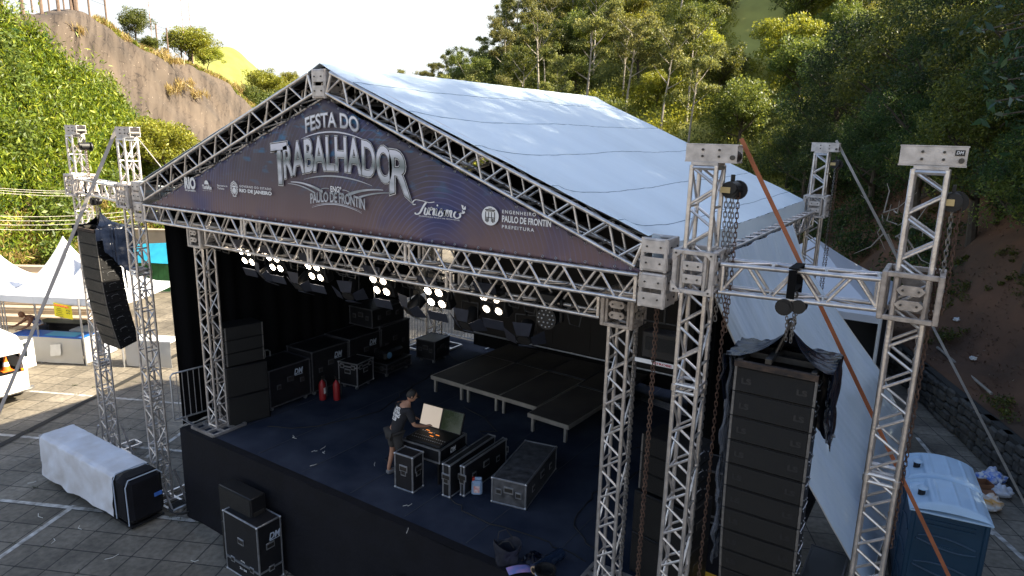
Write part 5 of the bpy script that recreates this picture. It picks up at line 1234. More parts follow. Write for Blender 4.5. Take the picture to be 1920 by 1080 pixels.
hoist_set('hand chain hoist under the header of the front right roof tower', 11.43, .12, 7.42, [(-.05, 0, 7.36, 6.0, 0), (-.01, .02, 7.36, 6.2, 0), (.03, -.03, 7.36, 6.35, 0), (.07, .0, 7.36, 5.9, 1), (-.10, .02, 6.3, 2.9, 0), (.04, 0, 6.3, 2.6, 1)])
hoist_set('hand chain hoist under the marked header of the outermost right tower', 13.34, .34, 7.42, [(-.07, -.02, 7.36, 6.3, 0), (-.03, .03, 7.36, 3.9, 1), (.01, -.03, 7.36, 6.4, 0), (.06, .02, 7.36, 6.35, 1), (-.09, -.02, 6.3, 2.2, 0)])
hoist_set('hand chain hoist chains beside the rear right roof tower', 11.16, 8.5, 7.45, [(0, 0, 7.4, 4.2, 0), (.05, 0, 7.4, 3.6, 1)])
hoist_set('steel chains running down the right stage tower', 10.38, .36, 5.75, [(0, 0, 5.6, 2.5, 0), (.012, .02, 5.6, 2.4, 0)], False)
hoist_set('rusty chain hanging free between the right stage tower and the roof tower', 10.72, .1, 6.1, [(0, 0, 6.05, 2.3, 1), (.012, .015, 6.0, 2.5, 1)], False)
hoist_set('hand chain hoist under the header of the left outermost tower', -2.86, .55, 7.42, [(0, 0, 7.4, 6.7, 0), (.05, 0, 7.4, 6.6, 1)])
# side fills on stage
for x, y, nm in ((1.52, 1.05, 'left'), (10.72, 1.25, 'right')):
    rz = R_(-12) if nm == 'left' else R_(205)
    if nm == 'right': rz = R_(-100)
    subwoofer((x, y, SF), rz, 'lower subwoofer of the %s side fill on the stage' % nm, sz=.62); subwoofer((x, y, SF+.63), rz, 'upper subwoofer of the %s side fill on the stage' % nm, sz=.62)
    d = Matrix.Rotation(rz+R_(90), 4, 'Z')
    for i in range(3):
        q = d @ Vector((0, -.26, 0)); e = element((x+q.x, y+q.y, SF+1.27+.27*(3-i)), '%s small array cabinet stacked on the %s side fill' % (['top', 'middle', 'bottom'][i], nm), sx=.78, sy=.5, logos=False); e.rotation_euler = (0, 0, rz+R_(90))
subwoofer((3.30, -.0-.62+.3, 0), R_(-90), 'black speaker cabinet standing behind the DM flight case against the stage skirt', sx=.30, sy=.95, sz=.80)
subwoofer((3.30, -.32, .81), R_(-90), 'upper black speaker cabinet behind the DM flight case against the stage skirt', sx=.30, sy=.95, sz=.74)
for i, x in enumerate((7.35, 8.45)): subwoofer((x, -.42, 0), R_(-90), ['left', 'right'][i]+' low black box in front of the stage at the lower edge of the view', sx=.55, sy=1.0, sz=1.18)
# wedge monitor, floor pipes
t = thing('monitor_wedge', 'black stage monitor wedge with white marking behind the right stage tower', 'speaker', (7.5, 6.3, SF), R_(20)); m = MB()
m.add([(-.3, -.22, 0), (.3, -.22, 0), (.3, .25, 0), (-.3, .25, 0), (-.3, -.14, .22), (.3, -.14, .22), (.3, .25, .36), (-.3, .25, .36)], [(3, 2, 1, 0), (4, 5, 6, 7), (0, 1, 5, 4), (1, 2, 6, 5), (2, 3, 7, 6), (3, 0, 4, 7)]); m.build('cabinet', BLACK, t)
m = MB(); text_to(m, 'LS', flat_fn((.12, -.19, .10), (1, 0, 0), (0, .3, 1), .14, .10), .03); m.build('lettering', LETB, t, smooth=False)
t = thing('pipe_bundle', 'bundle of dark steel pipes lying on the stage floor behind the right stage tower', 'pipes', (8, 7.1, SF), world=True); m = MB()
for i in range(4): m.tube((7.5+.02*i, 7.0+.07*i, SF+.04+.01*(i % 2)), (9.4+.03*i, 6.6+.08*i, SF+.04), .022, 8)
m.build('pipe', pm('dark steel pipe', (.12, .12, .13), .35, .8, .2), t)

# ------------------------------------------------------------------ lamps on the lamp truss
LAMP = pm('lit halogen lens', (1, .86, .66), .4, 0, 0, emit=14, ecol=(1, .86, .66))
LAMPD = pm('dim halogen lens', (.9, .78, .62), .4, 0, 0, emit=1.6, ecol=(1, .86, .70))
FLAP = pm('barn door metal', (.045, .05, .07), .4, .5, .2, 8)
def blinder(x, z, lens, label, y=.62, rz=0, tilt=22):
    t = thing('blinder_lamp', label, 'stage lamp', (x, y, z), R_(rz), 'four eyed blinder lamps on the lamp truss'); T = Matrix.Rotation(R_(-tilt), 4, 'X') if False else Matrix.Rotation(R_(tilt), 4, 'X')
    m = MB(); m.box(0, .06, 0, .44, .16, .44, c=.015, M=T); m.build('housing', BLACK, t)
    for a in (-.105, .105):
        for b in (-.10, .10):
            m = MB(); m.tube(T @ Vector((a, -.05, b)), T @ Vector((a, .0, b)), .082, 20, .07); r = m.build('reflector_rim', BOLT, t)
            m = MB(); m.tube(T @ Vector((a, -.056, b)), T @ Vector((a, -.048, b)), .057, 20); m.build('lens', lens, r)
    m = MB()
    for s in (-1, 1): m.bar((s*.24, .05, -.02), (s*.24, .05, .32), .02, .03)
    m.bar((-.24, .05, .32), (.24, .05, .32), .03, .03); m.tube((0, .05, .32), (0, -.1, .42), .02, 7); m.build('yoke', BLACK, t)
    m = MB(); 
    for s in (-1, 1): m = MB(); m.box(0, -.10, s*.31, .36, .012, .16, M=T); m.build('barn_door', FLAP, t)
    m = MB(); m.path([(0, .1, .2), (.12, .18, .3), (.25, .1, .36), (.2, -.1, .34)], .012, 5); m.build('cable', RUBBER, t); return t
for i, (x, z) in enumerate([(2.62, 5.62), (3.42, 5.60), (4.46, 5.58), (5.98, 5.56), (7.10, 5.54), (8.12, 5.60)]):
    blinder(x, z, LAMP if i < 5 else LAMPD, ['leftmost lit', 'second lit', 'third lit', 'fourth lit', 'fifth lit', 'rightmost dim'][i]+' four eyed blinder lamp counted from the left under the lamp truss')
def fresnel(x, z, label, y=.75, rz=0, tilt=40, L=.32):
    t = thing('spot_lamp', label, 'stage lamp', (x, y, z), R_(rz), 'unlit spot lamps with open barn doors'); T = Matrix.Rotation(R_(tilt), 4, 'X')
    m = MB(); m.tube((0, -.14, 0), (0, .16, 0), .115, 16, .10, M=T); m.build('housing', BLACK, t); m = MB(); m.tube((0, -.15, 0), (0, -.142, 0), .09, 16, M=T); m.build('lens', BOLT, t)
    m = MB()
    for k, a in enumerate((0, 90, 180, 270)):
        Q = T @ Matrix.Translation((0, -.15, 0)) @ Matrix.Rotation(R_(a), 4, 'Y') @ Matrix.Translation((0, 0, .115)) @ Matrix.Rotation(R_(-28), 4, 'X')
        m.add([(-.09, 0, 0), (.09, 0, 0), (.14, 0, L*.62), (-.14, 0, L*.62), (-.09, .006, 0), (.09, .006, 0), (.14, .006, L*.62), (-.14, .006, L*.62)], [(0, 1, 2, 3), (7, 6, 5, 4), (0, 4, 5, 1), (1, 5, 6, 2), (2, 6, 7, 3), (3, 7, 4, 0)], Q)
    m.build('barn_door', FLAP, t); m = MB(); m.path([(-.14, 0, 0), (-.15, 0, .25), (.15, 0, .25), (.14, 0, 0)], .012, 5); m.tube((0, 0, .25), (0, -.1, .38), .018, 6); m.build('yoke', BLACK, t); return t
for i, (x, z) in enumerate([(3.0, 5.35), (3.95, 5.30), (5.15, 5.32), (6.55, 5.28), (7.62, 5.25), (8.60, 5.22)]):
    fresnel(x, z, ['first', 'second', 'third', 'fourth', 'fifth', 'sixth'][i]+' unlit spot lamp from the left hanging between the blinders', rz=(i % 3-1)*18, tilt=38)
t = thing('moving_head_lamp', 'round moving head lamp ringed with small lenses right of the blinders', 'stage lamp', (9.06, .6, 5.55)); m = MB(); m.tube((0, -.10, 0), (0, .1, 0), .15, 20, .12); m.build('head', BLACK, t)
m = MB(); 
for i in range(12): a = i*math.pi/6; m.ball((.115*math.cos(a), -.105, .115*math.sin(a)), .012, 6)
for i in range(6): a = i*math.pi/3; m.ball((.06*math.cos(a), -.105, .06*math.sin(a)), .014, 6)
m.build('lens', TRIM, t); m = MB(); m.box(0, 0, .28, .30, .2, .12, c=.02); [m.box(s*.18, 0, .12, .04, .08, .32, c=.01) for s in (-1, 1)]; m.build('yoke', BLACK, t)
t = thing('strobe_lamp', 'boxy black strobe lamp with white label strip hanging right of the right stage tower', 'stage lamp', (10.70, .46, 5.52)); m = MB(); m.box(0, 0, 0, .46, .2, .34, c=.02); m.build('housing', BLACK, t)
m = MB(); m.box(0, -.104, .02, .36, .01, .16); m.build('front_glass', GRILLE, t); m = MB(); m.box(-.02, -.125, -.20, .54, .012, .05); o = m.build('label_strip', LETW, t); m = MB(); text_to(m, 'STROBE', flat_fn((.06, -.134, -.20), (1, 0, 0), (0, 0, 1), .22, .026), .03); m.build('lettering', pm('red print', (.45, .03, .05), .5, 0, 0), o, smooth=False)
m = MB(); m.path([(-.25, 0, 0), (-.26, 0, .26), (.26, 0, .26), (.25, 0, 0)], .012, 5); m.tube((0, 0, .26), (0, -.0, .55), .02, 6); m.build('yoke', BLACK, t)
t = thing('lamp_cables', 'loose black cables looping along the lamp truss', 'cable', (1.8, .47, 5.7), world=True); rs = random.Random(4)
for i in range(34):
    x = 1.9+i*.235; d = rs.uniform(.05, .22); y = .47+rs.uniform(-.12, .2); m = MB(); m.path([(x, y, 5.78), (x+.06, y, 5.78-d), (x+.18, y+.03, 5.76-d), (x+.24, y, 5.8)], .009, 5); m.build('cable', RUBBER, t)

# ------------------------------------------------------------------ console and small things on stage
t = thing('lighting_console', 'lighting console in its open flight case with two tilted screens and a DM mark', 'console', (5.84, 1.20, SF), R_(3))
m = MB(); m.box(.40, .39, .40, .74, .70, .06); m.bar((.06, .06, .0), (.06, .06, .4), .04, .04); m.bar((.74, .06, 0), (.74, .06, .4), .04, .04); m.bar((.06, .72, 0), (.06, .72, .4), .04, .04); m.bar((.74, .72, 0), (.74, .72, .4), .04, .04); m.build('table_stand', BLACK, t)
m = MB(); m.box(.40, .39, .545, .80, .78, .23); m.build('case_body', PLYB, t)
m = MB()
for z in (.435, .665):
    for s in (0, .79): m.box(.40, s, z, .82, .028, .028); m.box(s+.003, .39, z, .028, .76, .028)
for a in (0, .80):
    for b in (0, .79): m.box(a, b, .55, .028, .028, .21)
m.build('edge_trim', TRIM, t); m = MB(); text_to(m, 'DM', flat_fn((.822, .36, .565), (0, 1, 0), (0, 0, 1), .16, .075), .03, shear=.25); m.box(.821, .36, .515, .003, .16, .010); m.build('lettering', LETW, t, smooth=False)
m = MB(); m.box(.40, .34, .69, .74, .60, .05, c=.01); desk = m.build('desk_surface', BLACK, t)
m = MB(); [m.box(.10+.045*i, .14, .719, .018, .012, .012) for i in range(15)]; [m.box(.10+.045*i, .24, .717, .02, .02, .006) for i in range(15)]; [m.box(.12+.05*i, .42, .717, .022, .022, .006) for i in range(6)]; m.build('faders', TRIM, desk)
LED = pm('orange lit keys', (1, .25, .03), .4, 0, 0, emit=.35, ecol=(1, .28, .04)); m = MB(); [m.box(x, y, .719, .075, .014, .004) for x, y in ((.20, .46), (.47, .38), (.40, .30), (.30, .40))]; m.build('lit_keys', LED, desk)
for i, (x, mt) in enumerate(((.12, pm('glaring screen', (.42, .35, .27), .3, 0, .05, 2, emit=.12, ecol=(.9, .75, .6))), (.58, pm('dark green screen', (.014, .015, .012), .25, 0, .6, 9, emit=.008, ecol=(.3, .5, .2))))):
    Q = Matrix.Translation((x, .62, .72)) @ Matrix.Rotation(R_(-24), 4, 'X') if False else Matrix.Translation((x, .60, .72)) @ Matrix.Rotation(R_(-20), 4, 'X')
    m = MB(); m.box(0, .02, .19, .455, .04, .40, M=Q, c=.008); o = m.build('screen', BLACK, t); m = MB(); m.box(0, -.003, .19, .43, .004, .36, M=Q); m.build('display', mt, o)
t = thing('jerrycan', 'pale blue translucent jerrycan with red cap beside the leaning lid', 'can', (7.30, 1.42, SF), R_(30)); m = MB(); m.box(0, 0, .13, .18, .13, .26, c=.035); m.box(.02, 0, .29, .12, .04, .05, c=.015); m.build('body', pm('translucent blue plastic', (.28, .38, .52), .35, 0, .1, 4), t)
m = MB(); m.tube((-.06, 0, .25), (-.06, 0, .31), .025, 12); m.build('cap', pm('red plastic', (.5, .05, .03), .4, 0, .1), t); m = MB(); m.box(0, -.067, .12, .10, .003, .12); m.build('label', pm('red and white label', (.6, .12, .1), .5, 0, .1, 20, col2=(.7, .68, .66)), t)
for x, y, rz, lb in ((1.72, 2.92, .3, 'left red fire extinguisher on the stage by the left wall cases'), (1.98, 3.10, 1.2, 'right red fire extinguisher on the stage by the left wall cases')):
    t = thing('fire_extinguisher', lb, 'fire extinguisher', (x+.35, y-.25, SF), rz); RED = bpy.data.materials.get('extinguisher red') or pm('extinguisher red', (.26, .012, .015), .4, 0, .08)
    m = MB(); m.lathe([(.06, 0), (.075, .01), (.078, .36), (.06, .42), (.03, .45), (.02, .48)], n=16); m.build('cylinder', RED, t); m = MB(); m.box(0, .03, .50, .025, .12, .03); m.box(0, .05, .55, .02, .12, .015); m.build('valve', BOLT, t)
    m = MB(); m.path([(0, .02, .5), (.09, .02, .46), (.12, 0, .3), (.11, 0, .1)], .012, 6); m.build('hose', RUBBER, t); m = MB(); m.add([(.0785*math.cos(a), .0785*math.sin(a), z) for a in (-.6, -.2, .2, .6) for z in (.16, .30)], [(0, 2, 3, 1), (2, 4, 5, 3), (4, 6, 7, 5)]); m.build('label', LETW, t)
t = thing('tote_bag', 'dark open cloth bag slumped on the front edge of the stage', 'bag', (8.72, .17, SF), R_(15)); 
def bag(u, v):
    a = u*2*math.pi; r = .12+.04*v+.03*math.sin(a*3+1)+.02*noise.noise(Vector((math.cos(a)*2, math.sin(a)*2, v*3))); z = .30*v+.07*math.sin(a*2)*v*v; return (r*math.cos(a)*1.15, r*math.sin(a)*.85, z)
m = MB(); m.grid(bag, 40, 12, -.004); m.build('body', pm('dark nylon', (.022, .024, .035), .45, 0, .3, 8, .5, 12), t, ang=70); m = MB(); m.path([(-.13, .03, .3), (-.12, .05, .42), (-.02, .08, .46), (.08, .10, .32)], .007, 5); m.path([(-.08, -.10, .3), (0, -.14, .4), (.09, -.12, .42), (.15, -.08, .3)], .007, 5); m.build('handle', RUBBER, t)
t = thing('film_roll', 'dark blue roll of stretch film with cardboard core lying at the stage front', 'film roll', (9.28, .42, SF+.085), R_(78)); m = MB(); m.tube((-.28, 0, 0), (.28, 0, 0), .085, 20); m.build('film', pm('dark blue film', (.012, .022, .045), .25, 0, .2, coat=.5), t); m = MB(); m.tube((-.30, 0, 0), (-.281, 0, 0), .058, 20); o = m.build('core', pm('cardboard core', (.42, .30, .18), .8, 0, .1), t); m = MB(); m.tube((-.302, 0, 0), (-.299, 0, 0), .038, 20); m.build('hollow', BOLT, o)
t = thing('tape_bucket', 'small black pot with white lettering beside the film roll', 'pot', (9.42, .10, SF), R_(-20)); m = MB(); m.lathe([(.10, 0), (.13, .02), (.14, .2), (.15, .21), (.12, .2), (.1, .1)], n=20); m.build('body', BLACK, t); m = MB(); text_to(m, 'TIVI', lambda u, v: Vector((.143*math.sin((u-.5)*1.1), -.143*math.cos((u-.5)*1.1), .07+.09*v)), .03); m.build('lettering', LETB, t, smooth=False)
t = thing('brochure', 'small colourful printed leaflet lying on the stage edge beside the bag', 'leaflet', (9.0, .12, SF+.002), R_(50)); m = MB(); m.grid(lambda u, v: ((u-.5)*.36, (v-.5)*.17, .012+.015*math.sin(u*4)), 8, 2, .002); m.build('sheet', pm('printed leaflet', (.10, .25, .60), .4, 0, .3, 7, col2=(.65, .35, .60)), t)
t = thing('wing_plastic_scrap', 'crumpled scrap of dark plastic beside the film roll', 'scrap', (9.05, .42, SF)); m = MB(); m.grid(lambda u, v: crumple(((u-.5)*.3, (v-.5)*.3, .08*math.sin(u*3)*math.sin(v*3)+.02), 9, .06), 12, 12, .002); m.build('film', PLASTB, t)
TW_ = pm('white tie wrap', (.7, .68, .62), .5, 0, 0)
rs = random.Random(13)
for i, (X, Y_) in enumerate([(608, 840), (606, 848), (588, 873), (765, 948), (767, 995), (590, 845), (960, 930), (843, 900), (550, 820), (700, 870)]):
    v = ray(X, Y_); k = (SF+.006-CAM.z)/v.z; p = CAM+v*k; p.z = SF+.003
    t = thing('tie_wrap', 'cut white tie wrap lying on the blue stage carpet' if i not in (4,) else 'bent white tie wrap on the black front edge of the stage', 'tie wrap', tuple(p), rs.random()*6, 'cut tie wraps on the stage' if i != 4 else None)
    m = MB(); L = rs.uniform(.05, .11); m.path([(-L, 0, .003), (-L*.2, .02, .004), (0, .03*rs.uniform(-1, 1), .004), (L*.8, .05, .003)], .0045, 4); m.build('strip', TW_, t)
t = thing('floor_cable', 'black cable snaking from the console across the stage floor', 'cable', (6.7, 2.0, SF), world=True); m = MB()
m.path([(6.60, 2.0, SF+.5), (6.72, 2.3, SF+.02), (6.5, 2.9, SF+.012), (6.1, 3.3, SF+.012), (5.9, 3.4, SF+.012), (6.2, 3.6, SF+.012), (5.6, 4.0, SF+.012), (4.9, 4.2, SF+.012)], .010, 5); m.path([(5.5, 1.3, SF+.012), (5.2, 1.4, SF+.012), (5.1, 1.7, SF+.012), (5.4, 1.9, SF+.2), (5.7, 1.6, SF+.5)], .009, 5)
m.path([(9.6, 5.8, SF+.012), (8.8, 4.6, SF+.012), (8.5, 3.4, SF+.012)], .010, 5); m.build('cable', RUBBER, t)
rs = random.Random(8)
for i, (pts_, lb) in enumerate([([(2.3, 1.0), (3.1, 1.6), (3.6, 2.9), (3.2, 4.2), (2.9, 5.8)], 'thin black cable running from the left side fill towards the back of the stage'), ([(9.9, 1.0), (9.1, 1.5), (8.9, 2.6), (9.3, 3.9), (8.9, 5.6)], 'thin black cable running from the right stage tower towards the back'), ([(2.0, 6.9), (2.9, 6.6), (3.3, 7.2), (4.6, 7.3)], 'tangled black cable on the floor beside the rear left tower'), ([(7.0, 1.1), (7.6, .8), (8.8, .9), (9.8, .8)], 'black cable lying across the stage front behind the bag')]):
    t = thing('floor_cable', lb, 'cable', (pts_[0][0], pts_[0][1], SF), world=True); m = MB(); P_ = []
    for a, b in zip(pts_[:-1], pts_[1:]):
        for k in range(6): f_ = k/6; P_.append((a[0]+(b[0]-a[0])*f_+rs.uniform(-.05, .05), a[1]+(b[1]-a[1])*f_+rs.uniform(-.05, .05), SF+.010))
    m.path(P_, .009, 5); m.build('cable', RUBBER, t)
YEL = pm('yellow ramp plastic', (.55, .33, .02), .55, 0, .2, 6, .2, 30)
for x, y, rz, lb in ((11.35, 1.45, R_(-3), 'yellow cable ramp with toothed edge under the right speaker column'), (10.55, 2.75, R_(62), 'yellow cable ramp behind the front right roof tower')):
    t = thing('cable_ramp', lb, 'cable ramp', (x, y, SF-.02), rz); m = MB(); m.box(0, 0, .03, .9, .24, .05, c=.02); [m.box(-.36+.18*i, -.13, .02, .09, .05, .035) for i in range(5)]; m.build('body', YEL, t)

# ------------------------------------------------------------------ straps and guys
def strap(name, label, a, b, wd, th, mat, cat='strap', up=(0, 0, 1), n=1):
    t = thing(name, label, cat, tuple(b), world=True); m = MB(); a = Vector(a); b = Vector(b)
    if n == 1: m.bar(a, b, wd, th, up)
    else: m.tube(a, b, wd/2, 8)
    m.build('webbing' if cat == 'strap' else 'rod', mat, t); return t
strap('ratchet_strap', 'long orange ratchet strap running from the roof tower header down past the portable toilet', (11.50, .02, 7.93), (15.35, 2.75, .05), .045, .006, STRAPO, up=(.2, .9, .1))
strap('guy_rod', 'pale guy strap from the rear right tower header to the foot of the stone wall', (11.12, 8.48, 7.92), (15.75, 10.0, .02), .050, .01, STRAPW, up=(.2, .9, .1))
strap('guy_rod', 'long grey diagonal guy strap from the front left roof tower header down to the left', (-.22, -.05, 7.86), (-2.90, -2.73, .02), .062, .02, STRAPG, up=(.7, -.7, .2))
strap('guy_cable', 'thin grey cable from the front left roof tower header to the left rafter', (.3, .02, 7.7), (1.25, .0, 7.05), .018, .01, STRAPG, cat='cable', n=2)
strap('guy_cable', 'thin cable from the rear right tower header down behind the roof corner', (10.75, 8.5, 7.85), (10.45, 9.3, 5.0), .02, .01, STRAPG, cat='cable', n=2)
# ================================================================== AROUND THE STAGE
# covered row of cabinets on the left
t = thing('covered_speaker_row', 'row of black cabinets under a grubby white sheet left of the stage', 'covered speakers', (-2.95, -1.0, 0), world=True)
m = MB(); 
for i in range(4): m.box(-2.93+.88*i+.44, -.66, .60, .86, .70, .96, c=.06)
m.build('cabinets', BLACK, t); m = MB(); [m.box(-2.93+.88*i+.44, -.66, .08, .84, .68, .05) for i in range(4)]; m.build('dolly', PLYB, t)
for x in (-2.8, .45):
    for y in (-.93, -.4): m = MB(); m.tube((x-.02, y, .05), (x+.02, y, .05), .05, 10); m.build('caster', GALV, t)
SHEET = pm('grubby white sheet', (.50, .46, .43), .75, 0, .2, 1.6, .9, 3.5, col2=(.80, .83, .90), det=10, contrast=.8)
t = thing('dust_sheet', 'grubby pale sheet draped over the row of cabinets left of the stage', 'sheet', (-2.95, -1.0, 1.1), world=True)
def ds(u, v):
    x = -3.02+3.12*u+.05*noise.noise(Vector((0, v*5, 0)))*(u > .95)
    # v: 0 back hem .. front hem
    L = [(-.28, .62), (-.29, 1.05), (-.34, 1.105), (-.96, 1.105), (-1.035, 1.05), (-1.06, .15)]; W_ = [0, .16, .22, .52, .58, 1]
    i = max(k for k in range(5) if v >= W_[k]-1e-9); f = (v-W_[i])/(W_[i+1]-W_[i]); y = L[i][0]+(L[i+1][0]-L[i][0])*f; z = L[i][1]+(L[i+1][1]-L[i][1])*f
    hem = .10*noise.noise(Vector((x*1.3, 2, 0)))+.06*u; side = max(0, (v-.58)/.42)
    z += side**2*hem-.022*abs(math.sin((x+3)*math.pi/.88))*(1-side)*(.2 < v < .56)
    y -= side*(.03+.04*abs(noise.noise(Vector((x*2.2+side*2, side*1.5, 4))))+.02*math.sin(x*6+side*5)); p = Vector((x, y, z))
    return p+Vector((0, noise.noise(p*5)*.012, noise.noise(p*4)*.010))
m = MB(); m.grid(ds, 110, 60, .003)
def dsl(u, v): y = -.30-.74*u; z = 1.09-(.72+.08*math.sin(u*5))*v; return (-3.03-.06*v-.02*math.sin(u*9+v*3), y-.02*v, z)
m.grid(dsl, 20, 16, .003); m.build('cloth', SHEET, t, ang=70)
t = thing('cabinet_cover', 'black padded cover with pale piping on the near end of the sheeted cabinet row', 'cover', (.1, -1.0, 1.1), world=True); m = MB(); m.box(.37, -.66, .62, .50, .76, 1.0, c=.12); m.build('cover', SKIRT, t); m = MB()
for x in (.13, .60): m.path([(x, -1.046, .16), (x, -1.046, .98), (x, -.98, 1.118), (x, -.40, 1.118), (x, -.30, 1.0)], .012, 5)
m.build('piping', LETB, t)
t = thing('cable_coil', 'coil of black cable on the foot frame of the left roof tower', 'cable', (.75, .0, .06)); m = MB()
for i in range(4): m.torus((0, .0, 0), .22+.02*i, .014, Matrix.Translation((0, 0, .03+.02*i)) @ Matrix.Rotation(R_(90), 4, 'X'), 24, 5)
m.build('coil', RUBBER, t)
t = thing('blue_rag', 'small blue cloth on the end of the sheeted row', 'cloth', (.78, -.55, .55), world=True); m = MB(); m.box(.655, -.45, .62, .02, .16, .08, c=.01); m.build('cloth', pm('blue cloth', (.05, .15, .5), .7, 0, .2), t)
# litter on the paving
rs = random.Random(17)
for i, (X, Y_) in enumerate([(75, 968), (100, 1015), (210, 1045), (365, 1052), (445, 970), (60, 905), (150, 990)]):
    v = ray(X, Y_); k = -CAM.z/v.z; p = CAM+v*k; t = thing('tie_wrap', 'cut white tie wrap lying on the paving slabs in the shade', 'tie wrap', (p.x, p.y, .006), rs.random()*6, 'cut tie wraps on the paving'); m = MB(); L = rs.uniform(.06, .14); m.path([(-L, 0, .003), (0, .03, .004), (L, -.02, .003)], .006, 4); m.build('strip', TW_, t)

# portable toilets
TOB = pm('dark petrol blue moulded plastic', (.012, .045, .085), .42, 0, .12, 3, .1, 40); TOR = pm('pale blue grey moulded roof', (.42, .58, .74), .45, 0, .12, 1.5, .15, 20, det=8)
def toilet(loc, rz, label, back=True):
    t = thing('portable_toilet', label, 'toilet', loc, rz); sx, sy, H = 1.10, 1.02, 2.1
    m = MB(); m.box(0, 0, .08, sx, sy, .14, c=.02); m.build('skid', BLACK, t)
    m = MB(); m.box(0, 0, .15+(H-.15)/2, sx-.05, sy-.05, H-.15, c=.02)
    for s in (-1, 1):
        for q in (-1, 1): m.box(s*(sx/2-.045), q*(sy/2-.045), .15+(H-.15)/2, .08, .08, H-.15, c=.02)
    m.build('walls', TOB, t)
    m = MB(); y = -(sy/2-.022)
    for z in (1.98, 1.90): m.bar((-.36, y-.008, z), (.36, y-.008, z), .03, .035)
    for k, z in enumerate((1.62, 1.14, .66)):
        m.path([(-.40+.8*f, y-.006, z+.10*math.cos((f-.35)*2.6)) for f in (i/14 for i in range(15))], .019, 6); m.path([(-.42+.84*f, y-.006, z-.12-.10*math.cos((f-.7)*2.6)+.1) for f in (i/14 for i in range(15))], .019, 6)
    for s in (-1, 1):
        x = s*(sx/2-.022)
        for k, z in enumerate((1.62, 1.14, .66)):
            m.path([(x+s*.006, -.38+.76*f, z+.10*math.cos((f-.35)*2.6)) for f in (i/14 for i in range(15))], .018, 6)
    m.build('ribs', TOB, t)
    m = MB(); m.box(.02, y-.004, 1.555, .34, .012, .075, c=.005); o = m.build('maker_plate', TOB, t); m = MB(); [m.path([(-.08+.033*k, y-.008, 1.54), (-.07+.033*k, y-.008, 1.57), (-.06+.033*k, y-.008, 1.545)], .005, 4) for k in range(6)]; m.build('emboss', (bpy.data.materials.get('worn emboss') or pm('worn emboss', (.03, .08, .12), .4, 0, .2)), o, smooth=False)
    def rf(u, v):
        x = (u-.5)*(sx+.04); yy = (v-.5)*(sy+.04); ed = min(1, min(u, 1-u, v, 1-v)/.07); z = .03+.17*math.sin(math.pi*min(1, max(0, u)))**.55*(.35+.65*ed)
        if .17 < u < .99:
            for c in (.34, .58, .80): z += .022*math.exp(-((u-c)/.022)**4)*(.1 < v < .9)
        if u < .26 and .12 < v < .88: z -= .05*(1 if .06 < u < .24 else .4)
        if u > .62: z -= .03*math.sin(v*math.pi*2)**2*(u-.62)
        return (x, yy, H+z)
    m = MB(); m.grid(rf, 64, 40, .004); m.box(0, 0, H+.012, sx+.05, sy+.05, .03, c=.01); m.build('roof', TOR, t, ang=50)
    m = MB(); m.tube((-.38, -.05, H+.02), (-.38, -.05, H+.19), .055, 14); m.build('vent_pipe', BLACK, t); m = MB(); m.lathe([(.075, 0), (.085, .02), (.05, .05), (.02, .06)], (-.38, -.05, H+.19), 14); m.build('vent_cap', TOR, t)
    return t
toilet((13.93, 5.55, 0), R_(8), 'nearer portable toilet, dark blue with wavy ribs and pale roof')
toilet((13.80, 6.62, 0), R_(8), 'farther portable toilet standing back to back behind the first')
# rubbish by the wall
t = thing('cardboard_box', 'open brown cardboard box by the stone wall', 'box', (14.75, 11.1, 0), R_(30)); m = MB()
for x, y, a, b in ((0, -.15, .4, .01), (0, .15, .4, .01), (-.2, 0, .01, .3), (.2, 0, .01, .3)): m.box(x, y, .13, a, b, .26)
m.box(0, 0, .01, .4, .3, .01); m.box(-.05, -.25, .22, .4, .2, .008, M=Matrix.Rotation(.3, 4, 'X')); m.build('carton', pm('cardboard', (.26, .12, .06), .85, 0, .15), t)
def rub(loc, s, mat, label, nm='plastic_bag', seed=1):
    t = thing(nm, label, 'rubbish', loc); m = MB()
    def f(u, v):
        a = u*2*math.pi; b = v*math.pi; p = Vector((math.cos(a)*math.sin(b), math.sin(a)*math.sin(b), .6-.6*math.cos(b))); k = 1+.45*noise.noise(p*2.2+Vector((seed, 0, 0)))+.15*noise.noise(p*6); return tuple(p*s*k)
    m.grid(f, 26, 14, -.002); m.build('bag', mat, t, ang=50); return t
rub((14.95, 11.65, 0), .27, pm('blue white litter', (.08, .18, .55), .4, 0, .2, 9, col2=(.7, .72, .75), contrast=2), 'blue and white bag of rubbish beside the cardboard box', seed=2)
rub((15.15, 11.15, 0), .2, pm('white plastic bag', (.62, .66, .74), .35, 0, .1), 'white crumpled plastic bag right of the cardboard box', seed=5)
rub((14.9, 10.3, 0), .24, pm('striped bag', (.66, .68, .70), .4, 0, .1, 3, col2=(.65, .35, .08), contrast=2.5, stretch=(.4, .4, 3)), 'white plastic bag with yellow and red stripe in front of the cardboard box', seed=8)
t = thing('bottle_pack', 'flat pale blue plastic lid lying on the paving near the wall', 'lid', (14.35, 12.0, 0)); m = MB(); m.lathe([(.20, .0), (.22, .03), (.18, .05), (.05, .04)], n=20); m.build('lid', pm('pale blue lid', (.25, .35, .60), .4, 0, .2, 8), t)
for i, (s, t_, sz) in enumerate([(1.3, 6, .09), (2.0, 9, .1), (1.2, 2.5, .14), (1.0, 11, .1), (2.4, 4, .1), (1.6, -1, .12)]): rub(tuple(emb_at(s, t_, .02)), sz, WHITEP, 'pale scrap of litter lying on the earth bank above the wall', 'litter_scrap', i)['group'] = 'litter scraps on the bank'
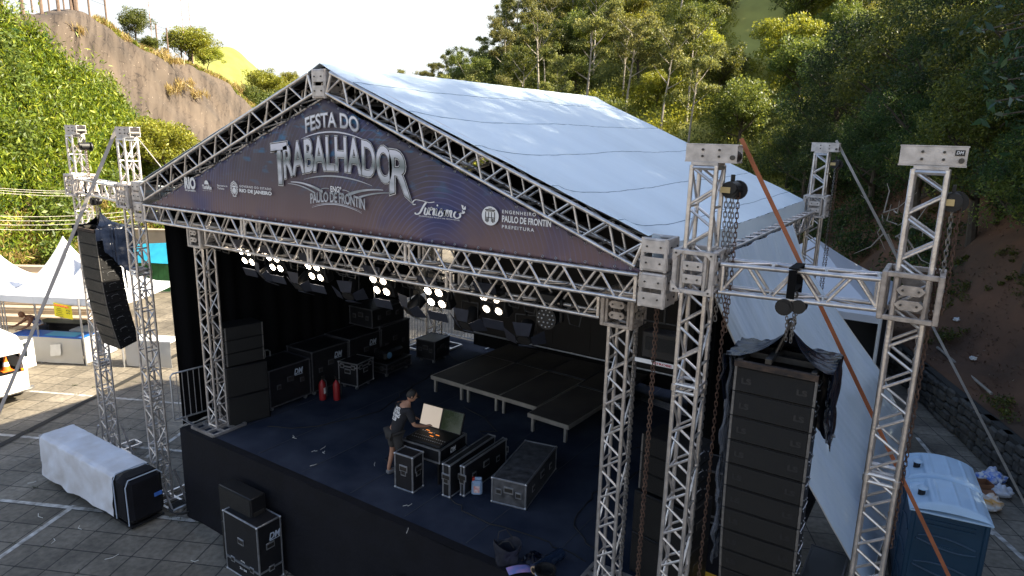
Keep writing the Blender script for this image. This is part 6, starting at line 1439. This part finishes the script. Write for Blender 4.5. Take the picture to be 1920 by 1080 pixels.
t = thing('fallen_pole', 'pale fallen pole lying on the earth bank above the wall', 'pole', tuple(emb_at(1.5, 5)), world=True); m = MB(); m.tube(emb_at(.9, 7.5, .1), emb_at(.7, 3.5, .08), .04, 7); m.build('pole', BARKP, t)
for i, (s, t_, h) in enumerate([(3.2, 7.2, 3.2), (3.0, 5.3, 3.6), (4.6, 6.4, 3.5)]):
    p = emb_at(s, t_, -.2); t = thing('bare_tree', ['left', 'middle', 'right'][i]+' bare grey tree trunk standing in the shade at the top of the earth bank', 'tree', tuple(p), world=True); m = MB(); m.path([p, p+Vector((.1, 0, h*.4)), p+Vector((-.05, .1, h))], .1, 8, [.13, .11, .08]); m.build('trunk', BARKP, t)
rs = random.Random(3); p = emb_at(3.4, 14, .5); t = thing('dead_branch', 'tangle of dead grey branches hanging from the wood behind the right wing truss', 'branch', tuple(p), world=True); m = MB()
for i in range(16):
    a = at(1660+rs.uniform(-25, 50), 420+rs.uniform(-25, 30), 19.5+rs.uniform(-.6, .6)); b = a+Vector((rs.uniform(-.7, .7), rs.uniform(-.4, .4), rs.uniform(-.7, .9))); c = a.lerp(b, .5)+Vector((rs.uniform(-.15, .15), 0, rs.uniform(-.2, .2))); m.path([a, c, b], .01, 5, [.02, .014, .006])
m.build('twigs', BARKP, t)

# white event tent behind on the right
TENT = pm('bright white tent fabric', (.72, .74, .78), .5, 0, .04, 1, .1, 3, trans=.12)
t = thing('event_tent', 'large white pitched tent with dark open front behind the right side of the stage', 'tent', (9, 18, 0), world=True)
ap = at(1528, 445, 25.5); C1 = Vector((11.95, 15.2, 2.85)); C0 = Vector((6.2, 15.2, 2.85)); C2 = Vector((11.95, 21, 2.85)); C3 = Vector((6.2, 21, 2.85))
m = MB()
def tri_grid(a, b, c, sag=.12):
    def f(u, v): p = a.lerp(b.lerp(c, u), v); return p-Vector((0, 0, sag*math.sin(math.pi*v)*(1)))
    return f
for a, b in ((C0, C1), (C1, C2), (C2, C3), (C3, C0)): m.grid(tri_grid(ap, a, b), 14, 14, .004)
for a, b in ((C0, C1), (C1, C2)): m.grid(lambda u, v: a.lerp(b, u)+Vector((0, 0, -.22*v)), 16, 2, .004)
m.build('canopy', TENT, t, ang=30)
m = MB()
for c in (C0, C1, C2, C3): m.tube((c.x, c.y, 0), c, .05, 8)
m.build('pole', WHITEP, t); m = MB(); m.grid(lambda u, v: Vector((11.9, 15.4+5.4*u, 2.6*(1-v)+.02)), 10, 3, .004); m.grid(lambda u, v: Vector((6.3+5.5*u, 16.4, 2.6*(1-v)+.02)), 10, 3, .004); m.build('shade_sheet', pm('tent interior shade', (.02, .022, .026), .8, 0, .2), t)  # dark sheets stand in for the shade inside the open tent

# ------------------------------------------------------------------ market tents on the left
E1 = Vector((-.885, -.465, 0)); E2 = Vector((-.465, .885, 0))
def market_tent(A, label, S=2.95, h=2.3, ph=4.1):
    t = thing('market_tent', label, 'tent', (A[0], A[1], 0), world=True); A = Vector((A[0], A[1], 0)); cs = [A, A+E1*S, A+E1*S+E2*S, A+E2*S]; ce = A+E1*S/2+E2*S/2+Vector((0, 0, ph)); m = MB()
    for i in range(4):
        a = cs[i]+Vector((0, 0, h)); b = cs[(i+1) % 4]+Vector((0, 0, h))
        def f(u, v, a=a, b=b):
            e = a.lerp(b, u); q = v; hgt = (1-q)**2.3*(ph-h)+h; p = Vector((ce.x+(e.x-ce.x)*q, ce.y+(e.y-ce.y)*q, hgt)); p.z += .04*abs(2*u-1)*q*(1-q)*4; return p
        m.grid(f, 18, 20, .003); m.grid(lambda u, v, a=a, b=b: a.lerp(b, u)+Vector((0, 0, -.20*v-.05*v*math.sin(u*math.pi))), 18, 2, .003)
    m.build('canopy', TENT, t, ang=30)
    for c in cs: m = MB(); m.bar(c, c+Vector((0, 0, h)), .05, .05, up=(1, 0, 0)); m.build('leg', GALV, t)
    return t
market_tent((-10.22, 3.2), 'white peaked market tent over the blue topped counter on the left')
market_tent((-13.0, 1.72), 'white peaked market tent at the left edge beside the first one')
market_tent((-9.05, 3.85), 'white peaked market tent half hidden behind the left roof tower')
BLUET = pm('bright blue plastic cloth', (.01, .12, .50), .4, 0, .15, 1.5)
CURT = pm('off white plastic skirting', (.50, .49, .46), .5, 0, .08, 1.2, .3, 3)
def counter(A, L, D, label, top=BLUET, h=.92, sides=True):
    t = thing('market_counter', label, 'counter', (A[0], A[1], 0), world=True); A = Vector((A[0], A[1], 0)); m = MB()
    c = A+E1*L/2+E2*D/2; ang = math.atan2(E1.y, E1.x); m.box(c.x, c.y, h, L, D, .05, rz=ang); m.build('top', top, t); m = MB()
    def f(u, v): s = u*L; return A+E1*s-E2*(.02+.02*math.sin(s*4+v*3)*v+.03*noise.noise(Vector((s, v*2, 3))))+Vector((0, 0, (h-.04)*(1-v)+.03))
    def g(u, v): s = u*D; return A+E2*s-E1*(.02+.03*math.sin(s*5)*v)+Vector((0, 0, (h-.04)*(1-v)+.03))
    m.grid(f, 40, 10, .003); m.grid(g, 16, 10, .003); m.build('skirting', CURT, t, ang=50); return t
counter((-10.28, 3.18), 2.55, .62, 'long counter with bright blue top and off white skirting under the first market tent')
counter((-9.05, 3.95), -1.6, .6, 'counter with plain white skirting under the tent behind the left roof tower', top=WHITEP)
t = thing('paper_notice', 'crumpled bright paper taped to the counter skirting', 'paper', (-11.1, 2.7, .55), world=True); A = Vector((-10.28, 3.18, 0)); m = MB(); m.grid(lambda u, v: A+E1*(.72+.38*u+.04*v)-E2*(.075+.01*math.sin(u*9+v*7))+Vector((0, 0, .72-.40*v-.05*u)), 6, 6, .002); m.build('sheet', WHITEP, t)
t = thing('cyan_cloth', 'cyan plastic cloth on the right part of the blue counter', 'cloth', (-10.8, 3.2, .95), world=True); m = MB(); c = A+E1*.85+E2*.3; m.box(c.x, c.y, .951, 1.1, .45, .008, rz=math.atan2(E1.y, E1.x)); m.build('cloth', pm('cyan plastic', (.03, .40, .65), .35, 0, .1), t)
# stock behind the counter
for i, (s, d, z, sx, sy, sz, mt, lb, nm) in enumerate([(.55, 1.25, 0, 1.2, .7, .86, pm('pale grey freezer', (.42, .46, .54), .4, 0, .08), 'pale grey chest freezer behind the blue counter', 'freezer'),
                                             (1.9, 1.6, 0, 1.7, .5, .95, BLACK, 'long black cool box behind the blue counter', 'cool_box')]):
    p = A+E1*s+E2*d; t = thing(nm, lb, 'freezer', (p.x, p.y, z), math.atan2(E1.y, E1.x)); m = MB(); m.box(0, 0, sz/2, sx, sy, sz, c=.03); m.build('body', mt, t); m = MB(); m.box(0, 0, sz+.02, sx+.02, sy+.02, .04, c=.01); m.build('lid', mt, t); m = MB(); m.box(0, -sy/2-.01, sz-.1, .15, .02, .03); m.box(0, sy/2+.01, sz-.1, .15, .02, .03); m.build('handle', BLACK, t)
p = A+E1*.18+E2*1.2; t = thing('drink_carton', 'brown printed drinks carton standing on the freezer by the tent pole', 'box', (p.x, p.y, .91), .3); m = MB(); m.box(0, 0, .18, .30, .26, .36, c=.004); m.build('carton', pm('brown carton', (.20, .10, .06), .7, 0, .2, 6), t); m = MB(); m.box(.01, -.133, .2, .14, .003, .16); m.box(-.153, 0, .18, .003, .26, .34); m.build('print', pm('carton print', (.06, .10, .30), .6, 0, .3, 12, col2=(.35, .10, .06)), t)
t = thing('price_sign', 'yellow handwritten price poster hanging under the tent valance', 'sign', (-10.7, 3.0, 1.9), world=True); o_ = A+E1*.50-E2*.04+Vector((0, 0, 1.86)); m = MB(); m.grid(lambda u, v: o_-E1*(u-.5)*.62+Vector((0, 0, (.5-v)*.46-.10*(u-.5)))-E2*.01*math.sin(u*5), 8, 4, .003); m.build('poster', pm('yellow poster', (.80, .68, .01), .6, 0, .05), t)
m = MB(); n_ = -E2*.022; ux = -E1; uy = Vector((0, 0, 1))
rs = random.Random(31)
def scribble(m, c, wd, h, r=.006):
    P_ = []; n = max(4, int(wd/.022))
    for k in range(n+1): P_.append(c+(ux-Vector((0, 0, .16)))*(wd*(k/n-.5))+uy*(h*(.5 if k % 2 else -.5)*rs.uniform(.4, 1)))
    m.path(P_, r, 4)
scribble(m, o_+n_+Vector((0, 0, .165))-ux*.03, .50, .07, .011); m.build('heading', pm('red marker', (.55, .03, .02), .6, 0, 0), t)
for i, wd in enumerate((.14, .22, .18, .26, .24)): m = MB(); scribble(m, o_+n_+Vector((0, 0, .08-.065*i))-ux*.12, wd, .03); m.build('writing', pm('black marker', (.03, .03, .02), .6, 0, 0) if 'black marker' not in bpy.data.materials else bpy.data.materials['black marker'], t)
for dz, r in ((.02, .008), (-.07, .009)): m = MB(); scribble(m, o_+n_+ux*.19+Vector((0, 0, dz)), .13, .05, r); m.build('writing', bpy.data.materials['black marker'], t)
t = thing('drink_bottle', 'small orange bottle hanging in the tent behind the man', 'bottle', (-12.1, 3.3, 1.62)); m = MB(); m.lathe([(.03, 0), (.04, .01), (.04, .13), (.015, .17), (.015, .2)], n=10); m.build('bottle', pm('orange drink', (.7, .28, .02), .3, 0, .05), t)
t = thing('hanging_packets', 'string of small packets hanging under the tent roof', 'packets', (-12.4, 3.1, 1.9), world=True); m = MB()
for i in range(7): m.box(-12.6+.14*i, 3.1+.07*i, 1.98-.05*(i % 3), .09, .02, .07, rz=i); 
m.build('packet', BLACK, t); m = MB(); m.path([(-12.9, 2.9, 2.1), (-12.3, 3.2, 1.95), (-11.6, 3.6, 2.1)], .008, 4); m.build('string', WHITEP, t)
t = thing('left_pole_bundle', 'upright metal folding frame at the left end of the counter', 'frame', (-13.2, 2.1, 0), world=True); m = MB()
for i in range(4): m.tube((-13.1-.08*i, 2.12-.05*i, 0), (-13.1-.08*i, 2.12-.05*i, 2.0), .025, 7)
m.build('tube', GALV, t)
# blue tarp shelter with green boards behind the left tower
b = at(292, 505, 36); d1 = Vector((.84, .54, 0)); t = thing('tarp_shelter', 'shelter with turquoise tarpaulin over green boards behind the left roof tower', 'shelter', (b.x, b.y, 0), world=True); zt_ = at(292, 456, 36).z; zm = at(292, 492, 35).z; m = MB()
m.grid(lambda u, v: Vector((b.x, b.y, 0))+d1*(u-.5)*4.2+Vector((.54, -.84, 0))*v*1.3+Vector((0, 0, zt_+.25*(u-.5)+(zm-zt_)*v-.05*math.sin(u*9)*v)), 16, 6, .004); m.build('tarpaulin', pm('turquoise tarpaulin', (.02, .24, .36), .4, 0, .15, 3, .3, 6), t)
m = MB(); [m.box(b.x+d1.x*(i-8)*.25, b.y+d1.y*(i-8)*.25, zm/2+.1, .24, .04, zm+.1, rz=math.atan2(d1.y, d1.x)) for i in range(17)]; m.build('boards', pm('green boards', (.05, .20, .07), .6, 0, .25, 3), t)
m = MB(); [m.tube((b.x+d1.x*s, b.y+d1.y*s, 0), (b.x+d1.x*s, b.y+d1.y*s, zt_), .04, 7) for s in (-2.1, 2.1)]; m.build('post', POST, t)
w0 = at(255, 438, 43); t = thing('roadside_wall', 'pale concrete wall above the shelter at the foot of the slope', 'wall', (w0.x, w0.y, 0), world=True); m = MB(); z1 = at(290, 425, 44).z; c = Vector((w0.x, w0.y, 0))+d1*4; m.box(c.x, c.y, z1/2, 16, .3, z1, rz=math.atan2(d1.y, d1.x), c=.02); m.build('wall', CONC, t); m = MB(); m.box(c.x, c.y, z1+.03, 16.1, .4, .07, rz=math.atan2(d1.y, d1.x)); m.build('coping', CONC, t)

# ------------------------------------------------------------------ old white van, rear hatch up
VAN = pm('old white van paint', (.74, .74, .72), .3, 0, .04, 2, coat=.4); GLASS = pm('dark van glass', (.02, .025, .03), .08, 0, .1, 3, spec=.8)
t = thing('van', 'old white van with its rear hatch raised, cropped by the left edge', 'van', (-8.3, .85, 0), R_(180), None)
# local: +x forward along the van, +y to its left
Lv, Wv, Hv = 4.3, 1.70, 1.95; m = MB()
prof = [(0, .42), (-.02, .95), (.10, 1.45), (.26, 1.85), (.40, 1.93), (3.3, 1.95), (3.9, 1.75), (4.25, 1.05), (4.3, .5), (4.2, .32), (.1, .32)]
n = len(prof)
for y0, y1, k in ((0, .06, .05),): pass
rings = []
for y, k in ((0.0, .10), (.04, .03), (.12, 0), (Wv-.12, 0), (Wv-.04, .03), (Wv, .10)):
    rings.append([(x+(k if x < 2 else -k), y, z-(k*.6 if z > 1.2 else 0)) for x, z in prof])
vs = sum(rings, []); fs = [(a*n+i, a*n+(i+1) % n, (a+1)*n+(i+1) % n, (a+1)*n+i) for a in range(5) for i in range(n) if not (1 <= a <= 3 and i in (1, 2) and a == 2)]
fs += [tuple(range(n)), tuple(reversed(range(5*n, 6*n)))]; m.add(vs, fs); m.build('body', VAN, t, ang=35)
m = MB(); m.box(.75, .85, .95, 1.2, 1.4, .02); m.box(1.3, .85, 1.3, .02, 1.4, .9); m.build('cargo_interior', BLACK, t)
m = MB(); m.add([(-.42, .16, 1.62), (-.42, 1.54, 1.62), (.22, 1.54, 1.88), (.22, .16, 1.88), (-.42, .16, 1.66), (-.42, 1.54, 1.66), (.22, 1.54, 1.92), (.22, .16, 1.92)], [(0, 1, 2, 3), (7, 6, 5, 4), (0, 4, 5, 1), (1, 5, 6, 2), (2, 6, 7, 3), (3, 7, 4, 0)]); m.build('rear_hatch', VAN, t)
m = MB(); m.path([(-.02, -.02, .42), (-.08, .05, .42), (-.1, .85, .42), (-.08, 1.65, .42), (-.02, 1.72, .42)], .06, 8); m.build('rear_bumper', pm('worn chrome bumper', (.35, .34, .33), .3, .8, .3, 8), t)
m = MB(); m.box(.035, .13, .90, .05, .12, .24, c=.02); o = m.build('tail_light', pm('red lens', (.45, .02, .04), .25, 0, .05), t); m = MB(); m.box(.033, .13, .99, .056, .115, .08, c=.02); m.build('indicator', pm('amber lens', (.75, .25, .01), .25, 0, .05), o)
m = MB(); m.box(-.04, .85, .72, .02, .42, .14, c=.005); m.build('number_plate', WHITEP, t)
for x in (.85, 3.3):
    for y in (.08, Wv-.08): m = MB(); m.tube((x, y-.09, .31), (x, y+.09, .31), .31, 22); o = m.build('wheel', RUBBER, t); m = MB(); m.tube((x, y-.10, .31), (x, y+.10, .31), .17, 18); m.build('rim', GALV, o)
for x0, x1 in ((.55, 1.35), (1.45, 2.25), (2.4, 3.3)): m = MB(); m.box((x0+x1)/2, -.004, 1.42, x1-x0, .012, .42, c=.02); m.build('side_window', GLASS, t)
t = thing('side_door_panel', 'white van side panel with dark narrow window standing open behind the hatch', 'door', (-8.55, .95, .9), R_(100)); m = MB(); m.box(0, 0, .45, .42, .03, .85, c=.012); m.build('panel', VAN, t); m = MB(); m.box(-.04, 0, .58, .10, .038, .42, c=.01); m.build('window', GLASS, t)
t = thing('traffic_cone', 'orange traffic cone with white band lying in the back of the open van', 'cone', (-8.62, .42, .96)); m = MB(); m.box(0, 0, .015, .28, .28, .03, c=.01); m.build('base', pm('cone orange', (.75, .16, .01), .5, 0, .08), t); m = MB(); m.lathe([(.11, .03), (.08, .16), (.05, .32), (.025, .45)], n=16); c_ = m.build('cone', bpy.data.materials['cone orange'], t); m = MB(); m.lathe([(.084, .15), (.060, .27)], n=16); m.build('band', WHITEP, t)

# ------------------------------------------------------------------ people
def skinned(name, V, E, Rr, mat, parent, sub=2, root=0):
    me = bpy.data.meshes.new(name); bm = bmesh.new(); sk = bm.verts.layers.skin.verify(); vv = []
    off = OFF.get(parent.name, Vector())
    for i, v in enumerate(V):
        q = bm.verts.new(Vector(v)-off); r = Rr[i]; q[sk].radius = (r, r) if not isinstance(r, tuple) else r; q[sk].use_root = (i == root); vv.append(q)
    for a, b in E: bm.edges.new((vv[a], vv[b]))
    bm.to_mesh(me); bm.free(); me.materials.append(mat)
    o = bpy.data.objects.new(name, me); COL.objects.link(o); o.parent = parent
    k = o.modifiers.new('skin', 'SKIN'); k.use_smooth_shade = True; s = o.modifiers.new('sub', 'SUBSURF'); s.levels = sub; s.render_levels = sub; return o
def head(t, c, face, mat, r=.105, hair=None, cap=None, beard=False):
    """face: unit vector the nose points along"""
    f = Vector(face).normalized(); s = f.cross(Vector((0, 0, 1))).normalized(); u = s.cross(f); M = Matrix(((s.x, f.x, u.x, c[0]), (s.y, f.y, u.y, c[1]), (s.z, f.z, u.z, c[2]), (0, 0, 0, 1))); m = MB()
    def hd(a, b):
        th = a*2*math.pi; ph = b*math.pi; x = math.cos(th)*math.sin(ph); y = math.sin(th)*math.sin(ph); z = math.cos(ph)
        w_ = .072 if z > 0 else .072-.022*abs(z)**1.2; d = .098 if y > 0 else .095; X, Y, Z = x*w_, y*d*(1-.12*max(0, -z)), z*.118
        if y > .55 and abs(x) < .42: Y += .012*math.exp(-((z+.12)/.16)**2)*max(0, 1-abs(x)/.28)*1.8; Y -= .008*math.exp(-((z-.12)/.10)**2)*(abs(x) > .12)
        if z < -.5 and y > .2: Y += .012
        return M @ Vector((X, Y, Z))
    m.grid(hd, 28, 20); o = m.build('head', mat, t, ang=180)
    m = MB()
    for q in (-1, 1): m.ball((0, 0, 0), .026, 8, M @ Matrix.Translation((q*.073, -.01, -.005)) @ Matrix.Diagonal((.35, .7, 1.15, 1)))
    m.build('ear', mat, o); m = MB()
    for q in (-1, 1): m.ball((0, 0, 0), .011, 6, M @ Matrix.Translation((q*.03, .088, .014)))
    m.build('eye', pm('eye', (.03, .025, .02), .2, 0, 0) if 'eye' not in bpy.data.materials else bpy.data.materials['eye'], o); m = MB(); m.ball((0, 0, 0), .02, 6, M @ Matrix.Translation((0, .088, -.058)) @ Matrix.Diagonal((1.1, .35, .28, 1))); m.build('mouth', pm('lip', (.25, .09, .07), .5, 0, 0) if 'lip' not in bpy.data.materials else bpy.data.materials['lip'], o)
    if hair or cap:
        m = MB()
        def hr(a, b):
            th = a*2*math.pi; ph = b*math.pi*.60; x = math.cos(th)*math.sin(ph); y = math.sin(th)*math.sin(ph); z = math.cos(ph); k = 1.09+.03*noise.noise(Vector((x*5, y*5, z*5))); cut = max(0, y)*.045*b
            return M @ Vector((x*.074*k, y*.098*k-cut-.006, z*.120*k+.004+cut*.6))
        m.grid(hr, 28, 12, -.004); m.build('hair' if hair else 'cap', hair or cap, t)
        if cap:
            m = MB(); m.grid(lambda a, b: M @ Vector(((a-.5)*.14, .085+.085*b*(1-(2*a-1)**2*.5), .045-.02*b-.02*(2*a-1)**2)), 10, 4, .004); m.build('cap_brim', cap, t)
    return o, M
def hand_verts(V, E, Rr, wi, wrist, d, s, n_, curl=.5, sc=1.0):
    """palm + four fingers + thumb appended as skin branches; d along the hand, s across towards the thumb, n_ palm normal"""
    wrist = Vector(wrist); d = Vector(d).normalized(); s = Vector(s).normalized(); n_ = Vector(n_).normalized(); pi = len(V); V.append(wrist+d*.05*sc); E.append((wi, pi)); Rr.append((.030*sc, .016*sc))
    for k, (o_, L) in enumerate(((.026, .070), (.009, .080), (-.009, .074), (-.026, .058))):
        b = wrist+d*.092*sc+s*o_*sc; i0 = len(V); V.append(b); E.append((pi, i0)); Rr.append(.0095*sc)
        m_ = b+(d*(1-curl*.3)+n_*curl*.6).normalized()*L*.5*sc; V.append(m_); E.append((i0, i0+1)); Rr.append(.0085*sc)
        V.append(m_+(d*(1-curl)+n_*curl).normalized()*L*.5*sc); E.append((i0+1, i0+2)); Rr.append(.007*sc)
    i0 = len(V); V.append(wrist+d*.045*sc+s*.042*sc+n_*.008); E.append((pi, i0)); Rr.append(.011*sc); V.append(wrist+d*.085*sc+s*.055*sc+n_*.02); E.append((i0, i0+1)); Rr.append(.008*sc)
# operator at the console: frame f forward (towards the desk), s to his right
t = thing('person', 'person in cap, dark shorts and lettered black T-shirt leaning over the lighting console', 'person', (5.76, 1.10, SF), world=True)
P0 = Vector((5.76, 1.10, SF)); f = Vector((.34, .94, 0)).normalized(); s = Vector((f.y, -f.x, 0))
def L3(a, b, z): return P0+s*a+f*b+Vector((0, 0, z))
hip = L3(0, -.02, .95)
V = [hip, L3(.02, .06, 1.12), L3(.04, .13, 1.29), L3(.06, .19, 1.42), L3(.08, .23, 1.50), L3(.09, .26, 1.55),
     L3(.105, -.02, .90), L3(.12, .03, .50), L3(.125, -.04, .09), L3(.13, .08, .035), L3(.135, .15, .025),
     L3(-.105, -.03, .90), L3(-.13, -.0, .50), L3(-.14, -.10, .09), L3(-.15, .02, .035), L3(-.155, .10, .025),
     L3(.25, .18, 1.39), L3(.35, .22, 1.13), L3(.36, .46, 1.06), L3(-.13, .18, 1.41), L3(-.27, .20, 1.16), L3(-.12, .42, 1.07)]
E_ = [(0, 1), (1, 2), (2, 3), (3, 4), (4, 5), (0, 6), (6, 7), (7, 8), (8, 9), (9, 10), (0, 11), (11, 12), (12, 13), (13, 14), (14, 15), (3, 16), (16, 17), (17, 18), (3, 19), (19, 20), (20, 21)]
Rr = [(.115, .08), (.12, .085), (.14, .10), (.125, .085), .055, .05, .08, .058, .036, .035, .025, .085, .058, .036, .035, .025, .058, .042, .028, .058, .042, .028]
hand_verts(V, E_, Rr, 18, V[18], f, -s, Vector((0, 0, -1)), .5); hand_verts(V, E_, Rr, 21, V[21], (f*.8+s*.5), s, Vector((0, 0, -1)), .6)
skinned('body', V, E_, Rr, SKIN, t)
V2 = [hip+Vector((0, 0, -.12)), V[1], V[2], V[3]+Vector((0, 0, .0)), V[16], V[16].lerp(V[17], .85), V[19], V[19].lerp(V[20], .85)]
skinned('t_shirt', V2, [(0, 1), (1, 2), (2, 3), (3, 4), (4, 5), (3, 6), (6, 7)], [(.175, .135), (.165, .13), (.18, .135), (.15, .11), .085, .072, .085, .072], pm('black cotton', (.014, .014, .018), .85, 0, .3, 9, .3, 20), t)
V3 = [hip, V[6], V[6].lerp(V[7], .9), V[11], V[11].lerp(V[12], .9)]
skinned('shorts', V3, [(0, 1), (1, 2), (0, 3), (3, 4)], [(.150, .115), .10, .088, .10, .088], pm('dark shorts', (.035, .033, .032), .85, 0, .3, 9, .3, 20), t)
for a, b in ((8, 10), (13, 15)):
    m = MB(); c = V[a].lerp(V[b], .5); d = (V[b]-V[a]); d.z = 0; d.normalize(); m.box(0, 0, 0, .27, .10, .08, M=Matrix.Translation((c.x, c.y, SF+.045)) @ Matrix.Rotation(math.atan2(d.y, d.x), 4, 'Z'), c=.03); m.build('shoe', pm('grey shoe', (.20, .20, .21), .7, 0, .2) if 'grey shoe' not in bpy.data.materials else bpy.data.materials['grey shoe'], t)
head(t, L3(.11, .31, 1.635), (f*.9+s*.35+Vector((0, 0, -.35))), SKIN, cap=HAIR)
m = MB(); bk = -f; up_ = Vector((f.x*.42, f.y*.42, 1)).normalized(); c0 = V[2].lerp(V[3], .05)-f*.140+Vector((0, 0, .03))
for i, (sx_, wd) in enumerate((('ANTI', .15), ('LIGHTING', .25), ('MOVING', .24), ('CLUB', .14))):
    c = c0-up_*(.068*i-.10)
    def fn(u, v, c=c, wd=wd): a = (u-.5)*wd; return c+s*a+up_*(v-.5)*.056+f*(a*a*1.9)-Vector((0, 0, 0))
    text_to(m, sx_, fn, .045)
m.build('shirt_lettering', LETW, t, smooth=False); t.scale = (.90, .90, .90)
# bald man leaning over the counter
q0 = A+E1*2.35+E2*.98; t = thing('person', 'bald person in a patterned sleeveless shirt leaning forward over the blue counter', 'person', (q0.x, q0.y, 0), world=True); P0 = Vector((q0.x, q0.y, 0)); f = (-E2*.8+E1*.6).normalized(); s = Vector((f.y, -f.x, 0))
hip = L3(0, -.1, .95)
V = [hip, L3(0, .03, 1.12), L3(0, .14, 1.24), L3(0, .24, 1.33), L3(0, .31, 1.37), L3(0, .36, 1.40), L3(.1, -.1, .9), L3(.11, -.05, .5), L3(.11, -.1, .09), L3(.11, .05, .03), L3(-.1, -.1, .9), L3(-.11, -.05, .5), L3(-.11, -.1, .09), L3(-.11, .05, .03),
     L3(.20, .22, 1.30), L3(.32, .38, 1.12), L3(.38, .62, .99), L3(-.20, .22, 1.30), L3(-.28, .34, 1.10), L3(-.16, .55, .98)]
E_ = [(0, 1), (1, 2), (2, 3), (3, 4), (4, 5), (0, 6), (6, 7), (7, 8), (8, 9), (0, 10), (10, 11), (11, 12), (12, 13), (3, 14), (14, 15), (15, 16), (3, 17), (17, 18), (18, 19)]
Rr = [(.15, .12), (.15, .12), (.16, .115), (.13, .10), .06, .055, .09, .06, .04, .03, .09, .06, .04, .03, .07, .05, .03, .07, .05, .03]
hand_verts(V, E_, Rr, 16, V[16], f, -s, Vector((0, 0, -1)), .2); hand_verts(V, E_, Rr, 19, V[19], f, s, Vector((0, 0, -1)), .2)
skinned('body', V, E_, Rr, SKIND, t)
skinned('tank_top', [hip, V[1], V[2], V[3].lerp(V[2], .15)], [(0, 1), (1, 2), (2, 3)], [(.18, .15), (.175, .14), (.185, .135), (.14, .115)], pm('patterned vest', (.70, .72, .78), .8, 0, .1, 9, col2=(.06, .10, .28), contrast=3), t)
skinned('trousers', [hip, V[6], V[7], V[8], V[10], V[11], V[12]], [(0, 1), (1, 2), (2, 3), (0, 4), (4, 5), (5, 6)], [(.17, .14), .11, .085, .07, .11, .085, .07], pm('dark trousers', (.05, .06, .09), .85, 0, .2), t)
head(t, L3(0, .44, 1.46), (f*.7+Vector((0, 0, -.6))), SKIND)

for o in bpy.data.objects:
    if 'label' in o and len(o['label'].split()) > 16: print('LONG', o.name, o['label'])
